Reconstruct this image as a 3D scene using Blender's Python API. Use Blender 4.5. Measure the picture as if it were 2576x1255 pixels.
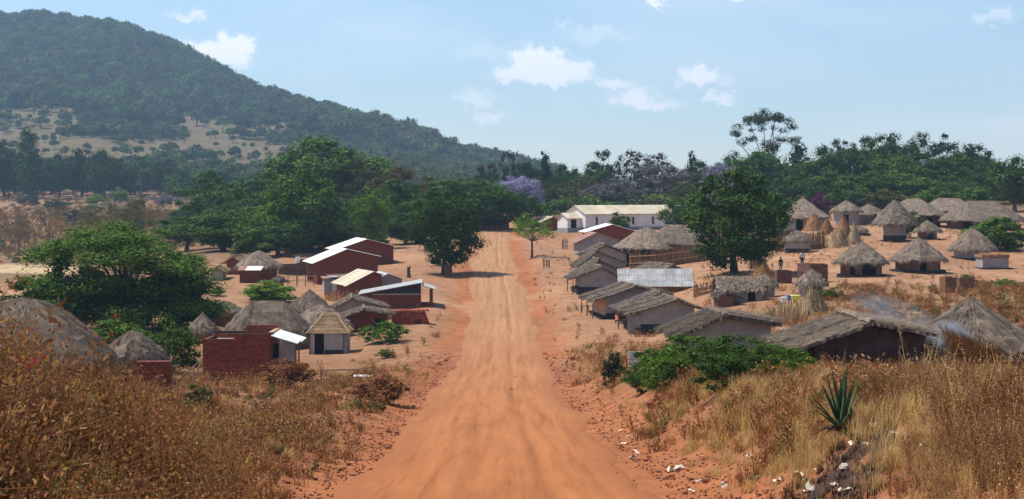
import bpy, math, random
import numpy as np
from mathutils import Vector, Matrix, Euler

for o in list(bpy.data.objects):
    bpy.data.objects.remove(o, do_unlink=True)
SC = bpy.context.scene
COL = SC.collection

# ------------------------------------------------------------- camera
FL, HOR, MID = 4200.0, 480.0, 1288.0          # focal length, horizon row and centre column on a 2576 wide picture
cam = bpy.data.cameras.new('camera')
cam.sensor_width = 36.0
cam.lens = FL / 2576.0 * 36.0
cam.shift_y = -(627.5 - HOR) / 2576.0
cam.clip_start = 0.3
cam.clip_end = 60000
camo = bpy.data.objects.new('camera', cam)
COL.objects.link(camo)
camo.location = (0, 0, 0)
camo.rotation_euler = (math.radians(90), 0, 0)
SC.camera = camo

# ------------------------------------------------------------- sky and sun
SUN_EL, SUN_AZ = math.radians(61), math.radians(-72)      # azimuth from +Y, clockwise positive
world = bpy.data.worlds.new('World')
SC.world = world
world.use_nodes = True
wt = world.node_tree
wt.nodes.clear()
def WN(t, **k):
    n = wt.nodes.new(t)
    for a, b in k.items(): setattr(n, a, b)
    return n
sky = WN('ShaderNodeTexSky', sky_type='NISHITA', sun_disc=False)
sky.sun_elevation = SUN_EL
sky.sun_rotation = SUN_AZ
sky.altitude = 1100
sky.air_density = 1.0
sky.dust_density = 0.35
sky.ozone_density = 2.2
bg = WN('ShaderNodeBackground'); bg.inputs[1].default_value = 0.11
wo = WN('ShaderNodeOutputWorld')
tc = WN('ShaderNodeTexCoord')
def cmath(op, a, b=None, c=None):
    n = WN('ShaderNodeMath', operation=op)
    for i, v in enumerate((a, b, c)):
        if v is None: continue
        if isinstance(v, (int, float)): n.inputs[i].default_value = v
        else: wt.links.new(v, n.inputs[i])
    return n.outputs[0]
sep = WN('ShaderNodeSeparateXYZ'); wt.links.new(tc.outputs['Generated'], sep.inputs[0])
az = cmath('ARCTAN2', sep.outputs[0], sep.outputs[1])
el = cmath('ARCSINE', sep.outputs[2])
comb = WN('ShaderNodeCombineXYZ')
wt.links.new(az, comb.inputs[0]); wt.links.new(el, comb.inputs[1])
# clouds: soft-edged heaps with a flat base; each (azimuth, elevation, half width, half height, weight) in radians
nz = WN('ShaderNodeTexNoise'); nz.inputs['Scale'].default_value = 95; nz.inputs['Detail'].default_value = 7
nz.inputs['Roughness'].default_value = 0.68
wt.links.new(comb.outputs[0], nz.inputs['Vector'])
nsep = WN('ShaderNodeSeparateColor'); wt.links.new(nz.outputs['Color'], nsep.inputs[0])
def cl(u, v, w, h, k):
    return ((u - MID) / FL, (HOR - v) / FL, 0.92 * w / FL, 0.95 * h / FL, 1.5 * k)
CLOUDS = [cl(500, 142, 72, 30, .95), cl(600, 128, 48, 38, 1.0), cl(575, 165, 70, 20, .6), cl(1350, 165, 62, 48, 1.0), cl(1415, 180, 66, 38, .95), cl(1290, 190, 60, 20, .6), cl(1370, 200, 110, 20, .6),
          cl(1195, 250, 62, 24, .38), cl(1545, 212, 55, 15, .55), cl(1600, 250, 58, 26, .68), cl(1680, 262, 50, 14, .45), cl(1765, 200, 66, 26, .7), cl(1795, 255, 45, 18, .58), cl(1232, 296, 44, 16, .42),
          cl(486, 52, 44, 19, .42), cl(1640, 14, 28, 14, .5), cl(2470, 66, 50, 18, .25), cl(1500, 92, 100, 26, .16), cl(1230, 135, 110, 22, .14), cl(1900, -10, 60, 12, .5), cl(2490, 325, 70, 20, .16), cl(1420, 60, 26, 9, .2),
          cl(3300, 60, 220, 60, .8), cl(-900, 100, 240, 70, .8), cl(5200, 200, 300, 90, .8), cl(-3200, -200, 380, 120, .8), cl(1500, -900, 400, 140, .7)]
tot = None
ws1 = cmath('MULTIPLY', cmath('SUBTRACT', nsep.outputs[0], .5), 0.034)
ws2 = cmath('MULTIPLY', cmath('SUBTRACT', nsep.outputs[1], .5), 0.026)
azw = cmath('ADD', az, ws1); elw = cmath('ADD', el, ws2)
for (ca, ce, cw, ch, ck) in CLOUDS:
    dx = cmath('DIVIDE', cmath('SUBTRACT', azw, ca), cw)
    dy = cmath('DIVIDE', cmath('SUBTRACT', elw, ce), ch)
    dn = cmath('MULTIPLY', cmath('MINIMUM', cmath('ADD', dy, .15), 0.0), 1.1)
    r2 = cmath('ADD', cmath('ADD', cmath('MULTIPLY', dx, dx), cmath('MULTIPLY', dy, dy)), cmath('MULTIPLY', dn, dn))
    g = cmath('MULTIPLY', cmath('EXPONENT', cmath('MULTIPLY', cmath('POWER', r2, 2.0), -0.9)), ck)
    tot = g if tot is None else cmath('ADD', tot, g)
fine = WN('ShaderNodeTexNoise'); fine.inputs['Scale'].default_value = 130; fine.inputs['Detail'].default_value = 6
wt.links.new(comb.outputs[0], fine.inputs['Vector'])
tot = cmath('MULTIPLY', tot, cmath('ADD', cmath('MULTIPLY', fine.outputs[0], 1.5), .22))
# thin high veil, stretched sideways
mp = WN('ShaderNodeMapping'); mp.inputs['Scale'].default_value = (3.2, 11, 1); mp.inputs['Rotation'].default_value = (0, 0, -.12); mp.inputs['Location'].default_value = (.3, .62, 0)
wt.links.new(comb.outputs[0], mp.inputs[0])
veil = WN('ShaderNodeTexNoise'); veil.inputs['Scale'].default_value = 1.7; veil.inputs['Detail'].default_value = 5; veil.inputs['Roughness'].default_value = .5
wt.links.new(mp.outputs[0], veil.inputs['Vector'])
vr = WN('ShaderNodeMapRange'); vr.inputs[1].default_value = .44; vr.inputs[2].default_value = .75; vr.inputs[3].default_value = 0.0; vr.inputs[4].default_value = .28
wt.links.new(veil.outputs[0], vr.inputs[0])
tot = cmath('MINIMUM', cmath('ADD', tot, vr.outputs[0]), .96)
mx = WN('ShaderNodeMix', data_type='RGBA')
wt.links.new(tot, mx.inputs[0])
wt.links.new(sky.outputs[0], mx.inputs[6])
mx.inputs[7].default_value = (8.6, 8.5, 8.6, 1)
wt.links.new(mx.outputs[2], bg.inputs[0])
wt.links.new(bg.outputs[0], wo.inputs[0])

sl = bpy.data.lights.new('sun', 'SUN'); sl.energy = 4.6; sl.angle = math.radians(.53); sl.color = (1.0, .955, .88)
so = bpy.data.objects.new('sun', sl); COL.objects.link(so)
sdir = Vector((math.sin(SUN_AZ) * math.cos(SUN_EL), math.cos(SUN_AZ) * math.cos(SUN_EL), math.sin(SUN_EL)))
so.rotation_euler = sdir.to_track_quat('Z', 'Y').to_euler()
so.location = sdir * 300

SC.view_settings.view_transform = 'Standard'
SC.view_settings.look = 'None'
SC.view_settings.exposure = 0.5
SC.view_settings.gamma = 1.0
SC.render.engine = 'CYCLES'
try:
    SC.cycles.max_bounces = 6; SC.cycles.transparent_max_bounces = 8; SC.cycles.volume_bounces = 0
except Exception: pass
# ------------------------------------------------------------- tagging
def put(o, parent=None):
    COL.objects.link(o)
    if parent is not None: o.parent = parent
    return o
def tag(o, label=None, cat=None, group=None, kind=None):
    if label: o['label'] = label
    if cat: o['category'] = cat
    if group: o['group'] = group
    if kind: o['kind'] = kind
    return o
def thing(name, label, cat, loc, rz=0.0, group=None, scale=None):
    o = put(bpy.data.objects.new(name, None))
    o.empty_display_size = .3
    o.location = loc; o.rotation_euler = (0, 0, rz)
    if scale: o.scale = scale
    return tag(o, label, cat, group)
def copy_tree(o, parent=None):
    c = o.copy(); COL.objects.link(c)
    if parent is not None: c.parent = parent
    for ch in list(o.children): copy_tree(ch, c)
    return c

# ------------------------------------------------------------- mesh builder
class MB:
    def __init__(s): s.V = []; s.Q = []; s.T = []; s.C = []; s.n = 0
    def add(s, v, q=None, t=None, c=.5):
        v = np.asarray(v, float).reshape(-1, 3)
        s.V.append(v)
        if q is not None and len(q): s.Q.append(np.asarray(q, int) + s.n)
        if t is not None and len(t): s.T.append(np.asarray(t, int) + s.n)
        s.C.append(np.full(len(v), c) if np.isscalar(c) else np.asarray(c, float))
        s.n += len(v)
        return s
    def box(s, x0, x1, y0, y1, z0, z1, c=.5, M=None):
        v = np.array([[x, y, z] for z in (z0, z1) for y in (y0, y1) for x in (x0, x1)], float)
        if M is not None: v = v @ np.array(M.to_3x3()).T + np.array(M.translation)
        return s.add(v, [[0, 2, 3, 1], [4, 5, 7, 6], [0, 1, 5, 4], [2, 6, 7, 3], [0, 4, 6, 2], [1, 3, 7, 5]], c=c)
    def prism(s, poly, y0, y1, c=.5):           # polygon in xz pushed along y; convex, listed counter-clockwise seen from -y
        n = len(poly)
        v = [[p[0], y0, p[1]] for p in poly] + [[p[0], y1, p[1]] for p in poly]
        q = [[(i + 1) % n, i, n + i, n + (i + 1) % n] for i in range(n)]
        t = [[0, i, i + 1] for i in range(1, n - 1)] + [[n, n + i + 1, n + i] for i in range(1, n - 1)]
        return s.add(v, q, t, c)
    def tube(s, pts, rad, n=6, c=.5, cap=True):
        pts = np.asarray(pts, float); m = len(pts)
        if np.isscalar(rad): rad = [rad] * m
        vs = []
        for i in range(m):
            d = pts[min(i + 1, m - 1)] - pts[max(i - 1, 0)]
            d = d / (np.linalg.norm(d) + 1e-9)
            a = np.cross(d, [0, 0, 1.0]) if abs(d[2]) < .9 else np.cross(d, [1.0, 0, 0])
            a /= np.linalg.norm(a) + 1e-9; b = np.cross(d, a)
            for k in range(n):
                t = 2 * math.pi * k / n
                vs.append(pts[i] + rad[i] * (a * math.cos(t) + b * math.sin(t)))
        q = []
        for i in range(m - 1):
            for k in range(n):
                k2 = (k + 1) % n
                q.append([i * n + k, i * n + k2, (i + 1) * n + k2, (i + 1) * n + k])
        t = []
        if cap:
            t += [[0, k, k + 1] for k in range(1, n - 1)]
            o = (m - 1) * n
            t += [[o, o + k + 1, o + k] for k in range(1, n - 1)]
        return s.add(vs, q, t, c)
    def cards(s, cen, nor, size, asp=1.0, c=.5, rng=None, updir=None, tri=False):
        cen = np.asarray(cen, float); N = len(cen)
        if N == 0: return s
        nor = np.asarray(nor, float); nor = nor / (np.linalg.norm(nor, axis=1, keepdims=True) + 1e-9)
        r = rng.normal(size=(N, 3)) if updir is None else np.asarray(updir, float) + rng.normal(size=(N, 3)) * .05
        a = np.cross(nor, r); a /= np.linalg.norm(a, axis=1, keepdims=True) + 1e-9
        b = np.cross(nor, a)
        size = np.broadcast_to(np.asarray(size, float), (N,))[:, None] * .5
        asp = np.broadcast_to(np.asarray(asp, float), (N,))[:, None]
        if tri:
            v = np.stack([cen - a * size - b * size * asp, cen + a * size - b * size * asp, cen + b * size * asp], 1).reshape(-1, 3)
            idx = np.arange(N)[:, None] * 3 + np.array([0, 1, 2])
            cc = np.repeat(np.broadcast_to(c, (N,)), 3)
            return s.add(v, None, idx, cc)
        v = np.stack([cen - b * size * asp, cen + a * size, cen + b * size * asp, cen - a * size], 1).reshape(-1, 3)
        idx = np.arange(N)[:, None] * 4 + np.array([0, 1, 2, 3])
        cc = np.repeat(np.broadcast_to(c, (N,)), 4)
        return s.add(v, idx, None, cc)
    def mesh(s, name, mat, smooth=False):
        me = bpy.data.meshes.new(name)
        V = np.concatenate(s.V); C = np.concatenate(s.C)
        Q = np.concatenate(s.Q) if s.Q else np.zeros((0, 4), int)
        T = np.concatenate(s.T) if s.T else np.zeros((0, 3), int)
        me.vertices.add(len(V)); me.vertices.foreach_set('co', V.ravel())
        nl = len(Q) * 4 + len(T) * 3
        me.loops.add(nl)
        me.loops.foreach_set('vertex_index', np.concatenate([Q.ravel(), T.ravel()]).astype(np.int32))
        me.polygons.add(len(Q) + len(T))
        ls = np.concatenate([np.arange(len(Q)) * 4, len(Q) * 4 + np.arange(len(T)) * 3]).astype(np.int32)
        me.polygons.foreach_set('loop_start', ls)
        me.update(calc_edges=True); me.validate()
        at = me.attributes.new('tint', 'FLOAT', 'POINT'); at.data.foreach_set('value', C.astype(np.float32))
        me.polygons.foreach_set('use_smooth', np.full(len(me.polygons), bool(smooth)))
        if mat: me.materials.append(mat)
        return me
    def obj(s, name, mat, parent=None, smooth=False, loc=None):
        o = put(bpy.data.objects.new(name, s.mesh(name, mat, smooth)), parent)
        if loc is not None: o.location = loc
        return o

# ------------------------------------------------------------- materials
def newmat(name):
    m = bpy.data.materials.new(name); m.use_nodes = True
    nt = m.node_tree; nt.nodes.clear()
    out = nt.nodes.new('ShaderNodeOutputMaterial')
    return m, nt, out
def NN(nt, t, **k):
    n = nt.nodes.new(t)
    for a, b in k.items(): setattr(n, a, b)
    return n
def ramp(nt, fac, stops):
    r = NN(nt, 'ShaderNodeValToRGB')
    el = r.color_ramp.elements
    while len(el) < len(stops): el.new(.5)
    for e, (p, c) in zip(el, stops):
        e.position = p; e.color = (c[0], c[1], c[2], 1)
    nt.links.new(fac, r.inputs[0])
    return r.outputs[0]
def mixc(nt, f, a, b, mode='MIX'):
    m = NN(nt, 'ShaderNodeMix', data_type='RGBA', blend_type=mode)
    for i, v in ((0, f), (6, a), (7, b)):
        if isinstance(v, (int, float)): m.inputs[i].default_value = v
        elif isinstance(v, tuple): m.inputs[i].default_value = (v[0], v[1], v[2], 1)
        else: nt.links.new(v, m.inputs[i])
    return m.outputs[2]
def noise(nt, scale, detail=4, rough=.55, vec=None, stretch=None):
    n = NN(nt, 'ShaderNodeTexNoise'); n.inputs['Scale'].default_value = scale
    n.inputs['Detail'].default_value = detail; n.inputs['Roughness'].default_value = rough
    if vec is None:
        vec = NN(nt, 'ShaderNodeTexCoord').outputs['Object']
    if stretch:
        mp = NN(nt, 'ShaderNodeMapping'); mp.inputs['Scale'].default_value = stretch
        nt.links.new(vec, mp.inputs[0]); vec = mp.outputs[0]
    nt.links.new(vec, n.inputs['Vector'])
    return n.outputs[0]
def surf(name, dark, mid, light, scale=3.0, detail=6, rough=.9, bump=.3, bscale=None, stretch=None, stain=None, metal=0, spec=.2, objvar=.12):
    m, nt, out = newmat(name)
    b = NN(nt, 'ShaderNodeBsdfPrincipled')
    f = noise(nt, scale, detail, .6, stretch=stretch)
    col = ramp(nt, f, [(.3, dark), (.5, mid), (.7, light)])
    if stain:
        f2 = noise(nt, stain[0], 3, .5)
        r2 = NN(nt, 'ShaderNodeMapRange'); r2.inputs[1].default_value = .42; r2.inputs[2].default_value = .78; r2.inputs[4].default_value = stain[2]
        nt.links.new(f2, r2.inputs[0])
        col = mixc(nt, r2.outputs[0], col, stain[1])
    at = NN(nt, 'ShaderNodeAttribute', attribute_name='tint')
    mr = NN(nt, 'ShaderNodeMapRange'); mr.inputs[3].default_value = .72; mr.inputs[4].default_value = 1.28
    nt.links.new(at.outputs['Fac'], mr.inputs[0])
    col = mixc(nt, 1.0, col, mr.outputs[0], 'MULTIPLY')
    if objvar:
        oi = NN(nt, 'ShaderNodeObjectInfo')
        m2 = NN(nt, 'ShaderNodeMapRange'); m2.inputs[3].default_value = 1 - objvar; m2.inputs[4].default_value = 1 + objvar
        nt.links.new(oi.outputs['Random'], m2.inputs[0])
        col = mixc(nt, 1.0, col, m2.outputs[0], 'MULTIPLY')
    nt.links.new(col, b.inputs['Base Color'])
    b.inputs['Roughness'].default_value = rough; b.inputs['Metallic'].default_value = metal
    b.inputs['Specular IOR Level'].default_value = spec
    if bump:
        bn = NN(nt, 'ShaderNodeBump'); bn.inputs['Strength'].default_value = bump; bn.inputs['Distance'].default_value = .06
        nt.links.new(noise(nt, bscale or scale * 3, 5, .65, stretch=stretch), bn.inputs['Height'])
        nt.links.new(bn.outputs[0], b.inputs['Normal'])
    nt.links.new(b.outputs[0], out.inputs[0])
    return m
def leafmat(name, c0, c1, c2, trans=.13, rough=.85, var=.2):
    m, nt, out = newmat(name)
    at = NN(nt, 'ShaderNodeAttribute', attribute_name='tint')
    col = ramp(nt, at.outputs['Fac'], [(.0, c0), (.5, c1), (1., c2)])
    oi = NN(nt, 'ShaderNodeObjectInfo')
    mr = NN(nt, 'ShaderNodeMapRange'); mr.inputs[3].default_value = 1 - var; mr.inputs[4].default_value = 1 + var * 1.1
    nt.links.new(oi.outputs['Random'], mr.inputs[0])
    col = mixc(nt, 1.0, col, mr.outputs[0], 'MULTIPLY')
    d = NN(nt, 'ShaderNodeBsdfPrincipled'); d.inputs['Roughness'].default_value = rough
    d.inputs['Specular IOR Level'].default_value = .08
    t = NN(nt, 'ShaderNodeBsdfTranslucent')
    nt.links.new(col, d.inputs['Base Color'])
    nt.links.new(mixc(nt, 1.0, col, (1.1, 1.15, .6), 'MULTIPLY'), t.inputs[0])
    mx = NN(nt, 'ShaderNodeMixShader'); mx.inputs[0].default_value = trans
    nt.links.new(d.outputs[0], mx.inputs[1]); nt.links.new(t.outputs[0], mx.inputs[2])
    nt.links.new(mx.outputs[0], out.inputs[0])
    return m

THATCH = surf('grey_thatch', (.095, .07, .052), (.175, .132, .098), (.28, .215, .16), 2.2, 8, .95, .9, 22, stain=(.8, (.17, .125, .09), .5), objvar=.2)
THATCH_OLD = surf('old_dark_thatch', (.062, .049, .04), (.145, .112, .086), (.27, .21, .155), 2.8, 8, .95, .9, 25, stain=(1.1, (.14, .10, .075), .6))
THATCH_TAN = surf('tan_thatch', (.20, .14, .08), (.36, .26, .15), (.5, .37, .22), 3, 7, .95, .8, 20)
STRAW = surf('orange_straw', (.18, .08, .035), (.31, .155, .065), (.44, .25, .115), 5, 6, .95, .6, 25)
REED = surf('reed_screen', (.10, .05, .03), (.2, .10, .055), (.33, .19, .10), 5, 6, .95, .6, 20, stretch=(6, 6, .6))
REEDPALE = surf('pale_reed', (.42, .28, .13), (.62, .44, .23), (.74, .57, .34), 6, 6, .95, .6, 20, stretch=(6, 6, .6))
PLASTER = surf('grey_mud_plaster', (.25, .225, .21), (.32, .29, .27), (.39, .355, .33), 1.2, 6, .95, .15, 9, stain=(.7, (.25, .19, .15), .35))
WHITEW = surf('white_limewash', (.64, .62, .59), (.76, .74, .71), (.82, .80, .78), .8, 6, .9, .1, 8, stain=(.5, (.6, .5, .43), .35), objvar=0)
BANDBLACK = surf('black_mud_plinth', (.02, .02, .024), (.035, .034, .038), (.06, .057, .06), 2, 5, .9, .3, 10, objvar=0)
BANDGREY = surf('grey_cement_plinth', (.2, .2, .19), (.28, .275, .26), (.36, .35, .33), 2, 5, .9, .2, 10, objvar=0)
MUDRED = surf('dark_red_mud', (.07, .032, .025), (.12, .055, .04), (.18, .09, .065), 2, 6, .95, .4, 10)
MUDDARK = surf('dark_mud', (.045, .03, .028), (.07, .048, .044), (.10, .07, .06), 2, 6, .95, .3, 10)  # darkest of the mud wall colours, even over the whole wall
MUD = surf('brown_mud_wall', (.12, .062, .042), (.19, .10, .068), (.27, .155, .105), 2, 6, .95, .4, 10)
BRICKWALL = surf('far_brick_wall', (.11, .030, .019), (.17, .047, .030), (.24, .072, .045), 3, 7, .95, .5, 14, stretch=(1, 1, 5))
BRICK = surf('red_brick', (.15, .038, .022), (.29, .072, .038), (.42, .13, .075), 5, 6, .95, .4, 14, objvar=.25)
MORTAR = surf('earth_mortar', (.07, .03, .022), (.11, .045, .03), (.16, .07, .05), 4, 5, .95, .4, 14)
ZINC = surf('bright_roof_sheet', (.52, .50, .47), (.66, .64, .60), (.74, .73, .69), 1.0, 5, .5, .1, 8, stain=(.6, (.55, .42, .3), .2), spec=.5)
ZINCTAN = surf('cream_roof_sheet', (.40, .335, .23), (.48, .41, .29), (.55, .48, .36), .8, 5, .6, .1, 8, spec=.4)
ZINCGREY = surf('weathered_roof_sheet', (.26, .26, .25), (.37, .37, .36), (.5, .5, .48), 1.6, 6, .6, .15, 8, stain=(1.2, (.3, .26, .22), .5), spec=.4)
RUST = surf('rusty_roof_sheet', (.16, .075, .05), (.27, .14, .10), (.38, .23, .17), 2, 6, .8, .15, 8)
WOOD = surf('grey_pole_wood', (.10, .07, .05), (.17, .12, .09), (.26, .19, .14), 6, 5, .9, .3, 20)
WOODPALE = surf('pale_pole_wood', (.32, .20, .11), (.45, .30, .17), (.56, .40, .25), 6, 5, .9, .3, 20)
BARK = surf('tree_bark', (.055, .04, .032), (.10, .078, .062), (.17, .135, .11), 4, 6, .95, .5, 14)
BARKPALE = surf('pale_bark', (.18, .15, .125), (.28, .24, .2), (.38, .34, .29), 4, 6, .95, .3, 14)
DARK = surf('shade_and_char_black', (.012, .01, .01), (.018, .014, .012), (.025, .02, .018), 2, 2, .9, 0, objvar=0)  # near-black fill painting the shade behind openings; also colours charred stubble
SOILCLOD = surf('red_soil_clod', (.22, .08, .04), (.33, .13, .065), (.42, .18, .10), 6, 6, .95, .6, 14)
LITTER = surf('pale_litter', (.30, .22, .15), (.50, .42, .32), (.68, .62, .52), 3, 4, .8, .3, 9, objvar=.3)

LG_DARK = leafmat('leaf_dark_green', (.020, .046, .010), (.050, .100, .017), (.110, .178, .028))
LG_MID = leafmat('leaf_mid_green', (.034, .070, .011), (.074, .138, .019), (.145, .225, .032))
LG_BRIGHT = leafmat('leaf_bright_green', (.06, .12, .014), (.12, .21, .022), (.19, .31, .04))
LG_OLIVE = leafmat('leaf_olive', (.045, .05, .018), (.09, .095, .03), (.16, .14, .05))
LG_GUM = leafmat('leaf_grey_green', (.02, .032, .014), (.04, .058, .022), (.08, .10, .04))
LG_YEL = leafmat('leaf_yellow_brown', (.07, .055, .018), (.13, .10, .03), (.19, .15, .045))
LG_PURP = leafmat('blossom_purple', (.15, .13, .24), (.27, .235, .43), (.42, .37, .60), .3)
LG_PURPG = leafmat('leaf_mauve_grey', (.06, .06, .055), (.13, .115, .135), (.26, .22, .33), .25)
LG_MAG = leafmat('blossom_magenta', (.09, .03, .06), (.15, .04, .12), (.32, .07, .25), .3)
LG_BROWN = leafmat('leaf_dry_brown', (.12, .050, .025), (.27, .118, .056), (.47, .26, .13), .3)
LG_DRYBUSH = leafmat('leaf_half_dry', (.11, .045, .021), (.26, .105, .046), (.39, .23, .085), .3)
LG_TAN = leafmat('grass_tan', (.34, .20, .09), (.58, .38, .19), (.78, .58, .34), .4)
LG_RUSTY = leafmat('grass_rusty', (.12, .042, .022), (.27, .105, .05), (.45, .24, .115), .28)
LG_TWIG = leafmat('leafless_twigs', (.085, .062, .045), (.14, .10, .07), (.21, .145, .09), .15)
LG_HILL = leafmat('hill_tree_leaf', (.018, .046, .014), (.046, .096, .024), (.10, .15, .036), .15, var=.5)
LG_HILL2 = leafmat('hill_tree_leaf_pale', (.028, .056, .016), (.072, .118, .030), (.14, .165, .045), .15, var=.5)

# ------------------------------------------------------------- terrain
CP = []
def cp(u, v, Y): CP.append(((u - MID) / FL, Y, (HOR - v) / FL * Y))
RY = np.array([-80, 0, 15, 30, 45, 70, 100, 130, 150, 168, 195, 219, 250, 280, 300, 340, 420, 700], float)
RD = np.array([2.6, 2.55, 3.9, 5.5, 6.95, 8.95, 10.45, 11.25, 11.25, 10.85, 9.75, 8.85, 7.6, 6.55, 6.2, 6.1, 6.5, 8], float)
RX = np.array([.3, .3, .2, 0, -.2, -.7, -.9, -.85, -.95, -1.2, -2.0, -2.7, -2.95, -3.0, -3.0, -3.0, -3, -3], float)
_ry = np.concatenate([np.linspace(-80, 700, 3000)])
def _sm(a, k=61):
    p = np.pad(a, k // 2, mode='edge'); return np.convolve(p, np.ones(k) / k, 'valid')
_rz = _sm(_sm(np.interp(_ry, RY, -RD))); _rx = _sm(_sm(np.interp(_ry, RY, RX)))
def road_z(y): return np.interp(y, _ry, _rz)
def road_x(y): return np.interp(y, _ry, _rx)
for y in (8, 15, 30, 45, 70, 100, 130, 150, 168, 195, 219, 250, 280, 310):
    CP.append((road_x(y) / y, y, float(road_z(y))))
for a in [  # column, row, distance
    # right of the road, near bank
    (2900, 1255, 11), (2575, 1255, 13), (2100, 1255, 17), (1770, 1255, 26), (2600, 1085, 23), (2110, 1085, 22.5), (2300, 1130, 20), (2110, 1000, 31),
    (1700, 1130, 35), (1560, 1120, 42), (1600, 1040, 50), (1800, 975, 46), (2300, 985, 36), (2576, 1000, 32), (2900, 1000, 30),
    (2300, 925, 68), (2576, 905, 72), (2150, 945, 62), (1800, 890, 86), (1640, 870, 104), (1560, 960, 66), (1500, 905, 93), (2100, 830, 92), (2480, 830, 92),
    (1660, 832, 126), (1570, 797, 139), (1500, 738, 165), (1420, 790, 143), (2200, 775, 112), (2500, 765, 112), (2040, 745, 128), (1900, 762, 127), (1800, 730, 142),
    (2172, 700, 152), (2320, 694, 156), (2400, 735, 131), (1970, 712, 150), (2060, 709, 152), (1826, 690, 163), (2455, 658, 182), (2576, 670, 175), (2150, 640, 185), (2010, 637, 190),
    (1700, 665, 190), (1600, 650, 205), (1520, 642, 215), (1500, 605, 248), (1440, 583, 272), (1600, 583, 268), (1400, 625, 238), (1352, 643, 213), (1375, 672, 198), (1420, 660, 205),
    (2030, 578, 232), (2240, 605, 210), (2350, 600, 212), (2500, 570, 240), (2140, 560, 250), (2300, 550, 265), (2560, 545, 265), (1800, 590, 262),
    (1450, 545, 330), (1800, 540, 330), (2100, 530, 320), (2400, 520, 320), (2576, 518, 320), (1500, 520, 420), (2000, 515, 420), (2500, 505, 420), (2900, 520, 320), (2900, 680, 165), (2900, 900, 72),
    (1500, 500, 900), (2000, 497, 900), (2600, 492, 900), (1700, 484, 2500), (2600, 484, 2500), (1400, 478, 2000),
    # left of the road
    (-350, 1255, 12), (0, 1255, 14), (300, 1255, 15.5), (640, 1255, 21), (860, 1240, 30), (560, 1180, 25), (250, 1130, 22), (-100, 1120, 20), (800, 1100, 42), (960, 1060, 47),
    (600, 1090, 46), (300, 1050, 48), (655, 1045, 66), (900, 962, 80), (1000, 950, 76), (730, 1000, 76), (440, 1000, 72), (380, 990, 80), (50, 1000, 60), (-200, 1000, 60), (600, 957, 95), (320, 955, 87), (700, 940, 97),
    (820, 893, 114), (970, 905, 107), (1060, 890, 108), (630, 890, 118), (950, 838, 128), (1080, 820, 134), (910, 825, 136), (780, 810, 139), (500, 840, 126), (300, 832, 126), (100, 840, 124), (-150, 840, 124),
    (1000, 775, 155), (1100, 775, 153), (850, 765, 158), (690, 775, 155), (940, 735, 168), (830, 738, 172), (860, 708, 189), (640, 703, 185), (540, 705, 186), (1122, 692, 195), (1050, 700, 188),
    (930, 667, 214), (800, 660, 222), (600, 655, 225), (1060, 630, 238), (1130, 610, 250), (900, 628, 246), (540, 640, 238), (700, 640, 240), (1050, 600, 275), (1000, 590, 300),
    (50, 700, 235), (50, 672, 262), (-200, 680, 260), (200, 670, 262), (350, 650, 262), (100, 640, 310), (350, 625, 310), (50, 600, 400), (300, 590, 400), (500, 590, 380), (100, 545, 520), (350, 540, 520), (600, 545, 500),
    (-200, 600, 400), (-200, 545, 520), (100, 497, 660), (300, 494, 680), (500, 492, 690), (-200, 497, 660), (800, 560, 420), (800, 520, 560), (1000, 560, 380), (1000, 520, 520), (1150, 530, 420), (1250, 560, 320), (1290, 575, 292), (1200, 578, 284)]:
    cp(*a)
SKY = [(-700, 75, 1950), (-350, 60, 1950), (-100, 58, 1930), (0, 62, 1900), (100, 64, 1900), (200, 70, 1880), (300, 86, 1850), (370, 117, 1800), (440, 149, 1760), (500, 178, 1720), (560, 207, 1700), (620, 238, 1670),
       (700, 266, 1640), (780, 292, 1600), (850, 311, 1570), (920, 329, 1540), (1000, 344, 1500), (1060, 362, 1480), (1120, 384, 1450), (1180, 408, 1420), (1230, 428, 1400), (1300, 447, 1380), (1370, 468, 1360)]
for (u, v, Y) in SKY[::2]:
    cp(u, v, Y)
    s = (u - MID) / FL; z = (HOR - v) / FL * Y
    CP.append((s, Y * 1.12, z * .93)); CP.append((s, Y * 1.5, z * .35)); CP.append((s, 4200, 2))
for (u, rows) in ((-350, ((470, 760), (410, 950), (320, 1200), (200, 1500))), (0, ((470, 760), (410, 940), (318, 1200), (190, 1520))), (200, ((468, 770), (400, 960), (310, 1210), (190, 1520))),
                  (400, ((465, 780), (400, 980), (335, 1200), (240, 1480))), (600, ((460, 800), (410, 960), (350, 1180), (290, 1430))), (800, ((462, 820), (420, 960), (370, 1200))),
                  (1000, ((470, 800), (430, 980), (390, 1240))), (1180, ((478, 820), (450, 1050)))):
    for v, Y in rows: cp(u, v, Y)
CPA = np.array(CP)
KS = 7.0
def _feat(s, ly): return np.stack([s * KS, ly], -1)
_P = _feat(CPA[:, 0], np.log(CPA[:, 1]))
def _phi(d2): return .5 * d2 * np.log(d2 + 1e-12)
_n = len(_P)
_K = _phi(((_P[:, None] - _P[None]) ** 2).sum(-1)) + np.eye(_n) * 2e-4
_A = np.zeros((_n + 3, _n + 3)); _A[:_n, :_n] = _K; _A[:_n, _n] = 1; _A[:_n, _n + 1:] = _P; _A[_n, :_n] = 1; _A[_n + 1:, :_n] = _P.T
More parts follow.
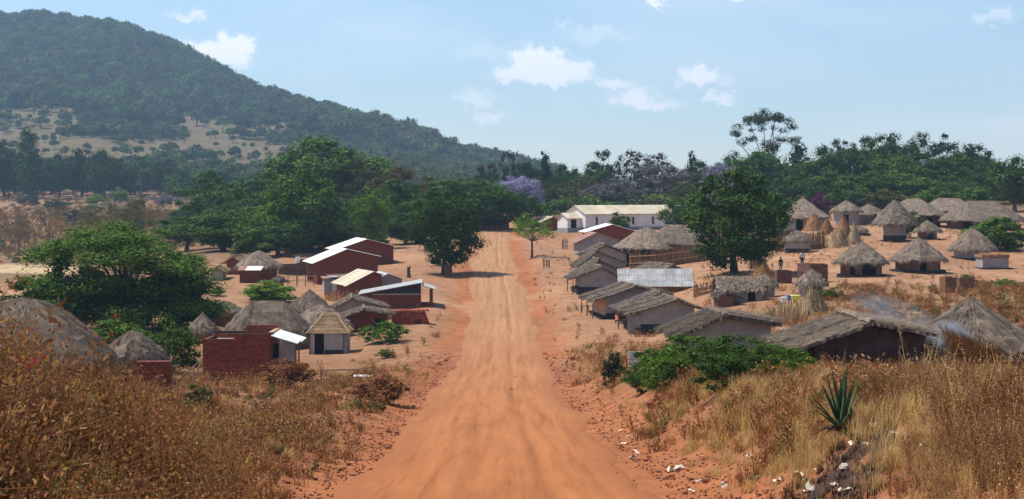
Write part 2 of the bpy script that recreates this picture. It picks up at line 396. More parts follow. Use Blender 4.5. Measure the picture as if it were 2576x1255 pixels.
# heights are fitted as angle below the eye so that near and far ground carry the same weight
_w = np.linalg.solve(_A, np.concatenate([CPA[:, 2] / CPA[:, 1], np.zeros(3)]))
GS = np.linspace(-.52, .52, 420); GL = np.linspace(math.log(7.), math.log(4500.), 560)
_gs, _gl = np.meshgrid(GS, GL)
_q = _feat(_gs.ravel(), _gl.ravel()); _out = np.zeros(len(_q))
for i in range(0, len(_q), 20000):
    qq = _q[i:i + 20000]
    _out[i:i + 20000] = _phi(((qq[:, None] - _P[None]) ** 2).sum(-1)) @ _w[:_n] + _w[_n] + qq @ _w[_n + 1:]
GH = _out.reshape(_gs.shape) * np.exp(_gl)
def vnoise(x, y, seed=0):
    xi = np.floor(x).astype(np.int64); yi = np.floor(y).astype(np.int64); fx = x - xi; fy = y - yi
    fx = fx * fx * (3 - 2 * fx); fy = fy * fy * (3 - 2 * fy)
    def h(a, b):
        n = (a * 374761393 + b * 668265263 + seed * 982451653) & 0xffffffff
        n = ((n ^ (n >> 13)) * 1274126177) & 0xffffffff
        return ((n ^ (n >> 16)) & 0xffff) / 65535.
    return (h(xi, yi) * (1 - fx) + h(xi + 1, yi) * fx) * (1 - fy) + (h(xi, yi + 1) * (1 - fx) + h(xi + 1, yi + 1) * fx) * fy
def fnoise(x, y, seed=0, o=4):
    t = 0; a = 1; s = 0
    for i in range(o):
        t = t + a * vnoise(x * 2 ** i + 17.3 * i, y * 2 ** i + 9.1 * i, seed + i); s += a; a *= .5
    return t / s * 2 - 1
def sstep(a, b, x): t = np.clip((x - a) / (b - a), 0, 1); return t * t * (3 - 2 * t)
def height(x, y, detail=True):
    x = np.asarray(x, float); y = np.asarray(y, float)
    yy = np.maximum(y, 7.01); s = np.clip(x / yy, -.519, .519); l = np.clip(np.log(yy), GL[0], GL[-1] - 1e-6)
    a = (s - GS[0]) / (GS[1] - GS[0]); b = (l - GL[0]) / (GL[1] - GL[0])
    ai = np.clip(a.astype(int), 0, len(GS) - 2); bi = np.clip(b.astype(int), 0, len(GL) - 2); a = a - ai; b = b - bi
    h = (GH[bi, ai] * (1 - a) + GH[bi, ai + 1] * a) * (1 - b) + (GH[bi + 1, ai] * (1 - a) + GH[bi + 1, ai + 1] * a) * b
    d = np.abs(x - road_x(y))
    if detail:
        near = sstep(130, 60, y)
        h = h + near * (.13 * fnoise(x * .55, y * .4, 3) + .05 * fnoise(x * 2.3, y * 1.6, 9))
        far = sstep(700, 1100, y) * sstep(0, 40, h)
        h = h + far * (9 * fnoise(x / 130., y / 200., 21) + 4 * fnoise(x / 45., y / 60., 25))
        h = h + sstep(60, 150, y) * .07 * fnoise(x * .5, y * .3, 31)
    w = sstep(3.1, 6.6, d) * sstep(-1e9, -1e8, y)
    w = np.where(y > 320, 1, w); w = np.maximum(w, sstep(290, 325, y))
    return road_z(y) * (1 - w) + h * w
def hz(x, y): return float(height(np.array([x]), np.array([y]))[0])
def spot(u, v, Y):
    ys = np.linspace(Y * .72, Y * 1.38, 500); xs = (u - MID) / FL * ys
    e = (HOR - height(xs, ys) / ys * FL) - v
    z = np.where(np.sign(e[:-1]) != np.sign(e[1:]))[0]
    if len(z): k = z[np.argmin(np.abs(ys[z] - Y))]
    else: k = int(np.argmin(np.abs(e)))
    y = ys[k]
    if abs(e[k]) > 6 or abs(y / Y - 1) > .12: print('spot %d %d want %.0f got %.0f err %.1f' % (u, v, Y, y, e[k]))
    return Vector((float(xs[k]), float(y), hz(xs[k], y)))
def at(u, Y):
    x = (u - MID) / FL * Y
    return Vector((x, Y, hz(x, Y)))

# ------------------------------------------------------------- ground sheet
BURN = (2090, spot(2090, 1228, 17).y)
def ground():
    ys = np.concatenate([np.linspace(-60, 6.5, 14), np.geomspace(7.05, 4400, 640)])
    ss = np.concatenate([-np.geomspace(1.6, .372, 26), np.linspace(-.365, .365, 430), np.geomspace(.372, 1.6, 26)])
    S, Yg = np.meshgrid(ss, ys)
    X = S * np.maximum(Yg, 7.05)
    Z = height(X, Yg)
    nr, nc = X.shape
    V = np.stack([X, Yg, Z], -1).reshape(-1, 3)
    i = np.arange(nr - 1)[:, None] * nc + np.arange(nc - 1)[None]
    Q = np.stack([i, i + 1, i + nc + 1, i + nc], -1).reshape(-1, 4)
    x, y = V[:, 0], V[:, 1]; u = MID + x / np.maximum(y, 7.05) * FL
    v = HOR - V[:, 2] / np.maximum(y, 7.05) * FL
    n1 = fnoise(x * .25, y * .12, 41); n2 = fnoise(x * 1.5, y * .9, 51)
    def mixin(col, w, c):
        w = np.clip(w, 0, 1)[:, None]; return col * (1 - w) + np.array(c) * w
    col = np.tile(np.array([.30, .160, .088]), (len(V), 1))              # trodden orange earth
    col = mixin(col, .55 * sstep(-.2, .6, n1), (.35, .195, .11))
    # redder soil towards the near end
    col = mixin(col, .75 * sstep(125, 80, y), (.25, .092, .036))
    # dry brown cover on the near banks
    nearg = sstep(150, 70, y)
    dist = np.abs(x - road_x(y))
    cover = nearg * sstep(3.6, 7.5, dist + n2 * .8) * sstep(-.7, .5, n1 + .35)
    col = mixin(col, .85 * cover, (.19, .10, .045))
    col = mixin(col, sstep(-.1, .5, n2) * cover * .5, (.28, .165, .08))
    col = mixin(col, sstep(6.2, 3.2, dist + .9 * n2) * sstep(300, 280, y), (.31, .112, .044))
    n4 = fnoise(x * .09, y * .05, 91); n5 = fnoise(x * .5, y * .25, 93)
    col = mixin(col, .5 * sstep(.05, .5, n4 + .4 * n5) * sstep(60, 110, y), (.25, .12, .065)); col = mixin(col, .45 * sstep(.15, .5, -n4 + .5 * n5) * sstep(60, 110, y), (.42, .25, .15))
    # grassy slope below the right-hand huts
    g = sstep(86, 96, y) * sstep(149, 138, y + 5 * n1) * sstep(2040, 2120, u)
    col = mixin(col, .8 * g, (.23, .13, .062)); col = mixin(col, .5 * g * sstep(0, .4, n2), (.30, .18, .08))
    # beyond the village on the right: litter under the trees
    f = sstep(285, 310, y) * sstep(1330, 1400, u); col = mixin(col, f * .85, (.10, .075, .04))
    # left plain
    f = sstep(-.135, -.155, x / np.maximum(y, 7)) * sstep(205, 240, y) + sstep(330, 380, y) * sstep(1330, 1280, u)
    f = np.clip(f, 0, 1)
    col = mixin(col, f * .9, (.225, .13, .075)); col = mixin(col, f * .6 * sstep(0, .5, fnoise(x / 18, y / 40, 61)), (.16, .10, .06))
    col = mixin(col, f * .5 * sstep(.0, .5, fnoise(x / 30, y / 50, 66)) * sstep(450, 560, y), (.40, .22, .13))
    # pale sandy field
    f = sstep(247, 251, y + .05 * (u)) * sstep(280, 268, y + .05 * u) * sstep(240, 150, u); col = mixin(col, f, (.46, .34, .19))
    # hill
    f = sstep(700, 780, y); col = mixin(col, f, (.042, .06, .022))
    nh = fnoise(x / 90, y / 120, 71); nm = fnoise(x / 25, y / 40, 75)
    clr = sstep(850, 900, y) * sstep(1440, 1300, y + 120 * nh - .12 * (u - 300)) * sstep(-.45, 0., nh + .25 * nm + .3)
    col = mixin(col, .85 * clr * sstep(1050, 700, u), (.15, .11, .06)); col = mixin(col, .55 * clr * sstep(.2, .6, nm), (.15, .11, .07))
    rg = sstep(560, 700, u) * sstep(1050, 1250, y) * sstep(0, .4, nm + nh); col = mixin(col, .65 * rg, (.25, .15, .095))
    burn = sstep(740, 800, y) * sstep(950, 880, y + 60 * nh); col = mixin(col, .7 * burn, (.055, .045, .035))
    # burnt patch on the near right bank
    bp = .85 * sstep(1.25, .45, .8 * fnoise(x * 2.2, y * 1.3, 97) + .9 * fnoise(x * 7, y * 3, 98, 2) + np.sqrt(((u - BURN[0]) / 150) ** 2 + ((y - BURN[1] - .8) / 2.6) ** 2) + .25 * n2); col = mixin(col, bp, (.03, .026, .024))
    me = bpy.data.meshes.new('ground')
    me.vertices.add(len(V)); me.vertices.foreach_set('co', V.ravel())
    me.loops.add(len(Q) * 4); me.loops.foreach_set('vertex_index', Q.ravel().astype(np.int32))
    me.polygons.add(len(Q)); me.polygons.foreach_set('loop_start', (np.arange(len(Q)) * 4).astype(np.int32))
    me.update(calc_edges=True)
    me.polygons.foreach_set('use_smooth', np.ones(len(Q), bool))
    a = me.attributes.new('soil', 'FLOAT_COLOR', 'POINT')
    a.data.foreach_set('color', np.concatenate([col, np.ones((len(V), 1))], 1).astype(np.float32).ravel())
    m, nt, out = newmat('bare_earth_and_dry_cover')
    b = NN(nt, 'ShaderNodeBsdfPrincipled'); b.inputs['Roughness'].default_value = .95; b.inputs['Specular IOR Level'].default_value = .1
    at_ = NN(nt, 'ShaderNodeAttribute', attribute_name='soil')
    c = at_.outputs['Color']
    g1 = noise(nt, .9, 8, .65); g2 = noise(nt, 7, 6, .65); g3 = noise(nt, .06, 5, .6)
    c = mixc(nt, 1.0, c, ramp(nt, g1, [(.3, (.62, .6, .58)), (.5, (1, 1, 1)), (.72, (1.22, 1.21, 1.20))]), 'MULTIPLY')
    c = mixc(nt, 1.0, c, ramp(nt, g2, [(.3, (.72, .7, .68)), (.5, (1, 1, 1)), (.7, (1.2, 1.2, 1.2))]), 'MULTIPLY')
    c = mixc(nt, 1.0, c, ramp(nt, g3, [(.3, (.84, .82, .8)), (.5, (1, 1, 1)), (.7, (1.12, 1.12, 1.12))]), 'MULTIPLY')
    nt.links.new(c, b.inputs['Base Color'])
    bn = NN(nt, 'ShaderNodeBump'); bn.inputs['Strength'].default_value = .7; bn.inputs['Distance'].default_value = .12
    nt.links.new(noise(nt, 3.2, 8, .7), bn.inputs['Height']); nt.links.new(bn.outputs[0], b.inputs['Normal'])
    nt.links.new(b.outputs[0], out.inputs[0])
    me.materials.append(m)
    tag(put(bpy.data.objects.new('ground', me)), kind='structure', label='orange earth and dry grass ground with the wooded hill')
ground()

# ------------------------------------------------------------- dirt road
def road():
    ys = np.concatenate([np.linspace(-40, 6, 24), np.geomspace(6.3, 296, 620)])
    tt = np.linspace(-1, 1, 61)
    hw = 2.8 + .25 * sstep(90, 40, ys) + .55 * fnoise(ys * .09, ys * 0, 88, 2) + .3 * fnoise(ys * .45, ys * 0, 81, 3) + .35 * sstep(60, 20, ys)
    hw2 = 2.8 + .25 * sstep(90, 40, ys) + .55 * fnoise(ys * .08, ys * 0 + 3, 89, 2) + .3 * fnoise(ys * .41, ys * 0 + 5, 82, 3) - .25 * sstep(60, 20, ys)
    T, Y = np.meshgrid(tt, ys)
    X = road_x(Y) + np.where(T < 0, T * hw[:, None], T * hw2[:, None])
    Z = height(X, Y) + .03 + .05 * (1 - T ** 2)
    rut = .02 * np.exp(-((np.abs(X - road_x(Y) + .15 * fnoise(Y * .1, X * 0, 86)) - 1.75) / .12) ** 2) + .045 * np.exp(-((np.abs(X - road_x(Y)) - .8) / .22) ** 2) * (1 + .4 * fnoise(X * 0 + 3, Y * .3, 85))
    off = sstep(18, 35, Y) * .03 * fnoise(X * 1.2, Y * .35, 87)
    Z = Z - rut + off * (1 - np.abs(T)) - .045 * sstep(.93, 1, np.abs(T))
    nr, nc = X.shape
    V = np.stack([X, Y, Z], -1).reshape(-1, 3)
    i = np.arange(nr - 1)[:, None] * nc + np.arange(nc - 1)[None]
    Q = np.stack([i, i + 1, i + nc + 1, i + nc], -1).reshape(-1, 4)
    m, nt, out = newmat('packed_orange_dirt')
    b = NN(nt, 'ShaderNodeBsdfPrincipled'); b.inputs['Roughness'].default_value = .92; b.inputs['Specular IOR Level'].default_value = .12
    tcn = NN(nt, 'ShaderNodeTexCoord'); sx = NN(nt, 'ShaderNodeSeparateXYZ'); nt.links.new(tcn.outputs['Object'], sx.inputs[0])
    mr = NN(nt, 'ShaderNodeMapRange', interpolation_type='SMOOTHSTEP'); mr.inputs[1].default_value = 25; mr.inputs[2].default_value = 190
    nt.links.new(sx.outputs[1], mr.inputs[0])
    c = mixc(nt, mr.outputs[0], (.335, .124, .042), (.335, .178, .09))
    st = noise(nt, 1.0, 6, .6, stretch=(2.2, .05, 1)); st2 = noise(nt, 1.0, 4, .6, stretch=(7, .11, 1)); pt = noise(nt, .5, 6, .6, stretch=(1, .25, 1)); gr = noise(nt, 9, 5, .7)
    c = mixc(nt, 1.0, c, ramp(nt, st, [(.3, (.8, .76, .72)), (.5, (1, 1, 1)), (.7, (1.12, 1.12, 1.12))]), 'MULTIPLY')
    c = mixc(nt, 1.0, c, ramp(nt, st2, [(.32, (.82, .78, .76)), (.45, (1, 1, 1)), (.6, (1, 1, 1)), (.7, (1.12, 1.12, 1.12))]), 'MULTIPLY')
    c = mixc(nt, 1.0, c, ramp(nt, pt, [(.3, (.92, .9, .88)), (.5, (1, 1, 1)), (.7, (1.05, 1.05, 1.06))]), 'MULTIPLY')
    c = mixc(nt, 1.0, c, ramp(nt, gr, [(.28, (.9, .89, .88)), (.5, (1, 1, 1)), (.72, (1.08, 1.08, 1.08))]), 'MULTIPLY')
    ea = NN(nt, 'ShaderNodeAttribute', attribute_name='tint')
    wob = NN(nt, 'ShaderNodeMath', operation='MULTIPLY_ADD'); nt.links.new(noise(nt, .5, 4, .6, stretch=(1, .12, 1)), wob.inputs[0]); wob.inputs[1].default_value = .16; nt.links.new(ea.outputs['Fac'], wob.inputs[2])
    c = mixc(nt, 1.0, c, ramp(nt, wob.outputs[0], [(.13, (1.03, 1.03, 1.03)), (.20, (.89, .87, .85)), (.245, (1.02, 1.02, 1.02)), (.33, (1.06, 1.06, 1.06)), (.40, (.9, .88, .86)), (.45, (1.03, 1.03, 1.03)), (.7, (.98, .97, .96))]), 'MULTIPLY')
    en = NN(nt, 'ShaderNodeMath', operation='ADD'); nt.links.new(ea.outputs['Fac'], en.inputs[0]); nt.links.new(noise(nt, .8, 6, .65), en.inputs[1])
    er = NN(nt, 'ShaderNodeMapRange', interpolation_type='SMOOTHSTEP'); er.inputs[1].default_value = 1.02; er.inputs[2].default_value = 1.42; nt.links.new(en.outputs[0], er.inputs[0])
    c = mixc(nt, er.outputs[0], c, mixc(nt, mr.outputs[0], (.285, .103, .038), (.31, .156, .077)))
    nt.links.new(c, b.inputs['Base Color'])
    bn = NN(nt, 'ShaderNodeBump'); bn.inputs['Strength'].default_value = .8; bn.inputs['Distance'].default_value = .06
    nt.links.new(noise(nt, 3, 10, .78, stretch=(1, .35, 1)), bn.inputs['Height']); nt.links.new(bn.outputs[0], b.inputs['Normal'])
    nt.links.new(b.outputs[0], out.inputs[0])
    o = MB().add(V, Q, None, np.abs(T).ravel() ** 1.5).obj('dirt_road', m, smooth=True)
    tag(o, kind='structure', label='orange dirt road running down and up through the village')
road()
# ------------------------------------------------------------- haze
def haze():
    o = MB().box(-9000, 9000, -200, 4700, -30, 290).obj('haze', None)
    m, nt, out = newmat('thin_blue_haze')
    v = NN(nt, 'ShaderNodeVolumePrincipled')
    v.inputs['Color'].default_value = (.50, .74, 1.0, 1); v.inputs['Density'].default_value = 0.00019; v.inputs['Anisotropy'].default_value = .25
    nt.links.new(v.outputs[0], out.inputs['Volume'])
    o.data.materials.append(m)
    tag(o, kind='stuff', label='thin blue haze in the air over the valley')
haze()
# ------------------------------------------------------------- trees
def lobes_on(rng, n, cx, cz, rx, rz, lo, hi, shell=(.55, .9), zmin=-1.0):
    L = []
    tries = 0
    while len(L) < n and tries < 4000:
        tries += 1
        d = rng.normal(size=3); d /= np.linalg.norm(d)
        if d[2] < zmin: continue
        k = rng.uniform(*shell)
        r = rng.uniform(lo, hi)
        c = np.array([cx + d[0] * rx * k, d[1] * rx * k, cz + d[2] * rz * k])
        if all(np.linalg.norm((c - q[0]) * [1, 1, 1.2]) > .6 * (r + q[1]) * .75 for q in L): L.append((c, r))
    return L
def leafy(mb, rng, lobes, total, size, squash=.75, asp=.6, up=.12, inner=.16):
    w = np.array([r * r for _, r in lobes]); w /= w.sum()
    for (c, r), k in zip(lobes, w):
        n = max(8, int(total * k)); base = rng.uniform(-.16, .16)
        d = rng.normal(size=(n, 3)); d /= np.linalg.norm(d, axis=1, keepdims=True)
        rad = r * (.62 + .48 * rng.random(n) ** .6)
        rough = 1 + .22 * np.sin(d[:, 0] * 5 + base * 40) * np.cos(d[:, 1] * 4 + d[:, 2] * 5)
        p = c + d * (rad * rough)[:, None] * [1, 1, squash]
        nor = d * 1.15 + [0, 0, up] + rng.normal(size=(n, 3)) * .34
        mb.cards(p, nor, size * rng.uniform(.65, 1.4, n), asp, np.clip(.5 + base + rng.normal(size=n) * .2, 0, 1), rng)
        m = int(n * inner)
        if m:
            d = rng.normal(size=(m, 3)); d /= np.linalg.norm(d, axis=1, keepdims=True)
            mb.cards(c + d * (r * .6 * rng.random(m) ** .4)[:, None] * [1, 1, squash], rng.normal(size=(m, 3)) + [0, 0, .3], size * 2.6, .9, .25, rng)  # inner leaves tinted darker, painting shade into the gaps between lobes
def limbs(rng, lobes, base_r, fork, n_main, lean=0.0, wob=.02, thin=.22):
    tb = MB()
    top = np.array([lean, 0, fork])
    pts = [np.array([0, 0, -.03]), np.array([lean * .3 + rng.normal() * wob * .4, rng.normal() * wob * .4, fork * .5]), top]
    tb.tube(pts, [base_r * 1.5, base_r, base_r * .85], 8)
    tb.tube([[0, 0, -.03], [0, 0, fork * .12]], [base_r * 2.1, base_r * 1.2], 8)
    ls = sorted(lobes, key=lambda a: -a[1] + rng.random() * .05)[:n_main]
    for c, r in ls:
        mid = top * .5 + c * .5 + rng.normal(size=3) * wob + [0, 0, -.02]
        q = top * .2 + c * .8 + rng.normal(size=3) * wob
        tb.tube([top - [0, 0, .03], mid, q, c], [base_r * .55, base_r * .36, base_r * .22, base_r * .1], 5)
    return tb
MAT_TRUNK = {}
def tree_kind(kind, seed, leafn=None):
    rng = np.random.default_rng(seed)
    mb = MB()
    if kind == 'dome':          # heavy rounded crown
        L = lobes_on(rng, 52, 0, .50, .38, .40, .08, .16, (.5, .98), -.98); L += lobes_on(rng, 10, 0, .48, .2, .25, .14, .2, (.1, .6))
        leafy(mb, rng, L, leafn or 8500, .024); tb = limbs(rng, L, .026, .16, 9)
    elif kind == 'spread':      # wide layered crown
        L = lobes_on(rng, 50, 0, .56, .42, .36, .07, .13, (.5, 1.0), -.8); L += lobes_on(rng, 10, 0, .55, .25, .2, .1, .15, (.1, .6))
        leafy(mb, rng, L, leafn or 8000, .022, .5); tb = limbs(rng, L, .022, .26, 14, .02)
    elif kind == 'bigspread':
        L = []
        for i in range(150):
            a = rng.uniform(0, 2 * math.pi); k = rng.uniform(.1, 1) ** .6 * .43
            x, y = k * math.cos(a), k * math.sin(a)
            zt = .93 - 1.9 * k * k + rng.normal() * .03 - (0.12 if x > .2 else 0)
            z = zt if rng.random() < .5 else zt - rng.uniform(.1, .66)
            L.append((np.array([x, y, max(z, .12 + .1 * rng.random())]), rng.uniform(.06, .115)))
        leafy(mb, rng, L, leafn or 48000, .0112, .85, inner=.12); tb = limbs(rng, L, .022, .25, 26, .02, .03)
    elif kind == 'round':       # round dense crown on a clear trunk
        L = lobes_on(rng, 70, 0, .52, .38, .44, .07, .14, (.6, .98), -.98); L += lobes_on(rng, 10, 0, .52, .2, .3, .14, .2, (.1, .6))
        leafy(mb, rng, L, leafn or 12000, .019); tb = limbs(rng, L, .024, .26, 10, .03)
    elif kind == 'gum':         # tall, tufts with gaps, bare limbs
        L = lobes_on(rng, 20, 0, .70, .34, .27, .055, .10, (.45, 1.0), -.8); L += lobes_on(rng, 10, 0, .42, .28, .25, .07, .12, (.3, .9))
        leafy(mb, rng, L, leafn or 3600, .026, .85, .45, .2, .05); tb = limbs(rng, L, .016, .34, 22, .01)
    elif kind == 'flattop':     # the tall open crown with airy tufts
        L = []
        for i in range(48):
            a = rng.uniform(0, 2 * math.pi); k = rng.uniform(.3, 1) * .44
            x, y = k * math.cos(a), k * math.sin(a) * .8
            z = .935 - 1.5 * x * x - .35 * y * y + rng.normal() * .02
            if rng.random() < .4: z -= rng.uniform(.08, .3)
            L.append((np.array([x, y, z]), rng.uniform(.05, .085)))
        L2 = lobes_on(rng, 16, 0, .42, .28, .3, .09, .14, (.2, .9))
        leafy(mb, rng, L + L2, leafn or 7000, .016, .5, .5, .4, .02); tb = limbs(rng, L + L2, .016, .36, 24, 0, .035)
    elif kind == 'column':      # narrow pointed crown
        L = [(np.array([rng.normal() * .05, rng.normal() * .05, z]), .30 * (1 - z) ** .6 * rng.uniform(.6, .9) + .03) for z in np.linspace(.14, .96, 18)]
        leafy(mb, rng, L, leafn or 2600, .032, 1.0, .5, .2); tb = limbs(rng, L, .03, .3, 4)
    elif kind == 'bare':        # leafless twigs
        tb = MB()
        tips = []
        def grow(p, d, l, r, dep):
            q = p + d * l + rng.normal(size=3) * l * .08
            tb.tube([p, (p + q) / 2 + rng.normal(size=3) * l * .05, q], [r, r * .8, r * .6], 3, cap=False)
            tips.append(q)
            if dep == 0: return
            for k in range(rng.integers(2, 4)):
                nd = d + rng.normal(size=3) * .5 + [0, 0, .12]; nd /= np.linalg.norm(nd)
                grow(q, nd, l * rng.uniform(.6, .82), r * .55, dep - 1)
        for k in range(3):
            d = np.array([rng.normal() * .25, rng.normal() * .25, 1.0]); grow(np.array([0, 0, -.02]), d / np.linalg.norm(d), .27, .017, 5)
        T = np.array(tips); T = T[T[:, 2] > .3]
        n = leafn or 1300; c = T[rng.integers(0, len(T), n)] + rng.normal(size=(n, 3)) * .035
        mb.cards(c, rng.normal(size=(n, 3)), .03 * rng.uniform(.5, 1.3, n), .35, rng.random(n), rng)
    elif kind == 'bush':
        L = lobes_on(rng, 44, 0, .38, .40, .46, .08, .16, (.3, 1.0), -.75)
        leafy(mb, rng, L, leafn or 3600, .036 if (leafn or 0) < 7000 else .021, .8); tb = limbs(rng, L, .010, .05, 12)
    elif kind == 'airy':        # light small tree
        L = lobes_on(rng, 26, 0, .66, .4, .28, .06, .11, (.4, 1.0), -.7)
        leafy(mb, rng, L, leafn or 1900, .026, .8, .5, .3, .02); tb = limbs(rng, L, .018, .4, 14)
    cm = mb.mesh(kind + '_crown', None); tm = tb.mesh(kind + '_trunk', None, True)
    v = np.empty(len(cm.vertices) * 3); cm.vertices.foreach_get('co', v); v = v.reshape(-1, 3)
    # normalise: crown spans one unit across, top at one unit
    v[:, 2] -= 0
    sx = np.percentile(v[:, 0], 99.5) - np.percentile(v[:, 0], .5); top = np.percentile(v[:, 2], 99.8)
    for me in (cm, tm):
        a = np.empty(len(me.vertices) * 3); me.vertices.foreach_get('co', a); a = a.reshape(-1, 3)
        a[:, :2] /= sx; a[:, 2] /= top
        me.vertices.foreach_set('co', a.ravel()); me.update()
    return cm, tm
TREES = {}
def tmesh(kind, var, leaf, bark, leafn=None):
    k0 = (kind, var, leafn)
    if k0 not in TREES: TREES[k0] = tree_kind(kind, 100 + var * 7 + len(kind) * 13, leafn)
    k = (kind, var, leafn, leaf.name, bark.name)
    if k not in TREES:
        cm, tm = TREES[k0]
        cm = cm.copy(); tm = tm.copy(); cm.materials.clear(); tm.materials.clear(); cm.materials.append(leaf); tm.materials.append(bark)
        TREES[k] = (cm, tm)
    return TREES[k]
_tr = random.Random(5)
def tree(u, vtop, vbase, wpx, Y, kind, leaf, label, group=None, name='tree', cat='tree', var=0, bark=BARK, leafn=None, exact=None, rz=None):
    loc = (spot(u, vbase, Y) if vbase else at(u, Y)) if exact is None else exact
    Y = loc.y
    topz = (HOR - vtop) / FL * Y
    H = max(topz - loc.z, .3); W = wpx / FL * Y
    root = thing(name, label, cat, loc, _tr.uniform(0, 6.28) if rz is None else rz, group)
    cm, tm = tmesh(kind, var, leaf, bark, leafn)
    for nm, me in (('crown' if cat == 'tree' else 'foliage', cm), ('trunk' if cat == 'tree' else 'stem', tm)):
        o = put(bpy.data.objects.new(nm, me), root); o.scale = (W, W, H)
    return root

LG_FRESH = leafmat('leaf_fresh_green', (.034, .075, .012), (.085, .16, .022), (.17, .27, .04))
# near and middle trees, told apart one by one: column, top row, crown width, distance, kind
tree(312, 556, 0, 500, 128, 'bigspread', LG_MID, 'huge dark green spreading tree with sagging branches at the left, behind the thatched domes', rz=.4)
tree(80, 700, 0, 190, 122, 'bush', LG_MID, 'dark green bush under the left edge of the huge spreading tree', name='bush', cat='bush', rz=1, leafn=5000)
tree(195, 640, 0, 240, 126, 'bush', LG_DARK, 'dark undergrowth bush filling the shade beneath the huge spreading tree', name='bush', cat='bush', rz=2, leafn=5000)
tree(400, 640, 0, 270, 127, 'bush', LG_DARK, 'dark bush behind the trunk of the huge spreading tree', name='bush', cat='bush', rz=.5, leafn=5000)
tree(1116, 480, 0, 192, 195, 'round', LG_DARK, 'round dark green shade tree on bare earth beside the left of the road', rz=1.2, leafn=14000)
tree(1848, 424, 0, 268, 163, 'round', LG_DARK, 'large dark green shade tree on a leaning trunk among the huts right of the road', var=1, rz=2.2, leafn=18000)
tree(752, 428, 0, 215, 244, 'dome', LG_FRESH, 'bright topped mango like tree in front of the hugest dark crown, left of the road', var=0, rz=.3, leafn=12000)
tree(830, 345, 0, 335, 330, 'dome', LG_MID, 'hugest domed dark tree standing highest in the middle grove', var=1, rz=1, leafn=14000)
tree(560, 530, 0, 235, 250, 'dome', LG_MID, 'low leafy green tree between the spreading tree and the domed grove', var=2, rz=2, leafn=10000)
tree(540, 430, 0, 195, 330, 'spread', LG_DARK, 'dark broad tree left of the domed grove, before the far plain', var=0, rz=1)
tree(700, 548, 0, 175, 236, 'dome', LG_DARK, 'dark green tree directly behind the round brick walled hut', var=0, rz=3)
tree(935, 468, 0, 115, 249, 'dome', LG_BRIGHT, 'lime green young tree at the centre of the grove left of the road', var=1, rz=2, leafn=6000)
tree(890, 408, 0, 150, 318, 'spread', LG_OLIVE, 'yellowish olive tree behind the lime green young tree', var=1, rz=0)
tree(1010, 418, 0, 180, 300, 'spread', LG_YEL, 'tree with yellow brown top behind the grove left of the road', var=2, rz=1)
tree(1015, 450, 0, 165, 288, 'spread', LG_DARK, 'dark shade tree with several bare trunks right of the lime green one', var=0, rz=2)
tree(1172, 448, 0, 225, 281, 'round', LG_DARK, 'dark green tree overhanging the brick house at the end of the road', var=2, rz=2)
tree(1120, 470, 0, 130, 330, 'dome', LG_MID, 'green tree behind the round shade tree beside the road', var=1, rz=1.4)
tree(1306, 485, 0, 122, 284, 'round', LG_DARK, 'dark green tree under the purple flowering tree at the end of the road', var=0, rz=.2)
tree(1305, 443, 0, 125, 355, 'round', LG_PURP, 'purple flowering jacaranda tree beyond the end of the road', var=0, rz=.9)
tree(1338, 535, 0, 108, 214, 'airy', LG_BRIGHT, 'thin light green tree standing alone right of the road near its crest', var=0, rz=.4, leafn=2600)
tree(1815, 412, 0, 120, 300, 'round', LG_PURP, 'purple flowering jacaranda behind the large shade tree on the right', var=1, rz=2)
tree(1965, 455, 0, 100, 350, 'round', LG_PURPG, 'mauve tinged tree just right of the large shade tree', var=0, rz=1)
tree(1545, 445, 0, 150, 352, 'dome', LG_PURPG, 'mauve grey flowering tree right behind the white church roof', var=0, rz=2, leafn=5000)
tree(1650, 415, 0, 150, 372, 'gum', LG_PURPG, 'grey open crowned tree rising behind the church roof', var=1, rz=1, leafn=5000)
tree(1470, 440, 0, 130, 368, 'dome', LG_OLIVE, 'olive brown tree behind the left end of the church', var=2, rz=2, leafn=5000)
tree(1385, 460, 0, 110, 362, 'dome', LG_OLIVE, 'brownish olive tree between the jacaranda and the church', var=1, rz=2, leafn=5000)
tree(1735, 455, 0, 130, 345, 'dome', LG_OLIVE, 'dull olive tree between the church and the large shade tree', var=1, rz=.4, leafn=5000)
tree(1712, 495, 0, 120, 262, 'dome', LG_MID, 'bright green low tree at the right end of the church', var=2, rz=1.3, leafn=6000)
tree(1560, 533, 0, 62, 262, 'bush', LG_MID, 'round green shrub before the long wall of the church', name='bush', cat='bush', rz=1)
tree(1925, 272, 0, 185, 365, 'flattop', LG_GUM, 'tallest tree on the skyline, open airy crown with bare upper limbs', rz=.2, leafn=13000, bark=BARKPALE)
tree(1900, 375, 0, 190, 352, 'dome', LG_DARK, 'dark bushy tree under the tallest open crowned tree', var=0, rz=1)
tree(2015, 355, 0, 110, 358, 'column', LG_GUM, 'grey green tree beside the tallest open crowned tree', var=0, rz=2)
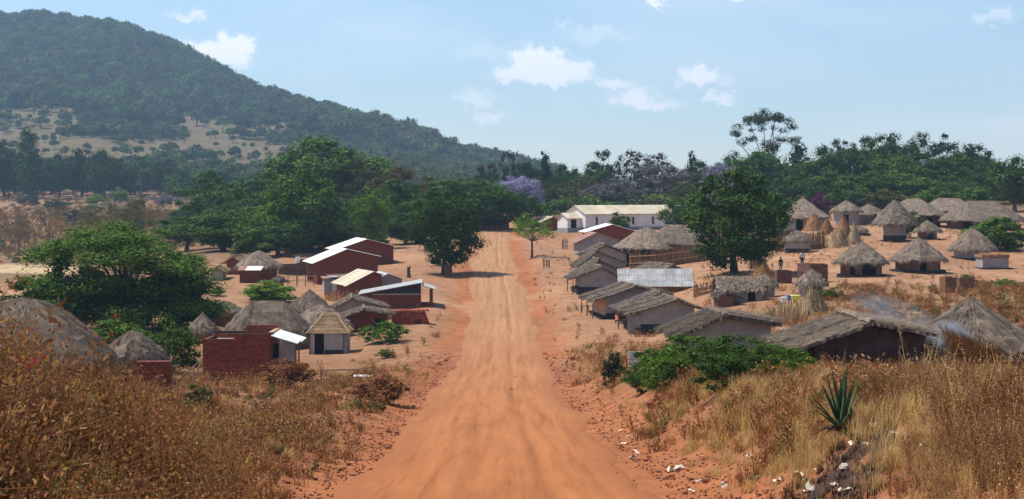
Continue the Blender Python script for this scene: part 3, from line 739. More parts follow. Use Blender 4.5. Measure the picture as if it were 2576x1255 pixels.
for (u, vt, w, Y, k, m, lb, v_) in [(1090, 455, 130, 310, 'dome', LG_MID, 'green crowned tree rising behind the left side of the round shade tree', 2), (1020, 535, 110, 258, 'dome', LG_DARK, 'low dark tree shading the yard behind the rear white roofed house', 2), (735, 500, 170, 255, 'dome', LG_MID, 'full green tree below the bright topped mango like tree', 0), (600, 470, 160, 300, 'dome', LG_DARK, 'dark full tree between the broad left tree and the mango like tree', 0), (880, 560, 110, 252, 'dome', LG_OLIVE, 'dull low crown left of the lime tree, touching the yard', 0), (1060, 500, 120, 262, 'dome', LG_DARK, 'dark low tree between the lime green tree and the round shade tree', 0), (640, 520, 170, 268, 'dome', LG_MID, 'leafy tree at the left foot of the bright topped mango like tree', 1), (860, 500, 150, 275, 'dome', LG_DARK, 'shadowy tree left of the lime green tree', 2),
        (470, 545, 150, 262, 'spread', LG_DARK, 'low dark tree at the left end of the middle grove', 1), (700, 400, 180, 345, 'dome', LG_DARK, 'left shoulder crown of the hugest domed tree', 2), (960, 520, 110, 300, 'dome', LG_DARK, 'dark tree filling in behind the lime green tree trunk', 0), (1240, 465, 110, 335, 'dome', LG_DARK, 'dark tree between overhanging tree and jacaranda', 1), (780, 570, 150, 246, 'dome', LG_DARK, 'deep shaded tree behind the white roofed brick houses, leftmost', 1)]:
    tree(u, vt, 0, w * 1.25, Y, k, m, lb, var=v_, leafn=9000)
# dense dark belt on the right
belt = [(2075, 380, 110, 345, 'dome', LG_DARK), (2110, 352, 80, 372, 'gum', LG_GUM), (2160, 385, 120, 350, 'dome', LG_DARK), (2175, 345, 85, 385, 'gum', LG_GUM), (2235, 348, 100, 372, 'dome', LG_DARK), (2255, 405, 140, 340, 'dome', LG_MID),
        (2290, 352, 75, 380, 'column', LG_DARK), (2335, 335, 100, 390, 'gum', LG_GUM), (2330, 395, 150, 345, 'dome', LG_DARK), (2390, 360, 90, 375, 'gum', LG_GUM), (2405, 400, 130, 345, 'dome', LG_DARK), (2450, 375, 90, 350, 'dome', LG_GUM),
        (2462, 430, 70, 330, 'dome', LG_DARK), (2552, 405, 110, 285, 'dome', LG_DARK), (2600, 420, 110, 290, 'dome', LG_DARK), (2000, 440, 90, 335, 'dome', LG_DARK), (2070, 445, 110, 330, 'dome', LG_DARK), (2180, 445, 130, 328, 'dome', LG_DARK), (2290, 450, 130, 325, 'dome', LG_MID), (2390, 455, 120, 322, 'dome', LG_DARK)]
ordn = ['first', 'second', 'third', 'fourth', 'fifth', 'sixth', 'seventh', 'eighth', 'ninth', 'tenth', 'eleventh', 'twelfth', 'thirteenth', 'fourteenth', 'fifteenth', 'sixteenth', 'seventeenth', 'eighteenth', 'nineteenth', 'twentieth',
        'twenty-first', 'twenty-second', 'twenty-third', 'twenty-fourth', 'twenty-fifth', 'twenty-sixth', 'twenty-seventh', 'twenty-eighth', 'twenty-ninth', 'thirtieth']
lk = {'dome': 'bushy', 'gum': 'open tufted', 'column': 'narrow', 'spread': 'broad', 'bare': 'leafless', 'airy': 'thin'}
for i, (u, vt, w, Y, k, m) in enumerate(sorted(belt)):
    tree(u, vt - (14 if k == 'dome' else 4), 0, w * (1.35 if k == 'dome' else 1.2), Y, k, m, '%s from left in the dark belt behind the right-hand huts, %s crown' % (ordn[i], lk[k]), 'dark trees behind the right-hand huts', var=i % 3)
sky_l = [(1225, 408, 60, 390, 'gum', LG_GUM), (1283, 377, 48, 400, 'gum', LG_GUM), (1330, 402, 85, 395, 'dome', LG_GUM), (1372, 382, 55, 400, 'column', LG_GUM), (1415, 412, 70, 395, 'dome', LG_DARK), (1450, 420, 60, 398, 'dome', LG_DARK), (1500, 408, 80, 392, 'dome', LG_DARK),
         (1525, 376, 80, 395, 'gum', LG_GUM), (1575, 405, 80, 400, 'gum', LG_GUM), (1620, 378, 110, 398, 'gum', LG_PURPG), (1690, 420, 80, 395, 'gum', LG_PURPG), (1742, 380, 42, 400, 'column', LG_GUM), (1775, 405, 110, 385, 'dome', LG_GUM), (1835, 390, 100, 380, 'dome', LG_DARK)]
for i, (u, vt, w, Y, k, m) in enumerate(sky_l):
    tree(u, vt, 0, w * 1.1, Y, k, m, '%s from left on the skyline from hill foot to tallest tree, %s crown' % (ordn[i], lk[k]), 'skyline trees behind the church', var=(i + 1) % 3, bark=BARKPALE if k == 'gum' else BARK)
# far row at the foot of the hill
rng_ = random.Random(3)
far = [(-60, 345, 110), (10, 350, 90), (75, 318, 85), (110, 400, 60), (150, 385, 80), (205, 372, 95), (262, 372, 85), (310, 398, 80), (355, 392, 75), (405, 405, 70), (425, 398, 45), (455, 418, 80), (500, 440, 70), (35, 430, 80), (130, 430, 90), (240, 430, 90), (340, 440, 90), (560, 430, 80), (625, 440, 80)]
for i, (u, vt, w) in enumerate(sorted(far)):
    k = ('gum', 'dome', 'dome', 'column')[i % 4] if w < 90 else 'gum' if i == 2 else 'dome'
    tree(u, vt, 0, w * 1.15, 655 + 20 * (i % 3), k, LG_GUM if i % 3 else LG_DARK, '%s from left in the far row along the hill foot, %s crown' % (ordn[i], lk[k]), 'far row of trees at the foot of the hill', var=i % 3, bark=BARK)
# scrub trees on the left plain
scr = []
for i in range(30):
    Y = 268 + 28 * (i % 6) + rng_.uniform(-10, 10)
    u = -30 + (i * 47) % 450 + rng_.uniform(-18, 18)
    scr.append((u, Y))
scr.sort()
for i, (u, Y) in enumerate(scr):
    loc = at(u, Y); H = rng_.uniform(5.5, 9.5); vt = HOR - (loc.z + H) / Y * FL
    kd = 'bare' if i % 4 != 2 else 'airy'
    tree(u, vt, 0, rng_.uniform(5, 8) / Y * FL, Y, kd, (LG_TWIG, LG_YEL, LG_TWIG, LG_BROWN)[i % 4] if kd == 'bare' else (LG_YEL if i % 8 == 2 else LG_OLIVE), '%s from the left of the thin %s scrub trees on the brown plain' % (ordn[i], 'leafless' if kd == 'bare' else 'sparse leaved'),
         'thin scrub trees on the left plain', var=i % 3, leafn=1500, bark=WOOD)
mid = [(300, 505, 140, 330, 'airy', LG_OLIVE, 'olive brown flat topped scrub tree behind the spreading tree'), (345, 500, 75, 350, 'bush', LG_YEL, 'yellow green bush behind the spreading tree'),
       (240, 487, 45, 600, 'bush', LG_BRIGHT, 'bright green bush at the far edge of the plain, lower of the pair'), (300, 470, 50, 630, 'bush', LG_BRIGHT, 'bright green bush at the far edge of the plain, before the tree row'),
       (235, 512, 45, 560, 'bush', LG_BRIGHT, 'bright green bush standing alone in the brown plain'), (440, 560, 60, 300, 'bush', LG_OLIVE, 'dark olive bush right of the scrub on the plain'),
       (145, 500, 70, 560, 'bush', LG_GUM, 'grey green bush on the brown plain near the left'), (70, 492, 60, 600, 'bush', LG_GUM, 'grey green bush by the bare field edge at far left'), (420, 490, 60, 600, 'bush', LG_PURPG, 'greyish bush at the right edge of the plain'),
       (200, 520, 90, 470, 'bush', LG_GUM, 'wide grey green bush in the middle of the plain'), (470, 515, 100, 400, 'dome', LG_DARK, 'dark small tree at the right rim of the plain')]
for j, (u, vt, w, Y, k, m, lb) in enumerate(mid):
    tree(u, vt, 0, w, Y, k, m, lb, name='tree' if k in ('airy', 'dome') else 'bush', cat='tree' if k in ('airy', 'dome') else 'bush', var=j % 3)
# hedge and shrubs about the village
shr = [(680, 703, 138, 160, 'bush', LG_BRIGHT, 'feathery light green bush in front of the small brick hut left of the road', 6000), (548, 722, 48, 165, 'bush', LG_MID, 'small green bush below the brick hut at left', 2500),
       (283, 803, 175, 103, 'bush', LG_MID, 'green bush right of the great thatched dome', 6000), (425, 795, 170, 97, 'bush', LG_MID, 'dark green bush over the low thatched roof at left', 7000),
       (968, 878, 52, 108, 'bush', LG_MID, 'small green plant just below the spreading shrub before the brick pile', 2500), (725, 900, 140, 84, 'bush', LG_DRYBUSH, 'dry brown green shrub right of the unfinished brick house', 3000),
       (500, 965, 90, 60, 'bush', LG_OLIVE, 'olive leaved bush at the edge of the brown weeds', 3500), (880, 955, 40, 76, 'bush', LG_DRYBUSH, 'dry bush under the wooden pole frame', 2000), (960, 945, 150, 66, 'bush', LG_RUSTY, 'rusty dry bush left of the road', 3500),
       (2083, 722, 60, 122, 'bush', LG_MID, 'bluish green bush beside the smallest round hut', 3000), (2290, 530, 75, 214, 'bush', LG_MID, 'dark green bush leaning on the tall thatched granary', 3000), (2500, 545, 150, 200, 'bush', LG_MID, 'large green bush before the widest far thatched roof', 6000),
       (2063, 482, 62, 262, 'bush', LG_MAG, 'bougainvillea with magenta blossom beside the tall pointed hut', 4000), (2510, 770, 90, 108, 'bush', LG_DRYBUSH, 'brown green scrub bush on the slope at the right edge', 3000), (2430, 690, 60, 138, 'bush', LG_DARK, 'dark climber bush over the twin latrine huts', 3000),
       (2540, 700, 80, 135, 'bush', LG_MID, 'green bush on the slope at the right edge', 3000), (2200, 758, 80, 110, 'bush', LG_OLIVE, 'grey green low bush on the smoky slope', 2500), (1980, 590, 70, 196, 'bush', LG_DRYBUSH, 'brown brush under the right side of the large shade tree', 3000),
       (1890, 905, 60, 50, 'bush', LG_MID, 'small leafy stem cluster at the right end of the near green thicket', 2500), (1545, 885, 60, 72, 'bush', LG_GUM, 'small grey green bush left of the white board', 2500), (1400, 545, 60, 300, 'bush', LG_MID, 'green bush left of the church porch', 2500),
       (1230, 488, 90, 322, 'dome', LG_DARK, 'dark tree over the ridge of the brick house at the road end', 5000), (640, 575, 120, 232, 'bush', LG_MID, 'broad green bush before the domed grove', 5000), (820, 560, 110, 248, 'dome', LG_DARK, 'dark low tree behind the white roofed brick houses', 5000),
       (950, 575, 70, 262, 'bush', LG_OLIVE, 'brownish undergrowth below the lime green tree', 3000), (2130, 455, 110, 318, 'bush', LG_MID, 'fresh green shrub behind the pair of small huts', 4000), (2350, 470, 120, 300, 'bush', LG_MID, 'fresh green shrub behind the straw topped roof', 4000), (2230, 475, 120, 305, 'bush', LG_OLIVE, 'olive shrub behind the far thatched roofs', 4000),
       (2450, 470, 110, 298, 'bush', LG_MID, 'green shrub behind the widest far roof', 4000)]
for j, (u, vt, w, Y, k, m, lb, n) in enumerate(shr):
    tree(u, vt, 0, w, Y, k, m, lb, name='bush' if k == 'bush' else 'tree', cat='bush' if k == 'bush' else 'tree', var=j % 3, leafn=n)
# thin stemmed shrub by the brick pile
tree(968, 806, 0, 125, 120, 'bush', LG_MID, 'low spreading green shrub on bare earth before the brick pile', name='shrub', cat='shrub', var=2, leafn=2600)
# near green thicket: several sprawling bushes
for j, (u, vt, w, Y, vb_) in enumerate([(1655, 862, 140, 62, 952), (1735, 838, 185, 60, 950), (1830, 840, 185, 60, 948), (1930, 850, 170, 58, 950), (1612, 915, 90, 55, 990), (1690, 875, 160, 54, 978), (1840, 872, 200, 50, 975), (1985, 872, 120, 54, 960)]):
    tree(u, vt, vb_, w * 1.1, Y, 'bush', LG_MID if j % 2 else LG_DARK, '%s from the left of the near green bushes right of the road' % ordn[[1, 3, 4, 6, 0, 2, 5, 7][j]], 'near green thicket right of the road', name='bush', cat='bush', var=j % 3, leafn=9000)

# ------------------------------------------------------------- woodland and weeds as scattered stuff
def scatter(name, label, pts, scl, rot, idx, sources, mat=None):
    col = bpy.data.collections.new(name + '_sources')
    for k, me in enumerate(sources):
        col.objects.link(bpy.data.objects.new('%s_source' % name, me))
    me = bpy.data.meshes.new(name); n = len(pts)
    me.vertices.add(n); me.vertices.foreach_set('co', np.asarray(pts, float).ravel())
    for nm, ty, arr in (('scl', 'FLOAT', scl), ('rot', 'FLOAT', rot), ('idx', 'INT', idx)):
        a = me.attributes.new(nm, ty, 'POINT'); a.data.foreach_set('value', np.asarray(arr).astype(np.float32 if ty == 'FLOAT' else np.int32))
    o = put(bpy.data.objects.new(name, me)); tag(o, label, kind='stuff')
    ng = bpy.data.node_groups.new(name, 'GeometryNodeTree')
    ng.interface.new_socket('Geometry', in_out='INPUT', socket_type='NodeSocketGeometry'); ng.interface.new_socket('Geometry', in_out='OUTPUT', socket_type='NodeSocketGeometry')
    gi = ng.nodes.new('NodeGroupInput'); go = ng.nodes.new('NodeGroupOutput')
    ci = ng.nodes.new('GeometryNodeCollectionInfo'); ci.inputs['Collection'].default_value = col; ci.inputs['Separate Children'].default_value = True; ci.inputs['Reset Children'].default_value = True
    ip = ng.nodes.new('GeometryNodeInstanceOnPoints'); ip.inputs['Pick Instance'].default_value = True
    def na(nm, ty):
        n = ng.nodes.new('GeometryNodeInputNamedAttribute'); n.data_type = ty; n.inputs['Name'].default_value = nm; return n.outputs['Attribute']
    cx = ng.nodes.new('ShaderNodeCombineXYZ'); ng.links.new(na('rot', 'FLOAT'), cx.inputs[2])
    ng.links.new(gi.outputs[0], ip.inputs['Points']); ng.links.new(ci.outputs[0], ip.inputs['Instance']); ng.links.new(na('idx', 'INT'), ip.inputs['Instance Index'])
    ng.links.new(cx.outputs[0], ip.inputs['Rotation']); ng.links.new(na('scl', 'FLOAT'), ip.inputs['Scale'])
    ng.links.new(ip.outputs[0], go.inputs[0])
    md = o.modifiers.new('scatter', 'NODES'); md.node_group = ng
    return o
def small_tree(seed, mat, n=260, flat=.75):
    rng = np.random.default_rng(seed); mb = MB()
    L = lobes_on(rng, 9, 0, .55, .34, .3, .16, .26, (.5, .95), -.4)
    leafy(mb, rng, L, int(n * 1.7), .08, flat, .8, .6, .1)
    mb.tube([[0, 0, -.1], [0, 0, .5]], [.035, .02], 4)
    return mb.mesh('woodland_tree', mat)
def hill_woods():
    rng = np.random.default_rng(11)
    src = [small_tree(1, LG_HILL), small_tree(2, LG_HILL), small_tree(3, LG_HILL2, 240, .6), small_tree(4, LG_GUM), small_tree(5, LG_OLIVE, 200), small_tree(6, LG_OLIVE, 150), small_tree(7, LG_MID, 200)]
    N = 80000
    u = rng.uniform(-500, 1420, N); Y = 700 * (2050 / 700.) ** rng.random(N)
    x = (u - MID) / FL * Y; z = height(x, Y)
    nh = fnoise(x / 90, Y / 120, 71); nm = fnoise(x / 25, Y / 40, 75)
    clr = sstep(850, 900, Y) * sstep(1440, 1300, Y + 120 * nh - .12 * (u - 300)) * sstep(-.45, 0., nh + .25 * nm + .3) * sstep(1050, 700, u)
    rg = sstep(560, 700, u) * sstep(1050, 1250, Y) * sstep(.0, .4, nm + nh)
    dens = 1.0 * (1 - .975 * clr) * (1 - .6 * rg) * sstep(690, 760, Y)
    area = Y * Y / (1500. ** 2)                       # samples fall evenly per screen column; thin them to an even cover
    gl = fnoise(x / 70, Y / 260, 44, 3)
    dens = dens * (.45 + .55 * sstep(-.35, .1, gl))
    keep = (rng.random(N) < dens * np.clip(area * 1.0, 0, 1)) & (z > -4)
    x, Y, z, nm, u = x[keep], Y[keep], z[keep], nm[keep], u[keep]
    s = rng.uniform(9, 17, len(x)) * np.where(rng.random(len(x)) < .15, 1.35, 1) * np.where((Y < 1250) , .5, 1.0)
    ix = rng.choice([0, 1, 2, 3], len(x)); r = rng.random(len(x))
    edge = sstep(500, 900, u)
    ix = np.where(r < .06 + .2 * edge, 4, ix); ix = np.where(r > .985 - .14 * edge, 5, ix); ix = np.where((r > .5) & (r < .55), 6, ix)
    print('hill trees', len(x))
    scatter('hill_woodland', 'dense woodland covering the long hillside at left', np.stack([x, Y, z - .4], 1), s, rng.random(len(x)) * 6.28, ix, src)
hill_woods()
def plain_scrub():
    rng = np.random.default_rng(12)
    def bushm(seed, mat, n):
        r = np.random.default_rng(seed); mb = MB(); L = lobes_on(r, 7, 0, .35, .35, .3, .14, .24, (.4, .95), -.2)
        leafy(mb, r, L, n, .10, .8, .6, .2, 0); return mb.mesh('scrub', mat)
    src = [bushm(1, LG_TWIG, 130), bushm(2, LG_BROWN, 130), bushm(3, LG_OLIVE, 160), bushm(4, LG_GUM, 160), bushm(5, LG_TAN, 120)]
    N = 5200
    u = rng.uniform(-300, 1300, N); Y = 262 * (700 / 262.) ** (rng.random(N) ** .8)
    x = (u - MID) / FL * Y
    keep = ((u < 700) | (Y > 350)) & (fnoise(x / 14, Y / 25, 5) > -.5)
    u, Y, x = u[keep], Y[keep], x[keep]
    P = np.stack([x, Y, height(x, Y) - .1], 1)
    scatter('plain_scrub', 'brown and grey scrub covering the dry plain at left', P, rng.uniform(1.0, 3.0, len(x)), rng.random(len(x)) * 6.28, rng.choice(5, len(x), p=[.36, .24, .16, .12, .12]), src)
    # low scrub behind the right-hand belt, closing the view under the crowns
    src2 = [bushm(11, LG_DARK, 220), bushm(12, LG_OLIVE, 200), bushm(13, LG_MID, 220)]
    N = 900
    u = rng.uniform(1360, 2800, N); Y = rng.uniform(325, 440, N); x = (u - MID) / FL * Y
    scatter('undergrowth', 'dark undergrowth beneath the trees behind the village', np.stack([x, Y, height(x, Y) - .1], 1), rng.uniform(3.0, 6.5, N), rng.random(N) * 6.28, rng.choice(3, N), src2)
    N = 420
    u = rng.uniform(560, 1230, N); Y = rng.uniform(300, 380, N); x = (u - MID) / FL * Y
    scatter('undergrowth', 'dark undergrowth beneath the grove left of the road end', np.stack([x, Y, height(x, Y) - .1], 1), rng.uniform(3.0, 5.5, N), rng.random(N) * 6.28, rng.choice(3, N), src2)
plain_scrub()
# ------------------------------------------------------------- building parts
RG = random.Random(77)
NR = np.random.default_rng(99)
def wall_mb(mb, x0, x1, y0, y1, h, holes=(), axis='x', z0=-.6, c=.5):
    """slab wall with real openings; holes are (a0, a1, z0, z1) along the wall"""
    a0, a1 = (x0, x1) if axis == 'x' else (y0, y1)
    def bx(s, e, zb, zt):
        if e - s < 1e-4 or zt - zb < 1e-4: return
        if axis == 'x': mb.box(s, e, y0, y1, zb, zt, c)
        else: mb.box(x0, x1, s, e, zb, zt, c)
    cur = a0
    for (s, e, zb, zt) in sorted(holes):
        bx(cur, s, z0, h); bx(s, e, z0, zb); bx(s, e, zt, h); cur = e
    bx(cur, a1, z0, h)
def shell(root, W, L, h, apex, mat, T=.2, holes_f=(), holes_l=(), holes_r=(), xa=0.0, hl=None, hr=None, name='wall'):
    """gable box: front wall at y=0; apex at x=xa; hl/hr are eave heights"""
    mb = MB(); hl = h if hl is None else hl; hr = h if hr is None else hr; m = min(hl, hr)
    wall_mb(mb, -W / 2, W / 2, 0, T, m, holes_f); wall_mb(mb, -W / 2, W / 2, L - T, L, m)
    wall_mb(mb, -W / 2, -W / 2 + T, T, L - T, hl, holes_l, 'y'); wall_mb(mb, W / 2 - T, W / 2, T, L - T, hr, holes_r, 'y')
    for a, b in ((0, T), (L - T, L)):
        if apex > m: mb.prism([(-W / 2, m), (W / 2, m), (W / 2, max(hr, m + .001)), (xa, apex), (-W / 2, max(hl, m + .001))], a, b)
    return mb.obj(name, mat, root)
def dark_inside(root, W, L, h):
    MB().box(-W / 2 + .25, W / 2 - .25, .9, L - .25, .0, h * .9).obj('interior_shade_fill', DARK, root)
def slope_slab(mb, p_top, p_bot, y0, y1, th, n_x, n_y, rng, rough, sag=0.0, ragged=.15, c=.5):
    """one roof slope running from the ridge line to the eave line (both as (x, z)), y0..y1 along the ridge"""
    a = np.linspace(0, 1, n_x); b = np.linspace(y0, y1, n_y)
    A, B = np.meshgrid(a, b)
    rag = (ragged * rng.normal(size=(n_y, 1))) * (A > .99) / max(1e-6, math.hypot(p_bot[0] - p_top[0], p_bot[1] - p_top[1]))
    A2 = A + rag
    X = p_top[0] + (p_bot[0] - p_top[0]) * A2; Z = p_top[1] + (p_bot[1] - p_top[1]) * A2
    nz = rough * rng.normal(size=A.shape) * (.4 + .6 * A) - sag * np.sin(np.pi * (B - y0) / (y1 - y0)) - sag * .5 * np.sin(np.pi * A)
    Bj = B + np.where((B == y0) | (B == y1), ragged * .7 * rng.normal(size=A.shape), 0)
    up = np.stack([X, Bj, Z + nz + th], -1).reshape(-1, 3); dn = np.stack([X, Bj, Z + nz * .3], -1).reshape(-1, 3)
    n = n_x * n_y; V = np.concatenate([up, dn])
    i = (np.arange(n_y - 1)[:, None] * n_x + np.arange(n_x - 1)[None]).ravel()
    q1 = np.stack([i, i + 1, i + n_x + 1, i + n_x], 1); q2 = q1[:, ::-1] + n
    e = []
    for k in range(n_x - 1): e += [[k, n + k, n + k + 1, k + 1], [(n_y - 1) * n_x + k + 1, n + (n_y - 1) * n_x + k + 1, n + (n_y - 1) * n_x + k, (n_y - 1) * n_x + k]]
    for k in range(n_y - 1):
        a0, a1 = k * n_x, (k + 1) * n_x; e += [[a0, a1, n + a1, n + a0]]
        a0 += n_x - 1; a1 += n_x - 1; e += [[a0, n + a0, n + a1, a1]]
    mb.add(V, np.concatenate([q1, q2, np.array(e)]), None, np.clip(c + rng.normal(size=2 * n) * .18, 0, 1))
def straws(mb, p_top, p_bot, y0, y1, n, rng, ln=.5, w=.03, lift=.1, th=.0):
    t = rng.random(n); y = rng.uniform(y0, y1, n)
    d = np.array([p_bot[0] - p_top[0], 0, p_bot[1] - p_top[1]]); Ls = np.linalg.norm(d); d /= Ls
    nrm = np.array([-d[2], 0, d[0]]); nrm = nrm if nrm[2] > 0 else -nrm
    c0 = np.stack([p_top[0] + d[0] * Ls * t, y, p_top[1] + d[2] * Ls * t], 1) + nrm * (th + .03)
    dirs = d + rng.normal(size=(n, 3)) * .16
    l = ln * rng.uniform(.5, 1.3, n)[:, None]; side = np.cross(dirs, nrm); side /= np.linalg.norm(side, axis=1, keepdims=True)
    e = c0 + dirs * l + nrm * (lift * rng.random((n, 1)) - .02)
    V = np.stack([c0 - side * w, c0 + side * w, e], 1).reshape(-1, 3)
    mb.add(V, None, np.arange(n * 3).reshape(-1, 3), np.repeat(np.clip(rng.normal(.5, .3, n), 0, 1), 3))
def thatch_gable(root, W, L, h_l, h_r, apex, xa, ol, orr, of, ob, mats, rng, seed=0, mat=None, th=.13):
    """gable thatch laid in mats: ol/orr overhang left/right, of/ob front/back"""
    mat = mat or THATCH_OLD
    near = root.location.y < 100
    for side in (-1, 1):
        ex, ez = (-W / 2, h_l) if side < 0 else (W / 2, h_r)
        sl = (apex - ez) / abs(ex - xa)
        over = ol if side < 0 else orr
        pb = (ex + side * over, ez - sl * over + .03); pt = (xa, apex + .05)
        y = -of; k = 0
        n = mats; step = (L + of + ob) / n
        for k in range(n):
            y0 = -of + k * step - (.12 if k else 0); y1 = -of + (k + 1) * step
            mb = MB(); up = (.018 if near else .05) * (k % 2) + .02 * rng.random()
            pbk = (pb[0] + side * rng.uniform(-.15, .2), pb[1] - sl * rng.uniform(-.1, .15))
            slope_slab(mb, (pt[0], pt[1] + up), (pbk[0], pbk[1] + up), y0, y1, th, 22, 12, rng, .03, .06, .12, c=rng.uniform(.35, .65))
            straws(mb, (pt[0], pt[1] + up + th), (pbk[0], pbk[1] + up + th), y0, y1, 1300 if near else 220, rng, .3 if near else .5, .014 if near else .022, .16 if near else .12)
            mb.obj('thatch_mat', mat, root)
    mb = MB()
    ys = np.linspace(-of - .05, L + ob, 8)
    mb.tube([[xa + rng.normal() * .03, y, apex + .20 + rng.normal() * .03] for y in ys], .13, 6, c=.6)
    mb.obj('ridge_cap', mat, root)
def sheets(root, W, L, h_l, h_r, apex, xa, ol, orr, of, ob, mat, rng, pitch=.85, seams=True, name='roof_sheet'):
    for side in (-1, 1):
        ex, ez = (-W / 2, h_l) if side < 0 else (W / 2, h_r)
        if abs(ex - xa) < .1: continue
        sl = (apex - ez) / abs(ex - xa); over = ol if side < 0 else orr
        pb = (ex + side * over, ez - sl * over + .04); pt = (xa - side * .004, apex + .05)
        tot = L + of + ob; n = max(1, round(tot / pitch)); st = tot / n
        for k in range(n):
            mb = MB(); y0 = -of + k * st; y1 = y0 + st + (.05 if k < n - 1 else 0); up = .012 * (k % 2) + rng.uniform(0, .012)
            dl = rng.uniform(-.03, .05)
            a = [(pt[0], pt[1] + up), (pb[0] + side * dl, pb[1] - sl * dl + up)]
            # ribbed sheet: seven flutes along its width
            ribs = np.linspace(y0, y1, 9); v = []
            for j, yy in enumerate(ribs):
                o = .018 * (j % 2)
                v += [[a[0][0], yy, a[0][1] + o], [a[1][0], yy, a[1][1] + o]]
            q = [[2 * j, 2 * j + 1, 2 * j + 3, 2 * j + 2] for j in range(8)]
            v2 = [[p[0], p[1], p[2] - .025] for p in v]; m = len(v)
            q2 = [[a_ + m for a_ in reversed(f)] for f in q]
            e = [[0, m, m + 1, 1], [m - 2, m - 1, 2 * m - 1, 2 * m - 2]]
            e += [[2 * j + 1, m + 2 * j + 1, m + 2 * j + 3, 2 * j + 3] for j in range(8)] + [[2 * j, 2 * j + 2, m + 2 * j + 2, m + 2 * j] for j in range(8)]
            mb.add(v + v2, q + q2 + e, None, rng.uniform(.35, .65)); mb.obj(name, mat, root)
def post(root, x, y, z0, z1, r=.06, mat=None, name='post', rng=NR):
    MB().tube([[x, y, z0], [x + rng.normal() * .03, y, (z0 + z1) / 2], [x + rng.normal() * .03, y, z1]], [r, r * .9, r * .8], 6).obj(name, mat or WOOD, root)
def plinth(root, W, L, w=.35, h=.28, mat=BANDBLACK, z0=-.6, name='plinth'):
    MB().box(-W / 2 - w, W / 2 + w, -w, L + w, z0, h).obj(name, mat, root)
def band(root, W, L, h, mat=BANDBLACK, name='painted_band'):
    e = .015
    mb = MB(); mb.box(-W / 2 - e, W / 2 + e, -e, L + e, -.55, h); mb.obj(name, mat, root)

# ---- gable houses
def gable(u0, u1, vb, veave, vapex, Y, L, label, rz=4, uap=None, wall=PLASTER, roof='thatch', rmat=None, ol=.5, orr=.4, of=.5, ob=.4, mats=4, name='thatched_house', group=None, plin=None, bnd=None, posts=0, door=None,
          vl=None, vr=None, seed=1, cat='house', T=.2, holes_l=(), holes_f=(), dark=True, pitch=.9):
    rng = np.random.default_rng(seed)
    uc = (u0 + u1) / 2
    loc = spot(uc, vb, Y); Y = loc.y; m = Y / FL
    W = (u1 - u0) * m; zb = loc.z
    H = lambda v: (HOR - v) * m - zb
    root = thing(name, label, cat, loc, math.radians(rz), group)
    ap = H(vapex) - (.2 if roof == 'thatch' else 0); xa = 0 if uap is None else (uap - uc) * m
    hl = H(vl if vl is not None else veave); hr = H(vr if vr is not None else veave)
    shell(root, W, L, min(hl, hr), ap, wall, T, holes_f=holes_f, holes_l=holes_l, xa=xa, hl=hl, hr=hr)
    if plin: plinth(root, W, L, plin[0], plin[1])
    if bnd: band(root, W, L, bnd)
    if roof == 'thatch': thatch_gable(root, W, L, hl, hr, ap, xa, ol, orr, of, ob, mats, rng, mat=rmat)
    else: sheets(root, W, L, hl, hr, ap, xa, ol, orr, of, ob, rmat or ZINC, rng, pitch)
    for k in range(posts):
        y = .1 + k * (L - .3) / max(1, posts - 1); post(root, -W / 2 - ol * .85, y, -.4, hl - (ap - hl) / (xa + W / 2) * ol * .8, .055)
    return root, W, ap, hl, hr

# right-hand row, near to far
r, W, ap, hl, hr = gable(2048, 2330, 955, 868, 806, 66, 4.2, 'nearest dark walled house under a wide brown thatch, beside the smoke', rz=2, uap=2185, wall=MUDDARK, ol=1.0, orr=.3, of=.5, ob=.3, mats=2, vl=864, vr=846, seed=2, rmat=THATCH)
r, W, ap, hl, hr = gable(1730, 1940, 900, 828, 790, 84, 4.2, 'grey walled thatched house standing behind the near green thicket', rz=3, uap=1822, ol=.75, orr=.4, of=.5, ob=.4, vl=836, vr=818, seed=3, rmat=THATCH_OLD)
for k, dz in enumerate((0, .08, .14)):
    MB().tube([[-1.4 + k * .12, .5 + .3 * k, ap - .30 + dz], [-.3 + k * .1, .7 + .35 * k, ap + .16 + dz]], .035, 5).obj('roof_pole', WOODPALE, r)
r, W, ap, hl, hr = gable(1612, 1748, 832, 782, 752, 126, 5.2, 'third house of the right row, pale wall over a black plinth beside the thicket', rz=5, uap=1702, ol=1.1, orr=.7, of=.55, ob=.3, plin=(.45, .22), bnd=.5, vl=783, vr=775, seed=4, posts=2)
MB().box(-W / 2 - .95, -W / 2 - .003, .02, .2, -.5, 1.18).obj('porch_wall', PLASTER, r)
r, W, ap, hl, hr = gable(1590, 1705, 812, 762, 735, 134, 3.5, 'thatched roof squeezed close behind the third house of the right row', rz=5, uap=1660, ol=1.1, orr=.5, of=.5, ob=.3, vl=768, vr=758, seed=5, mats=3)
r, W, ap, hl, hr = gable(1523, 1672, 800, 746, 718, 141, 6, 'thatched house with a sunlit orange side wall and porch posts', rz=7, uap=1598, ol=1.25, orr=.5, of=.5, ob=.4, plin=(.35, .2), bnd=.42, vl=748, vr=740, seed=6, posts=3, rmat=THATCH_OLD)
MB().box(-W / 2 - .05, -W / 2 - .004, .1, 5.8, -.1, hl - .15).obj('sunlit_side_wall', surf('sunlit_wall_orange', (.42, .25, .15), (.52, .32, .2), (.6, .4, .26), 2, 5, .95, .2, 9), r)  # brighter orange slab paints sunlight onto the left wall
r, W, ap, hl, hr = gable(1462, 1549, 737, 694, 670, 166, 4.2, 'thatched house joined to the long whitish roof, black plinth toward the road', rz=6, uap=1512, ol=1.0, orr=.5, of=.5, ob=.3, plin=(.4, .45), bnd=.62, seed=7, posts=2, rmat=THATCH_OLD)
band_ = None
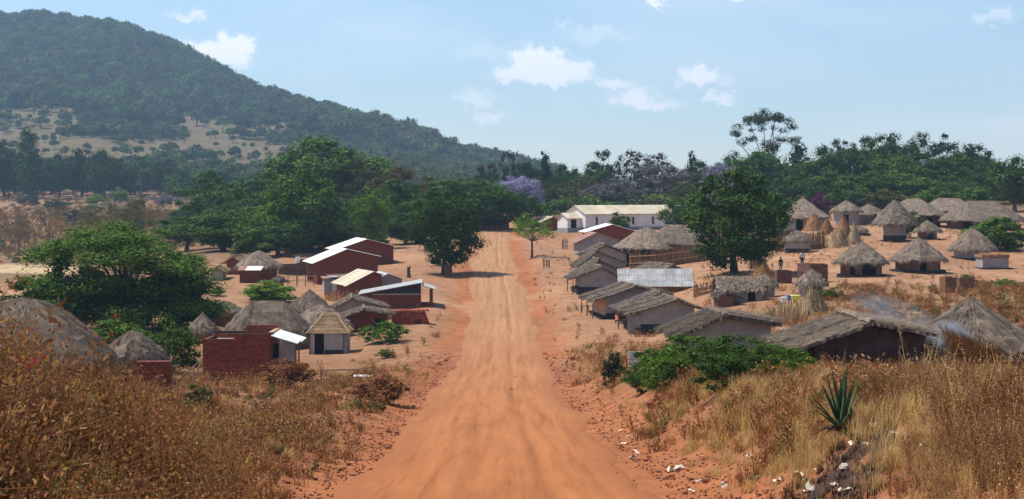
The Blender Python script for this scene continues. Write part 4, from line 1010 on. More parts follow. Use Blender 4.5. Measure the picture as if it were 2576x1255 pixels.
r, W, ap, hl, hr = gable(1464, 1560, 722, 682, 652, 174, 3.4, 'dark thatched roof directly behind the house joined to the whitish roof', rz=6, uap=1506, ol=1.0, orr=.5, of=.5, ob=.3, seed=8, mats=3)
r, W, ap, hl, hr = gable(1464, 1566, 700, 660, 629, 184, 3.6, 'sagging grey thatched roof in the middle of the stacked row right of the road', rz=6, uap=1502, ol=.8, orr=.5, of=.5, ob=.3, seed=9, mats=3)
r, W, ap, hl, hr = gable(1472, 1576, 676, 640, 614, 196, 4.4, 'thick brown thatched roof just before the reddish roofed house', rz=6, uap=1522, ol=.4, orr=.5, of=.5, ob=.3, seed=10, mats=3)
r, W, ap, hl, hr = gable(1457, 1556, 637, 606, 586, 224, 6, 'grey walled house with a rusty reddish sheet roof right of the road', rz=5, uap=1500, ol=.6, orr=.3, of=.3, ob=.3, roof='sheet', rmat=RUST, seed=11, name='sheet_roofed_house', vr=604)
r, W, ap, hl, hr = gable(1480, 1600, 618, 582, 565, 246, 6.5, 'dark brick house with bright white sheet roof below the church', rz=5, uap=1540, wall=BRICKWALL, ol=.6, orr=.3, of=.4, ob=.3, roof='sheet', seed=12, name='sheet_roofed_house')
# small thatched house behind the whitish roof
r, W, ap, hl, hr = gable(1652, 1728, 712, 684, 665, 170, 5, 'small thatched house peeping over the long whitish roof', rz=22, uap=1688, ol=.7, orr=.3, of=.5, ob=.3, seed=13, mats=3, rmat=THATCH)

# long shed with whitish weathered sheets
def whitish():
    loc = spot(1650, 748, 150); m = loc.y / FL
    root = thing('long_shed', 'long shed with weathered whitish sheet roof and reed wall', 'shed', loc, math.radians(1))
    W = 190 * m; H = lambda v: (HOR - v) * m - loc.z
    zt, zb = H(679), H(719)
    for row in range(3):
        for k in range(8):
            x0 = -W / 2 + W * k / 8; x1 = x0 + W / 8 + (.06 if k < 7 else 0)
            t0, t1 = row / 3, (row + 1) / 3 + .05
            up = .022 * (2 - row) + .012 * (k % 2)
            stp = .10 if k > 2 else 0.0; stp -= .05 if k > 5 else 0
            mb = MB(); ribs = np.linspace(x0, x1, 8)
            v = []
            for j, xx in enumerate(ribs):
                o = .02 * (j % 2)
                v += [[xx, 1.3 * (1 - t0), zt + (zb - zt) * t0 + up + o - stp * 0], [xx, 1.3 * (1 - t1), zt + (zb - zt) * t1 + up + o]]
            q = [[2 * j, 2 * j + 1, 2 * j + 3, 2 * j + 2] for j in range(7)]
            n = len(v); v += [[a, b, c - .03] for a, b, c in v]
            q += [[i + n for i in reversed(f)] for f in q] + [[2 * j + 1, n + 2 * j + 1, n + 2 * j + 3, 2 * j + 3] for j in range(7)]
            mb.add(v, q, None, NR.uniform(.4, .75)); mb.obj('roof_sheet', ZINCGREY, root)
    mb = MB(); mb.box(-W / 2 + .1, W / 2 - .1, .25, .4, -.5, zb + .2); mb.obj('reed_wall', REED, root)
    MB().box(-W / 2 + .004, -W / 2 + .18, .1, 1.6, -.5, zb + .25).obj('end_wall', WHITEW, root)
    MB().box(-W / 2 + .1, W / 2 - .1, 1.35, 1.5, -.5, zt - .05).obj('back_wall', MUD, root)
whitish()

# ---- church
def church():
    loc = spot(1473, 583, 271); m = loc.y / FL
    root = thing('church', 'long white church with cream roof and small porch at its left end', 'church', loc, math.radians(27))
    Wd, Ln, h = 6.4, 21.0, 2.95; ap = h + 1.25
    # local: x along the nave (to the right and away), y across, away from the road
    mb = MB(); T = .25
    wins = [(k, k + .42, 1.15, 2.4) for k in (1.9, 5.0, 8.8, 12.6)]
    wall_mb(mb, 0, Ln, 0, T, h, wins); wall_mb(mb, 0, Ln, Wd - T, Wd, h, wins)
    wall_mb(mb, 0, T, T, Wd - T, h, [(2.2, 4.2, -.1, 2.1)], 'y'); wall_mb(mb, Ln - T, Ln, T, Wd - T, h, (), 'y')
    for a, b in ((0, T), (Ln - T, Ln)):
        v = [[x, y, z] for x in (a, b) for (y, z) in ((0, h), (Wd, h), (Wd / 2, ap))]
        mb.add(v, [[0, 1, 4, 3], [1, 2, 5, 4], [2, 0, 3, 5]], [[0, 2, 1], [3, 4, 5]])
    mb.obj('wall', WHITEW, root)
    MB().box(-.02, Ln + .02, -.02, Wd + .02, -.6, .75).obj('grey_base_band', BANDGREY, root)
    for (a, b, z0, z1) in wins:
        w = MB().box(a, b, .12, .16, z0, z1).obj('window', DARK, root)
        MB().box(a + (b - a) / 2 - .02, a + (b - a) / 2 + .02, .09, .119, z0, z1).obj('window_bar', WOOD, w)
        MB().box(a - .05, b + .05, -.05, .11, z0 - .06, z0 - .003).obj('sill', BANDGREY, w)
    n = 24
    for s in (0, 1):
        for k in range(n):
            x0 = -.3 + (Ln + .6) * k / n; x1 = x0 + (Ln + .6) / n + .03; up = .012 * (k % 2) + NR.uniform(0, .01)
            y_e = -.4 if s == 0 else Wd + .4; z_e = h - .4 * (ap - h) / (Wd / 2) + .05
            v = []; rb = np.linspace(x0, x1, 7)
            for j, xx in enumerate(rb):
                o = .02 * (j % 2); v += [[xx, Wd / 2, ap + .06 + up + o], [xx, y_e, z_e + up + o]]
            q = [[2 * j, 2 * j + 1, 2 * j + 3, 2 * j + 2] for j in range(6)]; nn = len(v); v += [[a, b, c - .04] for a, b, c in v]
            q += [[i + nn for i in reversed(f)] for f in q] + [[2 * j + 1, nn + 2 * j + 1, nn + 2 * j + 3, 2 * j + 3] for j in range(6)] + [[0, nn, nn + 1, 1]]
            MB().add(v, q, None, NR.uniform(.4, .62)).obj('roof_sheet', ZINCTAN, root)
    # porch
    pw, pl, ph = 3.4, 2.5, 2.25; y0 = Wd / 2 - pw / 2; pa = ph + .75
    mb = MB()
    wall_mb(mb, -pl, -pl + T, y0, y0 + pw, ph, (), 'y'); wall_mb(mb, -pl + T, -.003, y0, y0 + T, ph, [(-1.9, -.8, -.1, 2.0)]); wall_mb(mb, -pl + T, -.003, y0 + pw - T, y0 + pw, ph)
    v = [[x, y, z] for x in (-pl, -pl + T) for (y, z) in ((y0, ph), (y0 + pw, ph), (y0 + pw / 2, pa))]
    mb.add(v, [[0, 1, 4, 3], [1, 2, 5, 4], [2, 0, 3, 5]], [[0, 2, 1], [3, 4, 5]]); mb.obj('porch_wall', WHITEW, root)
    MB().box(-pl - .02, -.03, y0 - .02, y0 + pw + .02, -.6, .6).obj('grey_base_band', BANDGREY, root)
    MB().box(-1.88, -.82, y0 + .10, y0 + .16, .61, 1.98).obj('door', DARK, root)
    for s in (0, 1):
        for k in range(3):
            x0 = -pl - .25 + (pl + .24) * k / 3; x1 = x0 + (pl + .24) / 3; ye = y0 - .3 if s == 0 else y0 + pw + .3; ze = ph - .3 * .75 / (pw / 2) + .05
            v = [[x0, y0 + pw / 2, pa + .05], [x0, ye, ze], [x1, ye, ze], [x1, y0 + pw / 2, pa + .05]]; v += [[a, b, c - .05] for a, b, c in v]
            MB().add(v, [[0, 1, 2, 3], [7, 6, 5, 4], [0, 4, 5, 1], [1, 5, 6, 2], [2, 6, 7, 3], [3, 7, 4, 0]], None, .5).obj('porch_roof_sheet', ZINCTAN, root)
church()
def outhouse():
    loc = spot(1645, 572, 255)
    root = thing('outhouse', 'small white outhouse with dark doorway in front of the church', 'outhouse', loc, math.radians(28))
    mb = MB(); W, h = 2.1, 2.0
    wall_mb(mb, -W / 2, W / 2, 0, .15, h, [(-.2, .35, -.1, 1.75)]); wall_mb(mb, -W / 2, W / 2, 1.85, 2, h); wall_mb(mb, -W / 2, -W / 2 + .15, .15, 1.85, h, (), 'y'); wall_mb(mb, W / 2 - .15, W / 2, .15, 1.85, h, (), 'y')
    mb.obj('wall', WHITEW, root)
    MB().box(-.2, .35, .13, .16, 0, 1.75).obj('doorway', DARK, root)
    mb = MB(); a = np.linspace(0, math.pi, 9)
    mb.prism([(1.12 * math.cos(t), h + .003 + .28 * math.sin(t)) for t in a], -.08, 2.08); mb.obj('roof', WHITEW, root)
outhouse()

# ---- round huts
def thatch_cone(mb, R, ze, za, rng, p=1.0, ax=0.0, ay=0.0, sx=1.0, sy=1.0, n=44, m=10, rough=.075, hang=.25, th=.16, straw=500, c=.5, lean=0.0, sw=.03):
    T = np.linspace(0, 1, m) ** .85; A = np.linspace(0, 2 * math.pi, n, endpoint=False)
    tt, aa = np.meshgrid(T, A)
    lob = 1 + .05 * np.sin(3 * aa + rng.random() * 6) + .04 * np.sin(7 * aa + rng.random() * 6)
    ex = np.clip(np.cos(aa) * 9, -1, 1) * ax * (1 - 0 * tt); ey = np.clip(np.sin(aa) * 9, -1, 1) * ay
    rr = R * tt * lob + rng.normal(size=tt.shape) * .03 * tt
    X = ex + rr * np.cos(aa) * sx + lean * (1 - tt); Yv = ey + rr * np.sin(aa) * sy
    Z = za - (za - ze) * tt ** p + rng.normal(size=tt.shape) * rough * (.3 + .7 * tt) - hang * .5 * (tt > .99) * rng.random(tt.shape)
    up = np.stack([X, Yv, Z + th], -1).reshape(-1, 3); dn = np.stack([X * .99, Yv * .99, Z], -1).reshape(-1, 3)
    N = n * m; q = []
    for i in range(n):
        j = (i + 1) % n
        for k in range(m - 1): q.append([i * m + k, i * m + k + 1, j * m + k + 1, j * m + k])
    q = np.array(q); q2 = q[:, ::-1] + N
    e = [[i * m + m - 1, N + i * m + m - 1, N + ((i + 1) % n) * m + m - 1, ((i + 1) % n) * m + m - 1] for i in range(n)]
    e2 = []
    if ax or ay:      # close the ridge line
        e2 = [[0, m * (n // 4) , m * (n // 2), m * (3 * n // 4)]]
    V = np.concatenate([up, dn]); mb.add(V, np.concatenate([q, q2, np.array(e)]), None, np.clip(c + rng.normal(size=2 * N) * .13, 0, 1))
    if ax or ay:
        rx_, ry_ = max(ax, .05), max(ay, .05)
        mb.box(-rx_ + lean, rx_ + lean, -ry_, ry_, za - .1, za + th + .01, c)
    # hanging fringe and loose straws
    k = straw; a = rng.uniform(0, 2 * math.pi, k); t = np.where(rng.random(k) < .45, 1.0, rng.random(k) ** .6)
    ca, sa = np.cos(a), np.sin(a)
    lobk = R * t
    bx = np.clip(ca * 9, -1, 1) * ax + lobk * ca * sx + lean * (1 - t); by = np.clip(sa * 9, -1, 1) * ay + lobk * sa * sy
    bz = za - (za - ze) * t ** p + th + .015
    sl = -(za - ze) * p * np.maximum(t, .15) ** (p - 1) / R
    d = np.stack([ca * sx, sa * sy, sl], 1); d /= np.linalg.norm(d, axis=1, keepdims=True)
    b0 = np.stack([bx, by, bz], 1) - d * .15; ln = (.22 + .3 * rng.random(k))[:, None] * np.where(t > .99, 1.1, 1.0)[:, None]
    dd = d + rng.normal(size=(k, 3)) * .12; dd[:, 2] -= np.where(t > .99, .4, 0)
    tip = b0 + dd * ln * 1.3; side = np.stack([-sa, ca, np.zeros(k)], 1) * sw
    mb.add(np.stack([b0 - side, b0 + side, tip], 1).reshape(-1, 3), None, np.arange(3 * k).reshape(-1, 3), np.repeat(np.clip(rng.normal(.5, .3, k), 0, 1), 3))
def ring_wall(mb, r, z0, z1, door=None, n=40, T=.15, sx=1., sy=1., dh=1.7, c=.5):
    for i in range(n):
        a0, a1 = 2 * math.pi * i / n, 2 * math.pi * (i + 1) / n
        mid = math.degrees((a0 + a1) / 2) % 360
        zb = z0
        if door is not None and any(abs((mid - d + 180) % 360 - 180) < w for d, w in door): zb = dh
        if zb >= z1: continue
        v = []
        for rr in (r - T, r):
            for a in (a0, a1):
                for z in (zb, z1): v.append([rr * math.cos(a) * sx, rr * math.sin(a) * sy, z])
        mb.add(v, [[4, 6, 7, 5], [2, 0, 1, 3], [1, 5, 7, 3], [0, 2, 6, 4], [0, 4, 5, 1], [2, 3, 7, 6]], None, c)
def hut(u, va, vb, roofw, wallw, veave, Y, label, wall=PLASTER, rmat=THATCH, p=1.0, name='round_hut', cat='hut', door=((255, 12),), plin=None, seed=1, rz=0, ax=0, ay=0, sx=1, sy=1, group=None, wh=None, straw=520, wx=0, bandh=None, uw=None, lean=0, hang=.25, plmat=None, dh=1.5):
    rng = np.random.default_rng(seed)
    loc = spot(u, vb, Y); m = loc.y / FL; H = lambda v: (HOR - v) * m - loc.z
    R = roofw * m / 2; r = wallw * m / 2
    yc = r; loc = Vector((loc.x, loc.y + yc * .9, hz(loc.x, loc.y + yc * .9)))
    dz = ((HOR - vb) * m) - loc.z                       # keep the front foot where it stands
    root = thing(name, label, cat, loc, math.radians(rz), group)
    za = H(va) + dz + (yc / (loc.y)) * 0; ze = H(veave) + dz
    mb = MB(); ring_wall(mb, r - ax * .55, -.6, ze + .1, door, sx=(sx if not wx else wx) * (1 + ax / r * .9), sy=sy, dh=dh)
    mb.obj('wall', wall, root)
    MB().tube([[0, 0, -.3], [0, 0, ze - .05]], (r - ax * .55) * min(sx, sy) * .8, 16).obj('interior_shade_fill', DARK, root)  # solid core whose black colour stands for the unlit room
    mb = MB(); thatch_cone(mb, R - (ax if sx == 1 else 0), ze, za, rng, p, ax, ay, sx, sy, straw=int(straw * (1.6 if Y < 125 else 1)), lean=lean, hang=hang, sw=.03 if Y > 125 else .014); mb.obj('roof', rmat, root)
    if plin: MB().tube([[0, 0, -.6], [0, 0, plin[1]]], [r + plin[0]] * 2, 36).obj('plinth', plmat or BANDBLACK, root)
    if bandh:
        mb = MB(); ring_wall(mb, r + .015, -.5, bandh, None, T=.1); mb.obj('painted_band', BANDBLACK, root)
    return root
hut(2176, 612, 696, 140, 104, 663, 151, 'round hut with shaggy dome thatch and deep black doorway, left of the near pair', wall=MUD, p=1.18, door=((285, 22), (235, 10)), plin=(.35, .12), seed=21, dh=1.3)
h2 = hut(2321, 598, 688, 146, 112, 656, 155, 'round hut with pointed thatch and two pale wall panels, right of the near pair', wall=MUD, p=1.03, door=((270, 7),), plin=(.55, .22), seed=22, dh=1.3)
hut(2458, 577, 655, 122, 92, 630, 183, 'dome thatched round hut behind the pale unroofed granary', wall=PLASTER, p=1.35, door=((300, 14),), plin=(.35, .2), seed=23)
hut(2045, 683, 744, 82, 62, 718, 127, 'smallest lone round hut with lopsided thatch, beside the mud brick enclosure', wall=PLASTER, p=1.15, door=((300, 30),), seed=24, lean=.05)
hut(1928, 694, 748, 66, 48, 722, 130, 'small round hut joined to the low thatched shed', wall=PLASTER, p=1.1, door=None, seed=25)
hut(2010, 582, 635, 78, 62, 607, 190, 'squat round granary with bell shaped thatch beside the straw stacks', wall=PLASTER, p=1.2, door=None, seed=26, bandh=.4)
hut(2029, 498, 578, 142, 118, 549, 232, 'widest pointed round hut, just right of the large shade tree', wall=PLASTER, p=.95, door=((250, 8),), seed=27)
hut(1970, 562, 610, 60, 40, 582, 205, 'low thatched hut half hidden by the right edge of the large shade tree', wall=MUD, p=1.1, door=None, seed=28, rmat=THATCH_OLD)
hut(2135, 505, 566, 84, 64, 532, 246, 'small hut with white painted wall edge beside the bougainvillea', wall=PLASTER, p=1.05, door=((255, 14),), seed=29, rmat=THATCH)
hut(2190, 514, 563, 92, 56, 540, 250, 'small hut with spreading flat thatch behind the earth bank', wall=PLASTER, p=.9, door=((290, 12),), seed=30, sx=1.1)
hut(2165, 572, 592, 46, 44, 580, 222, 'low mud platform hut on a black plinth left of the tall granary', wall=PLASTER, p=1.3, door=None, seed=31, plin=(.35, .2))
hut(2256, 505, 608, 118, 56, 566, 207, 'tall granary with steep thatch on a white stone base', wall=PLASTER, p=1.2, door=None, seed=32, rz=0, plin=(.02, .35), bandh=.75, rmat=THATCH_OLD)
hut(2338, 556, 602, 72, 48, 583, 208, 'small round store with ragged thatch behind the near pair of huts', wall=MUD, p=1.05, door=((280, 16),), seed=33, rmat=THATCH)
hut(2312, 500, 572, 170, 128, 541, 242, 'wide hip thatched hut on the far terrace, left of the straw topped roof', wall=MUD, p=1.0, door=((300, 10),), seed=34, ax=.8)
hut(2275, 510, 573, 120, 80, 545, 235, 'leftmost far terrace hut, pale streaked thatch beside the tall granary', wall=MUD, p=1.0, door=None, seed=134, rmat=THATCH)
hut(2400, 500, 560, 170, 120, 532, 262, 'rear thatched hut topped with a patch of fresh orange straw', wall=MUD, p=1.0, door=None, seed=35, ax=1.5)
hut(2490, 504, 580, 225, 165, 553, 236, 'broadest far hut with long hip thatch at the right edge', wall=MUD, p=1.0, door=((235, 8),), seed=36, ax=1.8)
rs = at(2402, 258); z0 = (HOR - 515) / FL * 258
t = MB(); NRs = np.random.default_rng(4)
for k in range(26): t.cards([[NRs.normal() * 1.1, NRs.normal() * .3, NRs.normal() * .25]] * 30 + NRs.normal(size=(30, 3)) * .25, NRs.normal(size=(30, 3)) + [0, -1, 1], .45, .25, NRs.random(30), NRs)
t.box(-1.6, 1.6, -.3, .4, -.6, .15, .5)
tag(t.obj('straw_bundle', STRAW, None, loc=(rs.x, rs.y, z0)), 'bundle of fresh orange straw lying on top of the rear thatched roof', 'straw bundle')
# pale unroofed granary with straw on top
def pale_granary():
    loc = spot(2505, 676, 173); m = loc.y / FL
    root = thing('granary', 'pale square walled granary topped with orange straw at right', 'granary', loc, math.radians(3))
    W = 2.7; h = 1.15
    plinth(root, W, 2.2, .25, .12); MB().box(-W / 2, W / 2, 0, 2.2, .123, h).obj('wall', PLASTER, root)
    mb = MB(); slope_slab(mb, (-W / 2 - .15, h + .02), (W / 2 + .15, h + .04), -.2, 2.3, .22, 10, 8, NR, .09, 0, .12)
    straws(mb, (-W / 2, h + .3), (W / 2, h + .3), -.2, 2.3, 300, NR, .5, .03, .3); mb.obj('straw_top', STRAW, root)
pale_granary()
# large hipped thatches
def hip(u, va, vb, w, Y, L, label, rmat=THATCH, wall=MUD, p=1.0, ax=0, ay=.8, seed=1, veave=None, sx=1, name='thatched_house', lean=0, wf=.78, cat='house', rz=0, straw=900):
    return hut(u, va, vb, w, w * wf, veave, Y, label, wall=wall, rmat=rmat, p=p, name=name, cat=cat, ax=ax, ay=ay, seed=seed, sx=sx, straw=straw, lean=lean, rz=rz, door=((262, 7),))
hut(2470, 770, 940, 330, 235, 896, 70, 'nearest hut at right edge, broad smooth grey pyramid thatch behind dry brush', wall=MUD, rmat=THATCH, p=1.0, seed=40, door=None, straw=2600, sx=1.12)
hut(1630, 571, 662, 165, 120, 626, 203, 'broad round hut with shaggy thatch inside the reed fence', wall=MUD, p=1.1, seed=41, door=((265, 10),))
hut(1735, 569, 655, 190, 150, 618, 214, 'long hipped thatch in the reed compound, running behind the large shade tree', wall=MUD, p=1.25, seed=42, door=None, ax=2.4, rmat=THATCH)
# left group
hut(10, 790, 1000, 470, 380, 940, 60, 'great smooth thatched dome at the left edge behind the weeds', wall=MUD, rmat=THATCH, p=1.75, seed=43, door=None, straw=3500)
hut(322, 848, 962, 162, 120, 908, 86, 'low round thatched roof between the great dome and the brick stack', wall=MUD, p=1.4, seed=44, door=None, straw=900)
hut(662, 768, 888, 262, 220, 866, 117, 'large long thatched dome right behind the unfinished brick house', wall=PLASTER, p=1.35, seed=45, door=((300, 6),), ax=1.0, straw=2200, bandh=.2)
hut(506, 793, 862, 80, 50, 836, 122, 'small pointed thatch left of the large long dome', wall=MUD, p=1.0, seed=46, door=None)
hut(560, 765, 820, 110, 80, 790, 141, 'low pale thatched roof beyond the small pointed thatch', wall=MUD, p=1.1, seed=146, door=None)
hut(775, 734, 800, 120, 84, 785, 139, 'pointed grey thatch behind the pole roofed hut', wall=MUD, p=1.05, seed=47, door=None)
hut(800, 772, 845, 160, 110, 822, 126, 'dome thatch joined behind the roof of bare poles', wall=MUD, p=1.3, seed=48, door=None)
hut(645, 633, 704, 120, 92, 673, 186, 'round brick walled hut with pointed brown thatch at left, small lidded shed before it', wall=BRICKWALL, p=1.12, seed=49, door=((250, 12),), rmat=THATCH)
hut(700, 697, 722, 34, 24, 706, 172, 'tiny round thatched coop beside the clothes poles', wall=MUD, p=1.2, seed=50, door=None, name='coop', cat='coop', straw=200)
# ------------------------------------------------------------- left-hand houses
r, W, ap, hl, hr = gable(850, 991, 668, 625, 602, 213, 7.5, 'rear red brick house with white sheet roof, left of the round shade tree', rz=15, uap=922, wall=BRICKWALL, ol=.5, orr=.4, of=.4, ob=.3, roof='sheet', vl=626, vr=619, seed=61, name='brick_house')
r, W, ap, hl, hr = gable(797, 952, 712, 655, 627, 188, 6.5, 'front red brick house with white sheet roof and sunlit left wall', rz=16, uap=872, wall=BRICKWALL, ol=.6, orr=.3, of=.45, ob=.3, roof='sheet', vl=657, vr=645, seed=62, name='brick_house')
MB().box(-W / 2 - 1.0, -W / 2 - .2, .5, .62, .2, 1.1).obj('side_wall_patch', BRICKWALL, r)
def can():
    loc = at(749, 187); m = 187 / FL
    r = thing('water_can', 'white can set upside down on a pole left of the white roofed brick house', 'can', loc)
    z = (HOR - 660) * m - loc.z
    post(r, 0, 0, -.3, z, .05); MB().tube([[0, 0, z], [0, 0, z + .62]], .24, 14).obj('can', WHITEW, r)
can()
r, W, ap, hl, hr = gable(880, 962, 748, 708, 684, 167, 5.5, 'brick house with cream sheet roof in the middle of the left cluster', rz=20, uap=938, wall=BRICKWALL, ol=.55, orr=.4, of=.45, ob=.3, roof='sheet', rmat=ZINCTAN, vl=712, vr=692, seed=63, name='brick_house')
r, W, ap, hl, hr = gable(925, 1012, 742, 706, 689, 172, 5, 'house with low grey roof between the cream roof and the porch house', rz=14, uap=975, wall=PLASTER, ol=.6, orr=.4, of=.4, ob=.3, roof='sheet', rmat=ZINCGREY, vl=712, vr=702, seed=64, name='sheet_roofed_house')
def pale_flat():
    loc = spot(858, 740, 173); m = loc.y / FL; H = lambda v: (HOR - v) * m - loc.z
    root = thing('flat_roofed_house', 'pale plastered flat roofed house with bright white door', 'house', loc, math.radians(9))
    W, L, h = 84 * m, 4.2, H(702)
    mb = MB(); wall_mb(mb, -W / 2, W / 2, 0, .2, h, [(-.9, -.1, -.1, 1.45)]); wall_mb(mb, -W / 2, W / 2, L - .2, L, h); wall_mb(mb, -W / 2, -W / 2 + .2, .2, L - .2, h, (), 'y'); wall_mb(mb, W / 2 - .2, W / 2, .2, L - .2, h, (), 'y')
    mb.obj('wall', PLASTER, root)
    d = MB().box(-.9, -.1, .02, .07, -.05, 1.45).obj('door', WHITEW, root)
    for k in range(3): MB().box(-.9 + .03, -.13, -.01, .019, .3 + k * .45, .36 + k * .45).obj('door_batten', BANDGREY, d)
    for k in range(5):       # loose sheets stepped across the flat roof
        x0 = -W / 2 - .2 + k * W / 5; up = .05 + .06 * (k % 2) + .05 * k
        MB().box(x0, x0 + W / 5 + .25, -.3 + .2 * (k % 3), L + .2, h + up, h + up + .05, NR.uniform(.3, .8)).obj('roof_sheet', ZINCGREY if k % 2 else RUST, root)
    for k in range(4): MB().tube([[-W / 2 + .3 + k * .8, -.35 + .3 * k, h + .42], [-W / 2 + 1.9 + k * .8, -.25 + .5 * k, h + .48]], .06, 6).obj('roof_pole', WOODPALE, root)
    for k in range(3): MB().box(-W / 2 + .2 + k * .9, -W / 2 + .6 + k * .9, .2 + k * .6, .55 + k * .6, h + .36, h + .5).obj('roof_stone', MUD, root)
pale_flat()
def porch_house():
    loc = spot(998, 777, 154); m = loc.y / FL; H = lambda v: (HOR - v) * m - loc.z
    root = thing('brick_house', 'brick house with slanting dark roof and pillared porch facing the road', 'house', loc, math.radians(3))
    W, L = 122 * m, 5.0; hb = H(742); hL, hR = H(732), H(712)
    mb = MB(); wall_mb(mb, -W / 2, W / 2, 0, .2, hb); wall_mb(mb, -W / 2, W / 2, L - .2, L, hb); wall_mb(mb, -W / 2, -W / 2 + .2, .2, L - .2, hb, (), 'y'); wall_mb(mb, W / 2 - .2, W / 2, .2, L - .2, hb, [(1.5, 2.4, -.1, 1.3)], 'y')
    mb.obj('wall', BRICKWALL, root)
    MB().prism([(-W / 2, hb + .003), (W / 2, hb + .003), (W / 2, hb + .15), (-W / 2, hb + .12)], 0, .2).obj('pale_wall_band', PLASTER, root)
    MB().prism([(-W / 2, hb + .153), (W / 2, hb + .153), (W / 2, hR), (-W / 2, hL)], .05, .2).obj('gable_shade_panel', BANDBLACK, root)  # black panel standing in for the shade under the roof overhang
    sl = (hR - hL) / W
    for k in range(6):
        y0 = -.35 + k * (L + .7) / 6; up = .015 * (k % 2)
        v = [[-W / 2 - 1.3, y0, hL - 1.3 * sl + .06 + up - .1], [W / 2 + .1, y0, hR + .1 * sl + .06 + up], [W / 2 + .1, y0 + (L + .7) / 6 + .04, hR + .1 * sl + .06 + up], [-W / 2 - 1.3, y0 + (L + .7) / 6 + .04, hL - 1.3 * sl + .06 + up - .1]]
        v += [[a, b, c - .06] for a, b, c in v]
        MB().add(v, [[0, 1, 2, 3], [7, 6, 5, 4], [0, 4, 5, 1], [1, 5, 6, 2], [2, 6, 7, 3], [3, 7, 4, 0]], None, NR.uniform(.3, .7)).obj('roof_sheet', ZINCGREY, root)
    # porch at the right
    pz = H(727)
    v = [[W / 2 + .11, -.2, pz + .35], [W / 2 + 1.35, -.2, pz - .02], [W / 2 + 1.35, L, pz - .02], [W / 2 + .11, L, pz + .35]]; v += [[a, b, c - .06] for a, b, c in v]
    MB().add(v, [[0, 1, 2, 3], [7, 6, 5, 4], [0, 4, 5, 1], [1, 5, 6, 2], [2, 6, 7, 3], [3, 7, 4, 0]], None, .4).obj('porch_roof', ZINCGREY, root)
    MB().box(W / 2 + .003, W / 2 + 1.15, 0, L, -.5, .32).obj('porch_floor', BRICKWALL, root)
    for k in range(3): MB().box(W / 2 + .8, W / 2 + 1.1, .05 + k * 2.2, .35 + k * 2.2, .323, pz - .03).obj('pillar', BRICKWALL, root)
    MB().box(W / 2 - .02, W / 2 + .001, 1.5, 2.4, -.05, 1.3).obj('door', DARK, root)
    plinth(root, W, L, .25, .1, MUD)
porch_house()
r, W, ap, hl, hr = gable(842, 955, 803, 775, 748, 141, 4.5, 'thatched gable house with grey wall behind the pole roofed hut', rz=6, uap=885, wall=PLASTER, ol=.9, orr=.6, of=.5, ob=.3, vl=776, vr=772, seed=65, rmat=THATCH)
r, W, ap, hl, hr = gable(866, 975, 832, 798, 776, 132, 3.5, 'low thatched brick house with dark opening beside the brick pile', rz=6, uap=916, wall=BRICKWALL, ol=.5, orr=.4, of=.55, ob=.3, vl=800, vr=792, seed=66, rmat=THATCH, mats=3, holes_f=[(.7, 1.45, .1, 1.0)])
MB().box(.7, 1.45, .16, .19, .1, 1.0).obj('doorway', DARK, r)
r, W, ap, hl, hr = gable(530, 560, 706, 682, 670, 184, 4, 'small grey thatched hut under the branches of the spreading tree', rz=4, wall=PLASTER, ol=.3, orr=.4, of=.4, ob=.3, seed=67, mats=2, rmat=THATCH_TAN)
r, W, ap, hl, hr = gable(566, 614, 690, 660, 642, 198, 5, 'shaded red brick thatched house behind the pointed brown thatch', rz=-25, wall=BRICKWALL, ol=.4, orr=.5, of=.4, ob=.3, seed=68, mats=3, rmat=THATCH_TAN)
def lidded_shed():
    loc = spot(627, 711, 180); m = loc.y / FL; H = lambda v: (HOR - v) * m - loc.z
    root = thing('brick_shed', 'small red brick shed with a white and rust lid, before the pointed brown thatch', 'shed', loc, math.radians(3))
    W, h = 48 * m, H(680)
    MB().box(-W / 2, W / 2, 0, 1.7, -.5, h).obj('wall', BRICKWALL, root)
    for k, mt in enumerate((RUST, ZINC, ZINC)):
        x0 = -W / 2 - .25 + k * (W + .5) / 3; x1 = x0 + (W + .5) / 3
        v = [[x0, -.2, h + .03], [x1, -.2, h + .03], [x1 + .1, 1.9, h + .38], [x0 + .1, 1.9, h + .38]]; v += [[a, b, c - .05 + .0] for a, b, c in v]
        MB().add(v, [[0, 1, 2, 3], [7, 6, 5, 4], [0, 4, 5, 1], [1, 5, 6, 2], [2, 6, 7, 3], [3, 7, 4, 0]], None, .6).obj('roof_sheet', mt, root)
lidded_shed()
def pole_fence():
    a, b = at(702, 178), at(790, 182)
    root = thing('pole_fence', 'thin drying rails on posts between round brick hut and white roofed house', 'fence', a)
    d = b - a
    for k in range(5):
        p = d * (k / 4.); MB().tube([[p.x, p.y, -.4], [p.x, p.y, 1.25]], .05, 5).obj('post', WOOD, root)
    for z in (.65, 1.1): MB().tube([[0, 0, z], [d.x / 2, d.y / 2, z + .04 + d.z / 2], [d.x, d.y, z + d.z]], .035, 5).obj('rail', WOODPALE, root)
pole_fence()
def mud_wall():
    a, b = at(700, 196), at(772, 199); d = b - a
    root = tag(MB().box(0, d.length, -.15, .15, -.5, 1.2).box(d.length * .7, d.length, -.2, .2, 1.203, 1.7).obj('mud_wall', MUD, None, loc=a), 'low broken mud wall behind the drying rails at left', 'wall')
    root.rotation_euler = (0, 0, math.atan2(d.y, d.x))
mud_wall()

